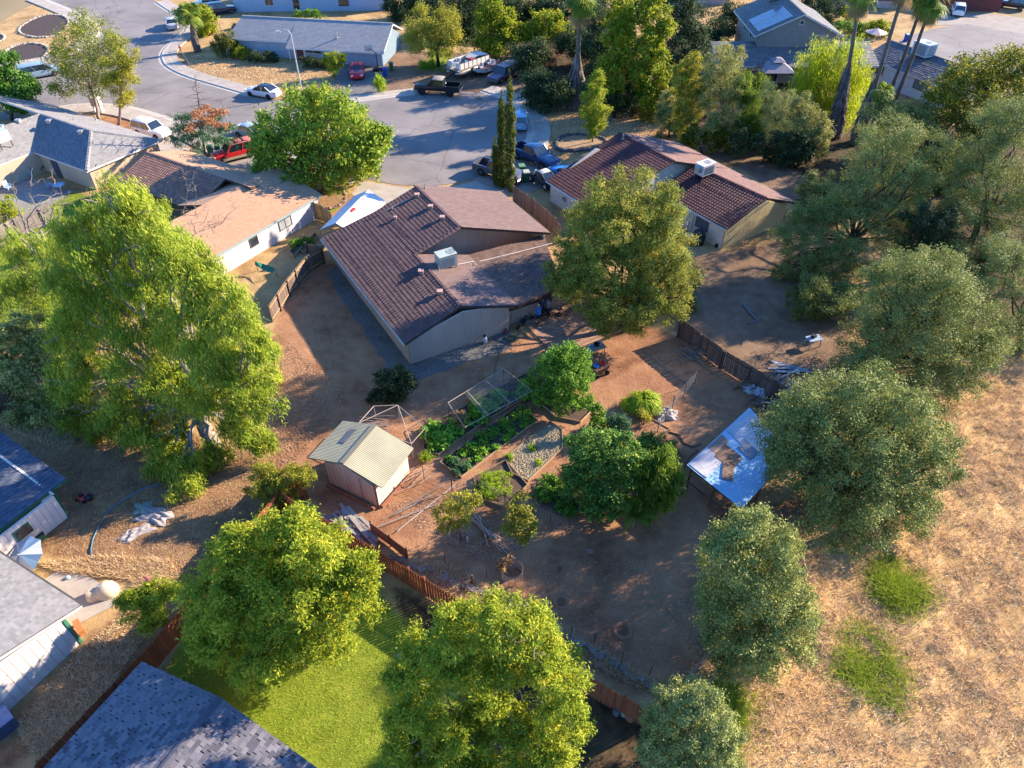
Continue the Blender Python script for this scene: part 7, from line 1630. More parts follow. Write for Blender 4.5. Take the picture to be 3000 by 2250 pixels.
# banana
b = P(1852, 1540); root = thing('banana_plant', 'banana plant with tattered fronds at the edge of the vine thicket', 'plant', b); Vs, T = [], []
MB().tube([b, b + Vector((0, 0, .9))], [.14, .1], 8).build('trunk', mat('banana_stem', (.30, .24, .13), (.2, .16, .09), 4, .8), root)
for k, a in enumerate((2.6, 3.4, 4.2, 1.9, 1.0, .2, 5.2, 5.9)):
    d = Vector((math.cos(a), math.sin(a), 0)); s = Vector((-d.y, d.x, 0)); L = random.uniform(1.3, 1.9); o = b + Vector((0, 0, .9)); pv = None
    for j in range(9):
        f = j / 8; p = o + d * L * f + Vector((0, 0, math.sin(f * 2.2) * .8 - f * f * .5)); w_ = .26 * math.sin(min(1, f * 1.1 + .08) * math.pi) + .015
        cur = (p - s * w_ - Vector((0, 0, .06)), p, p + s * w_ - Vector((0, 0, .06)))
        if pv: Vs += [pv[0], pv[1], cur[1], cur[0], pv[1], pv[2], cur[2], cur[1]]; T += [.4 + .1 * (k % 3)] * 2
        pv = cur
quadmesh('frond', np.array([tuple(v) for v in Vs]), leafmat('leaf_banana', [(.05, .10, .012), (.10, .16, .02), (.18, .21, .03), (.3, .2, .06)], .4), np.array(T), parent=root)
# trellis frames
POLE = mat('trellis_pole', (0.42, 0.34, 0.28), (0.3, 0.24, 0.2), 4, .8)
t = thing('trellis', 'slatted pole and wire trellis arched over the squash bed', 'trellis', P(1420,1200))
zt = 1.35
c4 = [P(1312,1180,zt), P(1362,1252,zt), P(1560,1145,zt), P(1475,1080,zt)]
fr = MB()
for a, b in ((0, 1), (1, 2), (2, 3), (3, 0)): fr.tube([c4[a], c4[b]], .025, 5)
for f in (.33, .66): fr.tube([c4[1].lerp(c4[2], f), c4[0].lerp(c4[3], f)], .022, 5)
fr.build('frame', POLE, t)
for q in [c4[0], c4[1], c4[2], c4[3], c4[1].lerp(c4[2], .33), c4[1].lerp(c4[2], .66), c4[0].lerp(c4[3], .5)]: MB().tube([(q.x, q.y, 0), q], .028, 5).build('post', RSTY, t)
nt_ = MB()
for k in range(60): f = .28 + .7 * k / 60; nt_.bar(c4[1].lerp(c4[2], f), c4[0].lerp(c4[3], f), .008)
for k in range(9): f = k / 8; nt_.bar(c4[1].lerp(c4[0], f).lerp(c4[2].lerp(c4[3], f), .28), c4[2].lerp(c4[3], f), .008)
nt_.build('netting', mat('net_grey', (0.22, 0.22, 0.19), rough=.8), t, kind='stuff')
plant('dry_vine', 'dry yellow vine tangled over the near end of the trellis', (1350,1260), .7, 1.3, 'brush', 1200, .7, tbias=.35, clump=.25); plant('dry_vine', 'dry vine strands hanging on the far trellis pole', (1500,1130), .35, 1.3, 'brush', 300, .7, tbias=.3, clump=.2)
t = thing('pole_trellis', 'open frame of pale poles behind the corrugated shed', 'frame', P(1180,1330)); zf = 1.5
c5 = [P(1095,1190,zf), P(1165,1187,zf), P(1245,1255,zf), P(1205,1300,zf), P(1140,1205,.9), P(1050,1240,zf)]
for a, b in ((0, 1), (1, 2), (2, 3), (1, 3), (5, 1), (5, 3), (0, 5)): MB().tube([c5[a], c5[b]], .024, 5).build('pole', POLE, t)
for q in (c5[0], c5[1], c5[2], c5[3], c5[5]): MB().tube([(q.x, q.y, 0), q], .026, 5).build('post', POLE, t)
def pile(label, px, n, L, r, m, spread, ang_, cat='pile of poles', name='pole_pile', part_name='pole', flat=False, group=None):
    b = P(*px); t = thing(name, label, cat, b, group=group)
    for k in range(n):
        a = ang_ + random.gauss(0, .22); o = b + Vector((random.gauss(0, spread), random.gauss(0, spread), random.uniform(.03, .12 + n * .012))); d = Vector((math.cos(a), math.sin(a), random.uniform(-.04, .06))); l_ = L * random.uniform(.5, 1.1)
        if flat: piece(part_name, m, o, (l_, random.uniform(.09, .24), .03), a, t, ry=random.uniform(-.04, .04))
        else: MB().tube([o - d * l_ / 2, o + d * l_ / 2], r * random.uniform(.6, 1.2), 5).build(part_name, m, t)
    return t
STK = mat('pinkish_stick', (0.42, 0.31, 0.25), (0.3, 0.21, 0.17), 4, .9, vary=.2); GREYW = mat('grey_timber', (0.30, 0.27, 0.25), (0.2, 0.18, 0.165), 3, .9, .3, vary=.35)
pile('heap of pinkish sticks behind the shed roof', (1095,1255), 34, 2.2, .02, STK, .35, .1); pile('sticks scattered right of the shed', (1215,1400), 16, 1.8, .02, STK, .4, .6)
pile('weathered lumber stacked along the fence below the shed', (1035,1560), 22, 2.6, .03, GREYW, .45, -.75, 'lumber pile', 'lumber_pile', 'plank', True)
pile('loose sheet and lumber pile under the bare yard fence', (2300,1150), 26, 2.2, .03, GREYW, .5, .9, 'lumber pile', 'lumber_pile', 'plank', True); pile('bluish boards lying in the bare yard', (2305,1085), 12, 2.0, .03, mat('blue_grey_board', (.30, .33, .37), (.2, .22, .25), 3, .8, vary=.3), .35, -.25, 'lumber pile', 'lumber_pile', 'plank', True)
pile('firewood heap along the old fence near the tarp', (2195,1135), 40, .6, .07, mat('firewood', (.22, .15, .105), (.13, .09, .065), 4, .95, .4, vary=.3), .55, .3, 'woodpile', 'woodpile', 'log'); pile('second firewood heap by the sheet roofed shelter', (2240,1190), 34, .6, .07, mat('firewood', (0, 0, 0)), .5, .3, 'woodpile', 'woodpile', 'log'); pile('branches piled against the old fence in shade', (2040,1040), 22, 1.2, .03, GREYW, .5, -.7)
pile('long pale sticks beside the fruit tree', (1425,1560), 6, 3.6, .035, STK, .12, -.75); pile('thin poles lying across the earth by the shed', (1215,1490), 4, 4.5, .03, GREYW, .6, .42)
pile('galvanised sheets on the ground by the shed corner', (1015,1510), 6, 1.7, .03, METAL, .16, -.7, 'metal sheets', 'sheet_pile', 'metal_sheet', True)
for lb, px, r in [('shallow dug pit left of the shaded yard track', (1645,1765), .38), ('shallow dug pit nearer the oak in the shaded yard', (1825,1848), .42), ('small dark hole near the top of the shaded yard', (1640,1668), .25)]:
    p = P(*px); t = thing('dirt_pit', lb, 'pit', p, group='dug pits in the yard'); MB().lathe(p, [(r * 1.5, -.05), (r * 1.15, .07), (r * .95, .06), (r * .6, .02), (.02, .015)], 20).build('rim', SOILR, t, smooth=True); MB().lathe(p, [(r * .75, .0), (r * .7, .045), (.02, .03)], 16).build('hollow', mat('pit_soil', (.17, .082, .046), (.12, .058, .034), 4, .95), t)
# crumpled cloths
def tarp(label, px, rx, ry, hgt, m, rz=0, name='tarp', cat='tarp', seed=1, bumps=4, z0=0.0):
    b = P(*px); n = 22; rs = np.random.default_rng(seed); ph = rs.uniform(0, 6.28, (6, 2)); fr_ = rs.uniform(1.5, 6, (6, 2)); vs = []
    for i in range(n + 1):
        for j in range(n + 1):
            u_, v_ = i / n * 2 - 1, j / n * 2 - 1; e = max(0, 1 - max(abs(u_), abs(v_)) ** 3)
            z = sum(math.sin(fr_[k][0] * u_ * 2 + ph[k][0]) * math.sin(fr_[k][1] * v_ * 2 + ph[k][1]) for k in range(6)) / 6
            ed = 1 + .18 * math.sin(5 * math.atan2(v_, u_) + ph[0][0])
            x, y = u_ * rx * ed, v_ * ry * ed; vs.append((b.x + x * math.cos(rz) - y * math.sin(rz), b.y + x * math.sin(rz) + y * math.cos(rz), z0 + max(.015, (.45 + z * .9) * hgt * (e * .85 + .15))))
    fs = [(i * (n + 1) + j, (i + 1) * (n + 1) + j, (i + 1) * (n + 1) + j + 1, i * (n + 1) + j + 1) for i in range(n) for j in range(n)]
    o = MB().add(vs, fs).build(name, m, None, smooth=True); return tag(o, label, cat)
GRT_ = mat('dirty_tarp', (0.36, 0.31, 0.29), (0.24, 0.21, 0.20), 2, .8)
tarp('crumpled dirty grey tarp on the leaf littered ground', (455,1510), 1.0, .55, .35, GRT_, -.2, seed=3); tarp('greyish tarp strip lying left of the crumpled one', (400,1560), .9, .4, .22, GRT_, .6, seed=5); tarp('greenish netting scrap above the grey tarps', (420,1490), .5, .45, .15, mat('green_net', (.22, .26, .2), rough=.8), .2, seed=8)
tarp('pink cloth heap by the lime shrub', (437,1700), .48, .26, .3, mat('pink_cloth', (.62, .13, .24), (.5, .09, .18), 3, .7), -.3, 'cloth', 'cloth', 9)
tarp('beige cloth draped at the foot of the wire panel', (1950,1215), .8, .6, .5, mat('beige_cloth', (.40, .34, .31), (.3, .25, .23), 2, .85), .3, 'cloth', 'cloth', 12)
tarp('white tarp over the firewood by the old fence', (2210,1150), .8, .35, .9, mat('white_tarp', (.48, .5, .54), (.38, .4, .44), 2, .6), -.6, seed=14)
tarp('black plastic sheet bundle by the lumber pile', (1000,1600), .9, .4, .2, BLK, -.7, 'plastic_sheet', 'plastic sheet', 15); tarp('purplish tarp on the shaded earth by the fence corner', (925,1530), .9, .7, .15, mat('purple_grey_tarp', (.24, .19, .2), (.17, .13, .14), 2, .8), -.3, seed=16)
# stones and stone row by the long fence
t = thing('retaining_wall', 'rough stone row along the inside of the long red brown fence', 'retaining wall', P(1500,1840))
WSTN = mat('wall_stone', (.27, .22, .18), (.16, .13, .11), 3, .9, .5, vary=.25)
for k in range(46):
    f = k / 45; p = P(1150 + 800 * f + random.uniform(-8, 8), 1632 + 412 * f + random.uniform(-9, 9) - 30 * math.sin(f * 3.1), 0)
    s = random.uniform(.22, .36); piece('stone', WSTN, (p.x, p.y, s * .22), (s * random.uniform(1, 1.6), s, s * .7), random.uniform(-.9, -.3), t, rx=random.uniform(-.2, .2), ry=random.uniform(-.2, .2))
for lb, px, s, m in [('pale stone below the end of the red fence', (1828,2095), .2, STONE), ('rusty round stone below the red fence', (1845,2105), .3, mat('rust_stone', (.32, .13, .07), rough=.9)), ('grey stone block by the foot of the red fence', (1805,2088), .24, GREY)]:
    p = P(*px); tag(rock(MB(), p, s).build('stone', m), lb, 'stone')
p = P(1728, 1618); tag(MB().box(p + Vector((0, 0, .06)), (.45, .3, .12), .1).build('paver', mat('red_paver', (.27, .15, .1), rough=.9)), 'single reddish paving block lying in the shaded yard', 'paver')
t = thing('board_screen', 'brown plywood screen with posts by the lumber pile', 'screen', P(1140,1590)); sa, sb, sc = P(1090,1560), P(1145,1600), P(1195,1640); PLY = mat('brown_ply', (.24, .155, .1), (.17, .11, .07), 2, .85, .2)
for a, b in ((sa, sb), (sb, sc)): d = b - a; piece('panel', PLY, (*((a + b) / 2).xy, .5), (d.length - .05, .03, .9), math.atan2(d.y, d.x), t)
for q in (sa, sb, sc): piece('post', RSTY, (q.x, q.y, .55), (.08, .08, 1.1), .3, t)
for lb, px, h_ in [('rust brown timber stake left of the lower wire ring', (1383,1712), .9), ('thin rust stake near the stone row', (1304,1652), 1.0), ('short stake in the sunny earth beside the lower wire ring', (1425,1690), .8)]:
    p = P(*px); t = thing('stake', lb, 'stake', p); MB().bar(p - Vector((0, 0, .1)), p + Vector((.03, 0, h_)), .09 if 'timber' in lb else .04).build('shaft', RSTY, t); MB().bar(p + Vector((-.06, 0, h_ * .7)), p + Vector((.1, 0, h_ * .7)), .02).build('tie', WIRE, t)
for lb, px, r, z1 in [('wire ring round the fruit tree with pale guard', (1345,1580), .55, .6), ('rusty wire ring with sagging plastic round the lower shrub', (1500,1690), .6, .8), ('small wire hoop lying by the second fruit tree', (1515,1595), .3, .15)]:
    p = P(*px); t = thing('wire_ring', lb, 'wire ring', p, group='wire rings round young plants'); mb = MB()
    for k in range(28):
        a = k * 2 * math.pi / 28; mb.bar(p + Vector((math.cos(a) * r, math.sin(a) * r, 0)), p + Vector((math.cos(a) * r, math.sin(a) * r, z1)), .008)
    for z in np.linspace(.03, z1, 6):
        for k in range(28): a, c_ = k * 2 * math.pi / 28, (k + 1) * 2 * math.pi / 28; mb.bar(p + Vector((math.cos(a) * r, math.sin(a) * r, z)), p + Vector((math.cos(c_) * r, math.sin(c_) * r, z)), .009)
    mb.build('mesh', WIRE, t, kind='stuff')
    if z1 > .3:
        g = MB(); A_ = -.6 if 'guard' in lb else .2
        for k in range(6): a, c_ = A_ + k * .2, A_ + k * .2 + .2; g.add([p + Vector((math.cos(x) * r * 1.03, math.sin(x) * r * 1.03, z)) for x, z in ((a, 0), (c_, 0), (c_, z1), (a, z1))], [(0, 1, 2, 3)])
        g.build('plastic_guard', mat('pale_plastic', (.5, .44, .37), rough=.6), t)

# ------------------------------------------------------------------ shelter with pale sheet roof, blue of its shade painted in
t = thing('shelter', 'open post shelter roofed with pale metal sheet coloured shade blue under the oak', 'shelter', P(2150,1420))
zs = 2.1; k4 = [P(2012,1362,zs), P(2173,1492,zs - .05), P(2318,1330,zs), P(2196,1194,zs + .05)]
SHADE_BLU = mat('sheet_shade_blue', (0.27, 0.45, 0.60), (0.18, 0.34, 0.49), .8, .45, .08, spec=.6)  # pale sheet, with the skylight blue of its shade put into the colour
N = 40; vs = []
for i in range(N + 1):
    f = i / N; o = Vector((0, 0, .0015 * math.cos(i * math.pi)))
    vs += [k4[0].lerp(k4[3], f) + o, k4[1].lerp(k4[2], f) + o]
rf = MB().add(vs, [(2 * i, 2 * i + 1, 2 * i + 3, 2 * i + 2) for i in range(N)]).build('roof', SHADE_BLU, t)
MB().slab([p - Vector((0, 0, .05)) for p in k4], .08).build('roof_frame', mat('shelter_dark', (.06, .05, .045), rough=.9), t)
def on_roof(u_, v_): return k4[0].lerp(k4[3], u_).lerp(k4[1].lerp(k4[2], u_), v_)
def sheet_on(u0, u1, v0, v1, m, z, rot=0, label=None, nm='roof_sheet'):
    c = on_roof((u0 + u1) / 2, (v0 + v1) / 2); q = [on_roof(a, b) for a, b in ((u0, v0), (u1, v0), (u1, v1), (u0, v1))]
    q = [c + Matrix.Rotation(rot, 3, 'Z') @ (p - c) + Vector((0, 0, z)) for p in q]; o = MB().slab(q, .02).build(nm, m, rf)
    if label: o['label'] = label
PLB = mat('brown_sheet', (.20, .125, .085), (.13, .08, .055), 1.5, .8, .2)
sheet_on(.28, .48, .18, .52, PLB, .06, .1, 'brown plywood sheet lying flat'); sheet_on(.14, .34, .42, .58, PLB, .08, .5, 'narrow brown plywood sheet'); sheet_on(.54, .68, .34, .62, mat('grey_sheet', (.20, .23, .27), (.15, .18, .21), 2, .7), .06, .0, 'grey plywood sheet'); sheet_on(.02, .30, .02, .34, mat('pale_tarp', (.42, .42, .46), (.32, .31, .35), 1.5, .6), .04, 0); sheet_on(.30, .52, .02, .18, mat('brown_sheet_pale', (.33, .21, .15), rough=.8), .05); sheet_on(.60, .98, .03, .62, mat('pale_tarp2', (.40, .45, .50), (.3, .34, .38), .9, .6), .035)
for q in (on_roof(.04, .06), on_roof(.04, .94), on_roof(.5, .94), on_roof(.96, .94), on_roof(.96, .06), on_roof(.5, .06), on_roof(.04, .5)): piece('post', RSTY, (q.x, q.y, (zs - .1) / 2), (.1, .1, zs - .1), .5, t)
q0, q1 = on_roof(0, 0), on_roof(0, 1); d = (q1 - q0).normalized(); piece('rail', RSTY, (*((q0 + q1) / 2).xy, .9), ((q1 - q0).length, .06, .1), math.atan2(d.y, d.x), t)

# ------------------------------------------------------------------ white canopy, deck, things near the house
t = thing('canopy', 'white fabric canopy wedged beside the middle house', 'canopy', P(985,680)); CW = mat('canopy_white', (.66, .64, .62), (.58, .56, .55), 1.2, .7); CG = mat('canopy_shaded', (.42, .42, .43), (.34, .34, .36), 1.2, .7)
ra, rb_ = P(984,653,3.0), P(1079,556,3.0); d = (rb_ - ra).normalized(); s = Vector((d.y, -d.x, 0)); lo_l = P(936,676,2.0); wL = (lo_l - ra).dot(s)
L0 = ra + s * wL - Vector((0, 0, .95)); L1 = rb_ + s * wL - Vector((0, 0, .95)); R0 = ra - s * wL - Vector((0, 0, .95)); R1 = rb_ - s * wL - Vector((0, 0, .95))
MB().slab([L0, ra, rb_, L1], .03).build('roof_panel', CW, t); MB().slab([ra, R0, R1, rb_], .03).build('roof_panel', CW, t)
MB().slab([L0 + Vector((0, 0, 0)), ra, R0, ra - Vector((0, 0, .3))], .02).build('end_flap', CG, t)
for q in (L0, L1, R0, R1, L0.lerp(L1, .5), R0.lerp(R1, .5)): MB().tube([(q.x, q.y, 0), q], .035, 6).build('leg', METAL, t)
p = ra.lerp(rb_, .42) - s * wL * .12 + Vector((0, 0, -.08)); MB().lathe(p, [(.32, 0), (.34, .02), (.3, .04)], 14).build('emblem', mat('red_emblem', (.5, .05, .06), rough=.6), t)
# deck
t = tag(bpy.data.objects.new('deck', None), kind='structure'); COL.objects.link(t); o = wB + AC * 1.6 - AL * 2.0
DK_ = mat('deck_board', (.36, .21, .14), (.27, .15, .1), 3, .85, .2, vary=.3)
for k in range(25):
    p = o + AC * 2.9 - AL * (k * .205 - 2.3); piece('deck_board', DK_, (p.x, p.y, .1 + random.uniform(-.006, .006)), (6.2, .175, .05), math.atan2(AC.y, AC.x), t)
piece('deck_edge', FAS, (*(o + AC * 2.9 - AL * 2.85).xy, .06), (6.2, .06, .12), math.atan2(AC.y, AC.x), t)
def simple(name, label, cat, px, z=0): b = P(px[0], px[1], z); return thing(name, label, cat, b), b
t, b = simple('propane_tank', 'grey propane tank standing against the gable wall', 'gas tank', (1420,1003)); MB().lathe(b, [(.14, 0), (.17, .04), (.19, .12), (.19, .42), (.12, .54), (.03, .57)], 12).build('tank', mat('tank_grey', (.5, .5, .5), rough=.5), t, smooth=True, angle=40); MB().lathe(b + Vector((0, 0, .55)), [(.1, 0), (.1, .14), (.09, .14), (.09, 0)], 10).build('collar', BLK, t)
t, b = simple('garden_hose', 'coiled green hose on the ground by the house corner', 'hose', (1495,993)); pts = [b + Vector((math.cos(k * .5) * (.55 - .004 * k), math.sin(k * .5) * (.45 - .003 * k), .03 + .0015 * k)) for k in range(60)]; MB().tube(pts, .02, 5).build('coil', mat('hose_green', (.03, .12, .09), rough=.5), t); MB().tube([pts[0], *[P(1465 - 3 * k, 1015 + 14 * k + 8 * math.sin(k), .03) for k in range(8)]], .02, 5).build('loose_end', mat('hose_green', (0, 0, 0)), t)
t, b = simple('bucket', 'small red bucket by the corner of the gable wall', 'bucket', (1479,974)); MB().lathe(b, [(.11, 0), (.15, .3), (.13, .3), (.1, .03)], 12).build('pail', paint('hydrant_red', (0, 0, 0)), t); MB().tube([b + Vector((-.14, 0, .3)), b + Vector((0, 0, .42)), b + Vector((.14, 0, .3))], .01, 4).build('handle', BLK, t)
t, b = simple('bucket', 'blue bucket at the top of the tomato bush', 'bucket', (1617,1035)); MB().lathe(b, [(.15, 0), (.19, .38), (.17, .38), (.13, .03)], 12).build('pail', mat('pail_blue', (.03, .2, .5), rough=.5), t); MB().tube([b + Vector((-.18, 0, .38)), b + Vector((0, 0, .5)), b + Vector((.18, 0, .38))], .01, 4).build('handle', BLK, t)
def table(label, px, L, W, Hh, rz, m, items=(), name='work_table', cat='table'):
    b = P(*px); t = thing(name, label, cat, b); M_ = Matrix.Translation(b) @ Matrix.Rotation(rz, 4, 'Z'); MB().box((0, 0, Hh), (L, W, .05), 0, M_).build('tabletop', m, t)
    for sx in (-1, 1):
        for sy in (-1, 1): MB().bar(M_ @ Vector((sx * L * .36, sy * W * .4, Hh)), M_ @ Vector((sx * L * .46, sy * W * .46, 0)), .06).build('leg', m, t)
    return t, M_
tt, M_ = table('outdoor work table piled with blue tubs by the deck edge', (1742,1040), 1.5, .8, .75, .45, mat('table_wood', (.36, .28, .2), (.26, .2, .14), 3, .85))
for x, y, r, m, nm, lb in [(-.35, 0, .2, mat('tub_blue', (.18, .3, .42), rough=.5), 'tub', 'pale blue tub on the work table'), (.15, .1, .22, BLK, 'tub', 'black tub on the work table'), (.5, .15, .16, mat('tub_white', (.5, .48, .45), rough=.6), 'tub', 'whitish sack like tub at the far end of the work table')]:
    o = MB().lathe(M_ @ Vector((x, y, .78)), [(r * .8, 0), (r, .22), (r * .9, .22), (r * .7, .03)], 12).build(nm, m); tag(o, lb, 'tub')
tt, M_ = table('saw bench on splayed legs in the shaded bare yard', (2378,1012), 1.1, .7, .7, .3, mat('bench_blue', (.25, .33, .42), rough=.6), name='saw_bench', cat='bench'); MB().box((0, .1, .82), (.35, .3, .22), .3, M_).build('saw', BLK, tt)
t, b = simple('tool_cart', 'brown garden cart carrying red and blue trays', 'cart', (1755,1095)); M_ = Matrix.Translation(b) @ Matrix.Rotation(.55, 4, 'Z'); CB = mat('cart_brown', (.13, .07, .05), (.08, .05, .04), 3, .6)
MB().add([M_ @ Vector(p) for p in ((-.5, -.3, .35), (.5, -.3, .35), (.5, .3, .35), (-.5, .3, .35), (-.62, -.38, .75), (.62, -.38, .75), (.62, .38, .75), (-.62, .38, .75))], [(3, 2, 1, 0), (0, 1, 5, 4), (1, 2, 6, 5), (2, 3, 7, 6), (3, 0, 4, 7), (4, 5, 6, 7)]).build('tray', CB, t)
for sx in (-.45, .45):
    MB().lathe(M_ @ Vector((sx, -.36, .18)), [(.18, -.04), (.18, .04)], 12, 'Y', None).build('wheel', TYRE, t); MB().bar(M_ @ Vector((sx, .3, .4)), M_ @ Vector((sx * 1.1, .34, 0)), .05).build('leg', CB, t)
MB().tube([M_ @ Vector((.6, .3, .7)), M_ @ Vector((.75, .5, 1.45))], .02, 5).build('handle', BLK, t)
for dx, r, m, lb in ((-.28, .2, mat('pail_blue', (0, 0, 0)), 'blue and red round tray on the garden cart'), (.25, .22, paint('hydrant_red', (0, 0, 0)), 'red round tray on the garden cart')): tag(MB().lathe(M_ @ Vector((dx, .05, .76)), [(r * .85, 0), (r, .14), (r * .88, .14), (r * .8, .04)], 14).build('round_tray', m), lb, 'tray')
t, b = simple('stool', 'round stool with ring foot on the deck', 'stool', (1637,922), .12); MB().lathe(b + Vector((0, 0, .55)), [(.24, 0), (.26, .04), (.24, .1), (.05, .11)], 14).build('seat', mat('stool_top', (.10, .08, .08), rough=.5), t); MB().tube([b, b + Vector((0, 0, .56))], .04, 6).build('stem', BLK, t); MB().lathe(b, [(.28, 0), (.3, .03), (.22, .05)], 14).build('foot', BLK, t)
t, b = simple('barrel_planter', 'half barrel planter at the deck under the camphor tree', 'planter', (1780,945)); MB().lathe(b, [(.34, 0), (.44, .3), (.46, .62), (.41, .62), (.38, .5)], 18).build('barrel', mat('barrel_wood', (.16, .10, .07), (.1, .065, .05), 4, .9), t, smooth=True, angle=40); MB().lathe(b + Vector((0, 0, .5)), [(.465, 0), (.465, .05)], 18).build('hoop', METAL, t); MB().lathe(b + Vector((0, 0, .52)), [(.38, 0), (.38, .02)], 14).build('soil', SOIL, t)
def bike(label, px, rz, m):
    b = P(*px); t = thing('kids_bike', label, 'bicycle', (b.x, b.y, 0), rz)
    for x in (-.38, .38):
        w_ = MB().lathe((x, 0, .22), [(.2, -.02), (.22, 0), (.2, .02), (.17, 0)], 16, 'Y').build('wheel', TYRE, t); MB().lathe((x, 0, .22), [(.04, -.03), (.04, .03)], 8, 'Y').build('hub', METAL, w_)
    MB().tube([(-.38, 0, .22), (-.1, 0, .25), (.25, 0, .5), (-.15, 0, .5), (-.38, 0, .22)], .018, 5).tube([(.38, 0, .22), (.25, 0, .5), (.22, 0, .68)], .018, 5).build('frame', m, t); MB().box((-.15, 0, .56), (.2, .1, .05)).build('saddle', BLK, t); MB().bar((.22, -.2, .7), (.22, .2, .7), .03).build('handlebar', BLK, t)
bike('small dark blue bike lying by the deck corner', (1527,958), .9, mat('bike_blue', (.03, .08, .2), rough=.4)); bike('small black bike nearer the patio window', (1545,942), .4, BLK)
# bare yard and yellow house extras
t, b = simple('covered_grill', 'dark covered dome by the yellow house wall under the window', 'grill cover', (2043,712)); MB().lathe(b, [(.55, 0), (.62, .5), (.6, .95), (.42, 1.25), (.1, 1.36)], 14).build('cover', mat('cover_black', (.025, .028, .032), (.015, .017, .02), 4, .7), t, smooth=True); MB().lathe(b, [(.58, .0), (.6, .06)], 14).build('hem', BLK, t)
t, b = simple('ice_chest', 'white lidded dark chest beside the covered dome', 'cool box', (2015,712)); MB().box(b + Vector((0, 0, .35)), (1.0, .6, .7), -.7).build('body', mat('chest_dark', (.04, .05, .06), rough=.5), t); MB().box(b + Vector((0, 0, .74)), (1.06, .66, .1), -.7).build('lid', mat('tub_white', (0, 0, 0)), t)
def ladder(label, pa, pb, zt_, w_, rungs, m):
    a = P(*pa); b = P(pb[0], pb[1], zt_); t = thing('ladder', label, 'ladder', a); d = (b - a).normalized(); s = Vector((d.y, -d.x, 0)).normalized() * w_ / 2 if abs(d.x) + abs(d.y) > .01 else Vector((w_ / 2, 0, 0))
    for k in (-1, 1): MB().bar(a + s * k, b + s * k, .05).build('stile', m, t)
    for r_ in range(1, rungs): q = a.lerp(b, r_ / rungs); MB().bar(q - s, q + s, .035).build('rung', m, t)
ladder('aluminium ladder leaning on the yellow house wall', (2015,685), (2032,628), 1.9, .42, 6, METAL)
t, b = simple('hand_truck', 'hand truck lying by the corner of the yellow house', 'hand truck', (2088,722)); MB().tube([b + Vector((-.6, .3, .3)), b + Vector((.1, -.1, .45)), b + Vector((.25, .1, .6)), b + Vector((-.3, .5, .5))], .025, 5).build('frame', METAL, t); MB().lathe(b + Vector((.3, -.2, .2)), [(.2, -.05), (.2, .05)], 12, 'Y').build('wheel', TYRE, t); MB().lathe(b + Vector((.45, .1, .2)), [(.2, -.05), (.2, .05)], 12, 'Y').build('wheel', TYRE, t)
t, b = simple('fallen_branch', 'bluish fallen branch on the shaded bare yard', 'branch', (2205,925)); MB().tube([P(2175,890,.1), P(2190,905,.15), P(2205,925,.12), P(2218,938,.1)], [.09, .08, .07, .05], 6).build('stem', mat('dead_blue_wood', (.16, .19, .24), (.1, .12, .15), 4, .9), t); MB().tube([P(2218,938,.1), P(2190,948,.1)], [.07, .04], 5).build('fork', mat('dead_blue_wood', (0, 0, 0)), t)
wire_fence('low pipe rail beside the gable of the yellow house', [(2180,720),(2278,690),(2296,640)], .9, 5, 1, RSTY, mesh=9)
t, b = simple('water_pipe', 'curved black water pipe lying by the sheet roofed shelter', 'pipe', (2010,1300)); MB().tube([P(1960,1265,.04), P(1990,1275,.06), P(2005,1300,.05), P(2030,1310,.04), P(2055,1300,.04)], .04, 6).build('run', BLK, t); MB().tube([P(2005,1370,.04), P(2020,1340,.04), P(2045,1318,.04)], .03, 5).build('branch_run', BLK, t)
# left yard extras
t, b = simple('lawn_mower', 'red and black push mower on the littered ground', 'lawn mower', (247,1462)); M_ = Matrix.Translation(b) @ Matrix.Rotation(-.3, 4, 'Z')
MB().lathe(b + Vector((0, 0, .15)), [(.3, 0), (.32, .08), (.22, .2), (.05, .22)], 14).build('deck', paint('mower_red', (.4, .03, .03)), t, smooth=True, angle=40); MB().lathe(b + Vector((-.05, 0, .35)), [(.16, 0), (.16, .14), (.08, .18)], 12).build('engine', BLK, t); MB().lathe(M_ @ Vector((.48, 0, .18)), [(.2, 0), (.26, .2), (.18, .3), (.03, .32)], 10).build('grass_bag', BLK, t, smooth=True)
for x, y in ((-.28, -.25), (-.28, .25), (.25, -.27), (.25, .27)): MB().lathe(M_ @ Vector((x, y, .1)), [(.1, -.03), (.1, .03)], 10, 'Y').build('wheel', TYRE, t)
MB().tube([M_ @ Vector((.2, -.22, .3)), M_ @ Vector((.8, -.2, .9)), M_ @ Vector((.8, .2, .9)), M_ @ Vector((.2, .22, .3))], .015, 5).build('handle', BLK, t)
t, b = simple('garden_hose', 'blue hose curving over the littered ground left of the tarps', 'hose', (270,1600)); HB = mat('hose_blue', (.07, .18, .27), (.05, .13, .2), 4, .5); MB().tube([P(x, y, .04) for x, y in ((470,1418),(420,1432),(360,1465),(318,1495),(290,1540),(272,1580),(266,1610),(270,1640),(285,1655))], .035, 6).build('run', HB, t); MB().tube([P(470,1418,.04), P(480,1414,.06)], .05, 6).build('fitting', BLK, t)
ladder('folded step ladder frame leaning at the white outbuilding', (95,1590), (50,1550), .9, .5, 4, METAL)
t, b = simple('trash_box', 'dark crate beside the step ladder', 'crate', (118,1580)); MB().box(b + Vector((0, 0, .2)), (.6, .45, .4), .9).build('body', GB, t); MB().box(b + Vector((0, 0, .41)), (.64, .49, .04), .9).build('lid', BLK, t)
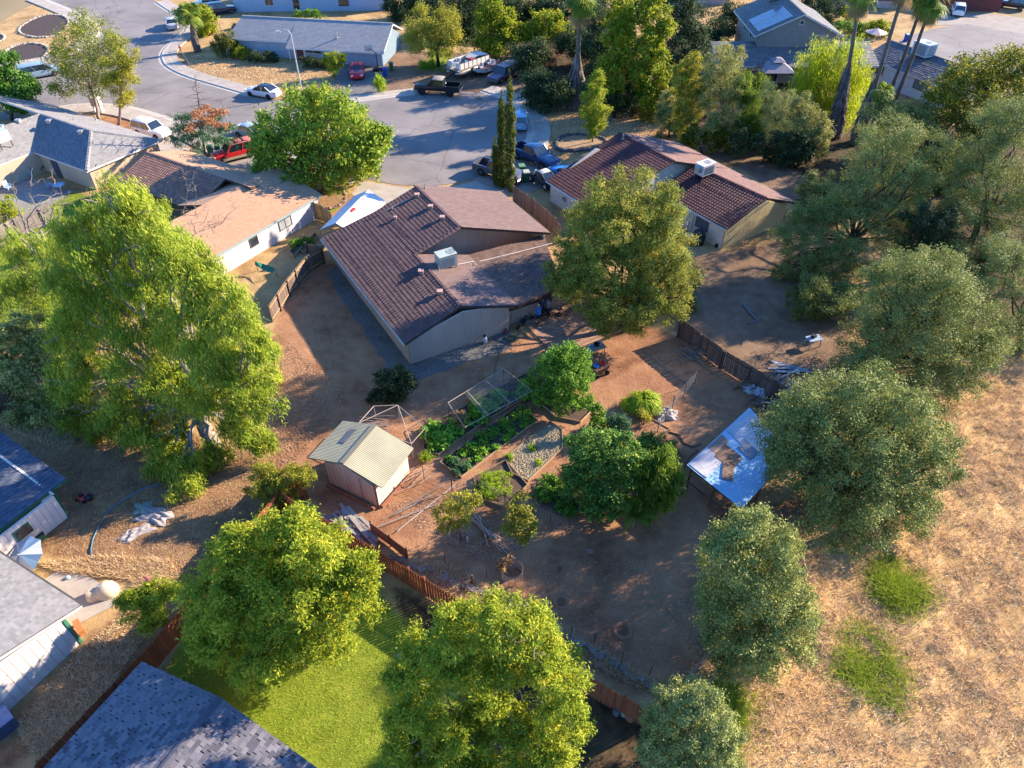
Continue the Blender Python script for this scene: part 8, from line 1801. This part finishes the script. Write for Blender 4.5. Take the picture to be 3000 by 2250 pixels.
# covered table umbrella
t, b = simple('patio_umbrella', 'blue and white patio umbrella tipped beside the outbuilding', 'umbrella', (80,1665)); c0 = b + Vector((.0, .1, 1.15)); mb1, mb2 = MB(), MB()
tilt = Matrix.Rotation(.5, 3, Vector((1, -.6, 0)))
for k in range(8):
    a0, a1 = k * math.pi / 4, (k + 1) * math.pi / 4; e0, e1 = [c0 + tilt @ Vector((math.cos(x) * 1.15, math.sin(x) * 1.15, -.42)) for x in (a0, a1)]; m_ = c0 + tilt @ Vector((math.cos((a0 + a1) / 2) * 1.02, math.sin((a0 + a1) / 2) * 1.02, -.44)); (mb1 if k % 2 else mb2).add([c0, e0, m_, e1], [(0, 1, 2, 3)])
mb1.build('canopy', mat('umbrella_blue', (.16, .27, .40), (.12, .21, .33), 2, .7), t); o = mb2.build('canopy', mat('umbrella_pale', (.46, .50, .56), (.36, .4, .46), 2, .7), t); o['label'] = 'pale umbrella panels'; MB().tube([c0 + tilt @ Vector((0, 0, .1)), c0 + tilt @ Vector((0, 0, -1.3))], .025, 6).build('pole', METAL, t)
# beige shell-shaped cover
t, b = simple('covered_machine', 'rounded beige cover over a machine on the paved path', 'covered machine', (305,1740)); CV = mat('cover_beige', (.58, .47, .33), (.48, .38, .27), 2, .6)
mb = MB(); M_ = Matrix.Translation(b) @ Matrix.Rotation(.35, 4, 'Z'); st_ = [(-.75, .32, .5), (-.55, .42, .55), (-.3, .36, .5), (-.1, .45, .66), (.2, .52, .78), (.5, .48, .7), (.72, .3, .42), (.8, .08, .15)]; vs = []
for x, w_, h_ in st_:
    for k in range(9): a = math.pi * k / 8; vs.append(M_ @ Vector((x, math.cos(a) * w_ * (1 + .06 * math.sin(k * 3 + x * 9)), max(0, math.sin(a)) ** .7 * h_)))
mb.add(vs, [(i * 9 + k, (i + 1) * 9 + k, (i + 1) * 9 + k + 1, i * 9 + k + 1) for i in range(7) for k in range(8)] + [tuple(range(9)), tuple(range(71, 62, -1))]); mb.build('cover', CV, t, smooth=True, angle=60); MB().lathe(M_ @ Vector((-.05, .05, .66)), [(.09, 0), (.05, .06)], 10).build('cap', mat('cap_blue', (.2, .25, .3), rough=.5), t)
p = P(200, 1695); tag(rock(MB(), p, .16).build('ball', mat('ball_blue', (.2, .4, .5), (.5, .5, .5), 3, .5), None, smooth=True), 'blue and white ball beside the paved path', 'ball')
t, b = simple('garden_bench', 'small orange wooden bench by the white wall corner', 'bench', (237,1845)); M_ = Matrix.Translation(b) @ Matrix.Rotation(-.8, 4, 'Z'); OR_ = mat('orange_wood', (.42, .16, .06), (.32, .12, .045), 3, .8); MB().box((0, 0, .38), (.9, .3, .05), 0, M_).build('seat', OR_, t); [MB().box((sx, 0, .18), (.06, .26, .36), 0, M_).build('leg', OR_, t) for sx in (-.36, .36)]
t, b = simple('tool_box', 'dark blue covered box at the left edge by the white house', 'box', (12,2135)); MB().box(b + Vector((0, 0, .4)), (1.1, .9, .8), .9).build('body', mat('box_navy', (.06, .07, .12), rough=.6), t); MB().box(b + Vector((0, 0, .84)), (1.2, 1.0, .08), .9).build('lid', mat('lid_blue', (.16, .2, .34), rough=.5), t)
# left patio chairs
def chair(label, px, rz, m):
    b = P(*px); t = thing('patio_chair', label, 'chair', (b.x, b.y, .03), rz, 'patio chairs')
    MB().box((0, 0, .42), (.55, .55, .06)).build('seat', m, t); MB().box((0, .28, .75), (.55, .06, .6)).build('backrest', m, t)
    for sx in (-.24, .24):
        MB().box((sx * 1.1, 0, .62), (.06, .5, .04)).build('armrest', m, t)
        for sy in (-.24, .24): MB().box((sx, sy, .2), (.05, .05, .4)).build('leg', m, t)
CB_ = mat('chair_blue', (.30, .42, .55), rough=.6)
for k, (lb, px, rz) in enumerate([('pale blue patio chair nearest the beige wall', (55,532), .4), ('pale blue patio chair turned to the right on the left patio', (85,522), -.6), ('pale blue patio chair by the round table', (150,552), 2.2), ('pale blue patio chair at the left patio edge', (30,560), 1.2)]): chair(lb, px, rz, CB_)
t, b = simple('round_table', 'round blue patio table near the eucalyptus top', 'table', (180,560)); MB().lathe(b + Vector((0, 0, .68)), [(.55, 0), (.58, .03), (.55, .06)], 18).build('tabletop', CB_, t); MB().tube([b, b + Vector((0, 0, .7))], .05, 8).build('stem', METAL, t)
for lb, px in [('flower pot against the shaded patio wall, left one', (105,500)), ('flower pot against the shaded patio wall, right one', (125,505))]:
    t, b = simple('flower_pot', lb, 'flower pot', px); MB().lathe(b, [(.14, 0), (.2, .32), (.17, .32), (.14, .1)], 12).build('pot', mat('terracotta', (.3, .11, .06), rough=.85), t); V, tn, m = crown_leaves([(b + Vector((0, 0, .5)), (.28, .28, .22))], 'garden', cover=2, clump=.15, maxn=400); quadmesh('foliage', V, m, tn, parent=t)
# umbrellas and gazebo far right
def brolly(label, px, z, r, m, name='parasol', cat='umbrella'):
    b = P(*px); t = thing(name, label, cat, b); mb = MB(); n = 8
    for k in range(n): a0, a1 = k * 2 * math.pi / n, (k + 1) * 2 * math.pi / n; mb.add([b + Vector((0, 0, z)), b + Vector((math.cos(a0) * r, math.sin(a0) * r, z - .55)), b + Vector((math.cos(a1) * r, math.sin(a1) * r, z - .55))], [(0, 1, 2)])
    mb.build('canopy', m, t); MB().tube([b, b + Vector((0, 0, z + .1))], .03, 6).build('pole', METAL, t)
brolly('pinkish white parasol beside the far street hedge', (2555,135), 2.5, 1.6, mat('parasol_pink', (.55, .42, .38), (.46, .34, .31), 2, .7)); brolly('brick red parasol behind the creek shrubs', (2215,245), 2.6, 1.7, mat('parasol_brick', (.30, .12, .08), (.24, .09, .06), 2, .8))
t, b = simple('gazebo', 'grey two tier gazebo roof in front of the grey house wing', 'gazebo', (2262,250)); z = 2.2; GZ = mat('gazebo_cloth', (.32, .28, .30), (.25, .22, .24), 2, .8)
for zz, r0, r1, hh in ((z, 2.0, .75, .8), (z + .95, .85, .25, .4)):
    mb = MB(); vs = []
    for r_, q in ((r0, zz), (r1, zz + hh)): vs += [b + Vector((sx * r_, sy * r_, q)) for sx, sy in ((-1, -1), (1, -1), (1, 1), (-1, 1))]
    mb.add(vs, [(0, 1, 5, 4), (1, 2, 6, 5), (2, 3, 7, 6), (3, 0, 4, 7), (4, 5, 6, 7)]); mb.build('roof_tier', GZ, t)
for sx in (-1.9, 1.9):
    for sy in (-1.9, 1.9): MB().bar(b + Vector((sx, sy, 0)), b + Vector((sx, sy, z)), .1).build('post', METAL, t)
t, b = simple('market_umbrella', 'deep blue sun sail beside the grey gazebo', 'sun sail', (2228,236)); MB().slab([b + Vector((-1.4, -1, 2.3)), b + Vector((1.4, -1.2, 2.0)), b + Vector((1.2, 1.2, 2.5)), b + Vector((-1.2, 1.2, 2.4))], .03).build('sail', mat('sail_blue', (.02, .05, .18), rough=.7), t); [MB().tube([b + Vector((sx, -1, 0)), b + Vector((sx, -1, 2.2))], .03, 6).build('post', METAL, t) for sx in (-1.3, 1.3)]
t, b = simple('green_net', 'green shade net draped on posts in the side garden', 'shade net', (765,800)); GN = mat('net_green', (.01, .16, .11), (.01, .12, .08), 2, .8); pts = [P(748,765,1.0), P(768,772,.75), P(806,785,.9), P(800,800,.7), P(770,790,.5), P(746,775,.7)]; MB().add(pts, [(0, 1, 4, 5), (1, 2, 3, 4)]).build('net', GN, t); [MB().tube([(q.x, q.y, 0), q], .03, 5).build('post', RSTY, t) for q in (pts[0], pts[2])]
for k, (lb, pts) in enumerate([('long planter box of flowers beside the weathered fence', [(850,745),(895,700),(905,710),(862,757)]), ('planter box nearer the fence corner with green leaves', [(880,735),(925,690),(932,700),(890,748)])]):
    bed(lb, pts, SOIL, .25, .35); plant('flower_plant', 'leafy flowers growing in the ' + ('long planter box' if k == 0 else 'planter box nearer the fence'), (pts[0][0] + 22, pts[0][1] - 18), .8, .6, 'garden', 700, 1.0, clump=.2)

# ------------------------------------------------------------------ people
SKIN = mat('skin', (.42, .24, .17), (.38, .21, .15), 4, .6); HAIR = mat('dark_hair', (.02, .015, .012), rough=.6)
def person(label, px, rz, z0, shirt, shorts, hair, joints, hgt=1.75, stance=.1, bald=False, shorts_len=.5, sleeves=.5):
    b = P(px[0], px[1], z0); t = thing('person', label, 'person', (b.x, b.y, z0), rz); s = hgt / 1.75
    V = [(0, 0, .95), (0, 0, 1.12), (0, .01, 1.32), (0, .01, 1.45), (0, .0, 1.52), (.09, 0, .9), (.11, joints['k'][0], .5), (.12, joints['k'][0] - .02, .08), (.12, joints['k'][0] + .1, .03), (-.09, 0, .9), (-.11, joints['k'][1], .5), (-.12, joints['k'][1] - .02, .08), (-.12, joints['k'][1] + .1, .03), (.19, 0, 1.42), (.25, -.01, 1.15), joints['rh'], (-.19, 0, 1.42), (-.25, -.01, 1.15), joints['lh']]
    E_ = [(0, 1), (1, 2), (2, 3), (3, 4), (0, 5), (5, 6), (6, 7), (7, 8), (0, 9), (9, 10), (10, 11), (11, 12), (3, 13), (13, 14), (14, 15), (3, 16), (16, 17), (17, 18)]
    Rr = [.15, .14, .16, .1, .055, .095, .06, .042, .04, .095, .06, .042, .04, .065, .045, .032, .065, .045, .032]
    me = bpy.data.meshes.new('body'); me.from_pydata([Vector(v) * s for v in V], E_, []); o = link('body', me, t); me.materials.append(SKIN)
    sk = o.modifiers.new('skin', 'SKIN'); 
    for i, r_ in enumerate(Rr): me.skin_vertices[0].data[i].radius = (r_ * s, r_ * s * .8)
    me.skin_vertices[0].data[0].use_root = True
    o.modifiers.new('sub', 'SUBSURF').levels = 1; o.modifiers[-1].render_levels = 1
    hd = MB().lathe(Vector((0, .01, 1.52)) * s, [(.045, 0), (.075, .04), (.088, .1), (.092, .15), (.08, .2), (.045, .235), (.01, .245)], 12).build('head', SKIN, t, smooth=True)
    MB().box(Vector((0, .1, 1.63)) * s, (.025, .03, .04)).build('nose', SKIN, hd); [MB().box(Vector((sx * .033, .088, 1.66)) * s, (.02, .02, .012)).build('eye', BLK, hd) for sx in (-1, 1)]; [MB().box(Vector((sx * .093, .0, 1.64)) * s, (.02, .035, .055)).build('ear', SKIN, hd) for sx in (-1, 1)]; MB().box(Vector((0, .09, 1.585)) * s, (.045, .015, .012)).build('mouth', mat('lip', (.3, .12, .1), rough=.6), hd)
    hr = [(.094, .13), (.099, .17), (.09, .21), (.05, .25), (.01, .258)] if bald else [(.095, .02), (.104, .1), (.104, .17), (.09, .22), (.05, .255), (.01, .262)]
    MB().lathe(Vector((0, -.012, 1.52)) * s, hr, 12).build('hair', hair, t, smooth=True)
    def cloth(name, chains, m):
        mb = MB()
        for pts, rs in chains: mb.tube([Vector(p) * s for p in pts], [r_ * s for r_ in rs], 10)
        mb.build(name, m, t, smooth=True)
    e1 = Vector(V[13]).lerp(Vector(V[14]), sleeves * 1.3); e2 = Vector(V[16]).lerp(Vector(V[17]), sleeves * 1.3)
    cloth('shirt', [([(0, 0, .9), (0, 0, 1.0), (0, 0, 1.15), (0, .01, 1.32), (0, .01, 1.44), (0, .005, 1.49)], [.185, .182, .172, .195, .13, .07]), ([(.1, 0, 1.42), V[13], e1], [.095, .09, .075]), ([(-.1, 0, 1.42), V[16], e2], [.095, .09, .075])], shirt)
    k1 = Vector(V[5]).lerp(Vector(V[7]), shorts_len); k2 = Vector(V[9]).lerp(Vector(V[11]), shorts_len)
    cloth('shorts' if shorts_len < .7 else 'trousers', [([(0, 0, .98), (0, 0, .88), (0, 0, .8)], [.175, .18, .16]), ([V[5], k1], [.115, .1 if shorts_len < .7 else .07]), ([V[9], k2], [.115, .1 if shorts_len < .7 else .07])], shorts)
    sh = MB()
    for i in (7, 11): p = Vector(V[i]) * s; sh.box(p + Vector((0, .06, -.03)), (.1, .27, .09))
    sh.build('shoes', BLK, t)
    for i, hx in ((15, 1), (18, -1)):
        p = Vector(V[i]) * s; q = (p - Vector(V[i - 1]) * s).normalized(); mb = MB().box(p + q * .045, (.035, .075, .09)); sd = Vector((0, 1, 0))
        for f in range(4): o_ = p + q * .085 + sd * (-.03 + .02 * f); mb.tube([o_, o_ + q * (.04 + .01 * (f in (1, 2))), o_ + q * (.07 + .012 * (f in (1, 2))) + Vector((-hx * .015, 0, 0))], [.0095, .009, .007], 5)
        mb.tube([p + q * .02 + sd * .035, p + q * .06 + sd * .065], [.012, .009], 5); mb.build('hand', SKIN, t)
BLS = mat('blue_shirt', (.03, .16, .55), (.025, .13, .46), 3, .8); NVY = mat('navy_shorts', (.02, .022, .04), rough=.8)
person('man in a bright blue t-shirt and dark shorts by the patio door', (1576,948), .5, .12, BLS, NVY, mat('grey_hair', (.2, .17, .15), rough=.7), {'k': (.02, -.02), 'rh': (.2, .2, .98), 'lh': (-.2, .2, .98)}, 1.8, bald=True)
person('woman with dark tied hair in grey top facing the man at the door', (1606,925), 2.4, .12, mat('grey_top', (.30, .28, .29), (.24, .22, .23), 3, .8), mat('dark_jeans', (.03, .035, .05), rough=.8), HAIR, {'k': (.0, .02), 'rh': (.17, .24, 1.1), 'lh': (-.17, .24, 1.1)}, 1.65, shorts_len=.95)
person('person in dark clothing standing in the patio doorway', (1588,925), 3.6, .12, mat('dark_shirt', (.035, .05, .09), (.025, .04, .07), 3, .8), mat('dark_jeans', (0, 0, 0)), HAIR, {'k': (0, 0), 'rh': (.24, .03, .9), 'lh': (-.24, .03, .9)}, 1.7, shorts_len=.95)
# overhead lines are only seen as shadows in the picture, so none are built
# ------------------------------------------------------------------ grass, straw, fallen leaves: countless, so one object each
def blades(name, pts, n, hgt, wid, m, seedspread=.9, zone=None, lean=.5, patch=None, tuft=0, soft=0):
    q = scatter([(v.x, v.y) for v in poly(pts)], n)
    if tuft:
        c_ = q[: max(1, n // tuft)]; q = c_[RNG.integers(0, len(c_), n)] + RNG.normal(0, .11, (n, 2)) * RNG.uniform(.5, 1.8, (n, 1))
    if soft: q = q + RNG.normal(0, soft, q.shape)
    if patch is not None:
        ix = np.clip(((q[:, 0] - X0) / GS).astype(int), 0, nx - 1); iy = np.clip(((q[:, 1] - Y0) / GS).astype(int), 0, ny - 1)
        q = q[patch[iy, ix] > RNG.random(len(q)) * .8 + .05]
    N = len(q); ix = np.clip(((q[:, 0] - X0) / GS).astype(int), 0, nx - 1); iy = np.clip(((q[:, 1] - Y0) / GS).astype(int), 0, ny - 1); z = gz[iy, ix]
    a = RNG.uniform(0, 2 * np.pi, N); h_ = hgt * RNG.uniform(.4, 1.2, N); ln = h_ * RNG.uniform(.2, lean * 2, N); s = wid * RNG.uniform(.6, 1.3, N); b = a + RNG.normal(1.57, .5, N)
    o = np.stack([q[:, 0], q[:, 1], z - .01], 1); sd = np.stack([np.cos(b), np.sin(b), np.zeros(N)], 1) * s[:, None]; tip = o + np.stack([np.cos(a) * ln, np.sin(a) * ln, h_], 1)
    V = np.stack([o - sd, o + sd, tip + sd * .15], 1)
    t = np.clip(RNG.normal(.5, .22, N), 0, 1)
    return quadmesh(name, V.reshape(-1, 3), m, t, kind='stuff', n=3)
STRAW = leafmat('straw_blade', [(.28, .165, .08), (.48, .32, .16), (.64, .47, .27), (.76, .62, .42)], .2)
GRB = leafmat('grass_blade', [(.09, .17, .014), (.20, .30, .02), (.31, .38, .04), (.45, .44, .11)], .35)
LUSH = leafmat('lush_blade', [(.09, .16, .01), (.17, .26, .015), (.28, .34, .025), (.45, .40, .09)], .35)
LITL = leafmat('fallen_leaf', [(.13, .065, .035), (.26, .15, .08), (.40, .26, .16), (.58, .43, .32)], .05)
# clumpy density
cl = blur((RNG.random(GX.shape) > .62).astype(float), 1); cl = np.clip(cl * 1.5, 0, 1)
cl2 = np.clip(blur((RNG.random(GX.shape) > .5).astype(float), 1) * 1.1, 0, 1)
blades('straw_grass', [(2120,1960),(2085,2260),(3010,2260),(3010,1000),(2780,1060),(2560,1250),(2400,1560),(2200,1790)], 150000, .22, .013, STRAW, patch=WT['w_straw'] * (.15 + .85 * cl), lean=1.0, tuft=22)
blades('lawn_grass', [(500,1960),(870,1560),(1250,1780),(1560,1960),(1500,2260),(930,2260)], 60000, .06, .018, GRB, patch=WT['w_lawn'], lean=1.2)
blades('lawn_grass', [(-20,620),(110,590),(230,560),(420,640),(420,900),(100,1000),(-20,960)], 14000, .12, .03, GRB, patch=WT['w_lawn'])
blades('dry_weeds', [(110,1650),(300,1630),(500,1640),(560,1720),(420,1760),(380,1700),(180,1680)], 9000, .30, .018, STRAW, lean=.7)
blades('dry_weeds', [(1160,1640),(1300,1650),(1560,1790),(1900,1990),(1880,2020),(1500,1850),(1250,1730)], 12000, .30, .016, STRAW, lean=.7)
blades('dry_weeds', [(40,2130),(240,1900),(330,1830),(440,1700),(470,1800),(330,2010),(120,2230)], 16000, .14, .02, STRAW, lean=.8)
blades('dry_weeds', [(560,215),(800,240),(1000,285),(1000,240),(800,190),(560,160)], 8000, .15, .05, STRAW, lean=.8)
blades('dry_weeds', [(1600,330),(1760,330),(1960,380),(1950,420),(1800,400),(1640,480),(1600,440)], 9000, .15, .04, STRAW, lean=.8)
blades('dry_weeds', [(0,1250),(180,1180),(260,1230),(200,1330),(120,1300)], 6000, .2, .025, STRAW, lean=.8)
def weeds(label, pts, n, hgt):
    o = blades('green_weeds', pts, n, hgt, .02, LUSH, lean=1.0, soft=.5, tuft=14, patch=cl2); return o
weeds('', [(2580,1670),(2620,1665),(2690,1715),(2700,1745),(2650,1780),(2590,1760),(2570,1710)], 9000, .45)
weeds('', [(2480,1900),(2530,1830),(2580,1880),(2625,2000),(2620,2060),(2560,2050),(2460,1980)], 9000, .32)
weeds('', [(2085,2060),(2140,2010),(2175,2060),(2160,2150),(2110,2250),(2080,2180)], 8000, .38)
weeds('', [(1310,205),(1250,170),(1240,195),(1290,215)], 1500, .3)
def litter(pts, n, s):
    q = scatter([(v.x, v.y) for v in poly(pts)], n); N = len(q); ix = np.clip(((q[:, 0] - X0) / GS).astype(int), 0, nx - 1); iy = np.clip(((q[:, 1] - Y0) / GS).astype(int), 0, ny - 1)
    c = np.stack([q[:, 0], q[:, 1], gz[iy, ix] + RNG.uniform(.02, .06, N)], 1); a = unit(np.stack([RNG.normal(size=N), RNG.normal(size=N), RNG.normal(0, .3, N)], 1)); b = unit(np.cross(a, np.stack([RNG.normal(0, .35, N), RNG.normal(0, .35, N), np.ones(N)], 1)))
    l = (s * RNG.uniform(.6, 1.4, N))[:, None]; V = np.stack([c - a * l, c + b * l * .35, c + a * l, c - b * l * .35], 1)
    return quadmesh('fallen_leaves', V.reshape(-1, 3), LITL, np.clip(RNG.normal(.5, .25, N), 0, 1), kind='stuff')
litter([(760,1290),(780,1180),(850,1000),(950,1100),(1010,1170),(960,1240),(880,1340),(800,1380)], 6000, .05)
litter([(0,1300),(200,1180),(740,1330),(860,1440),(640,1750),(470,1690),(180,1640),(140,1500)], 16000, .045)
litter([(830,900),(930,800),(1130,1090),(1080,1170),(980,1160)], 1800, .04)
litter([(1130,1480),(1260,1450),(1500,1560),(1480,1680),(1300,1600)], 3500, .045)
litter([(2150,1480),(2400,1480),(2380,1700),(2180,1900),(2080,1960),(1950,1800),(2100,1600)], 7000, .045)
litter([(1560,1640),(1950,1640),(2000,1950),(1850,1980),(1600,1800)], 2200, .04)
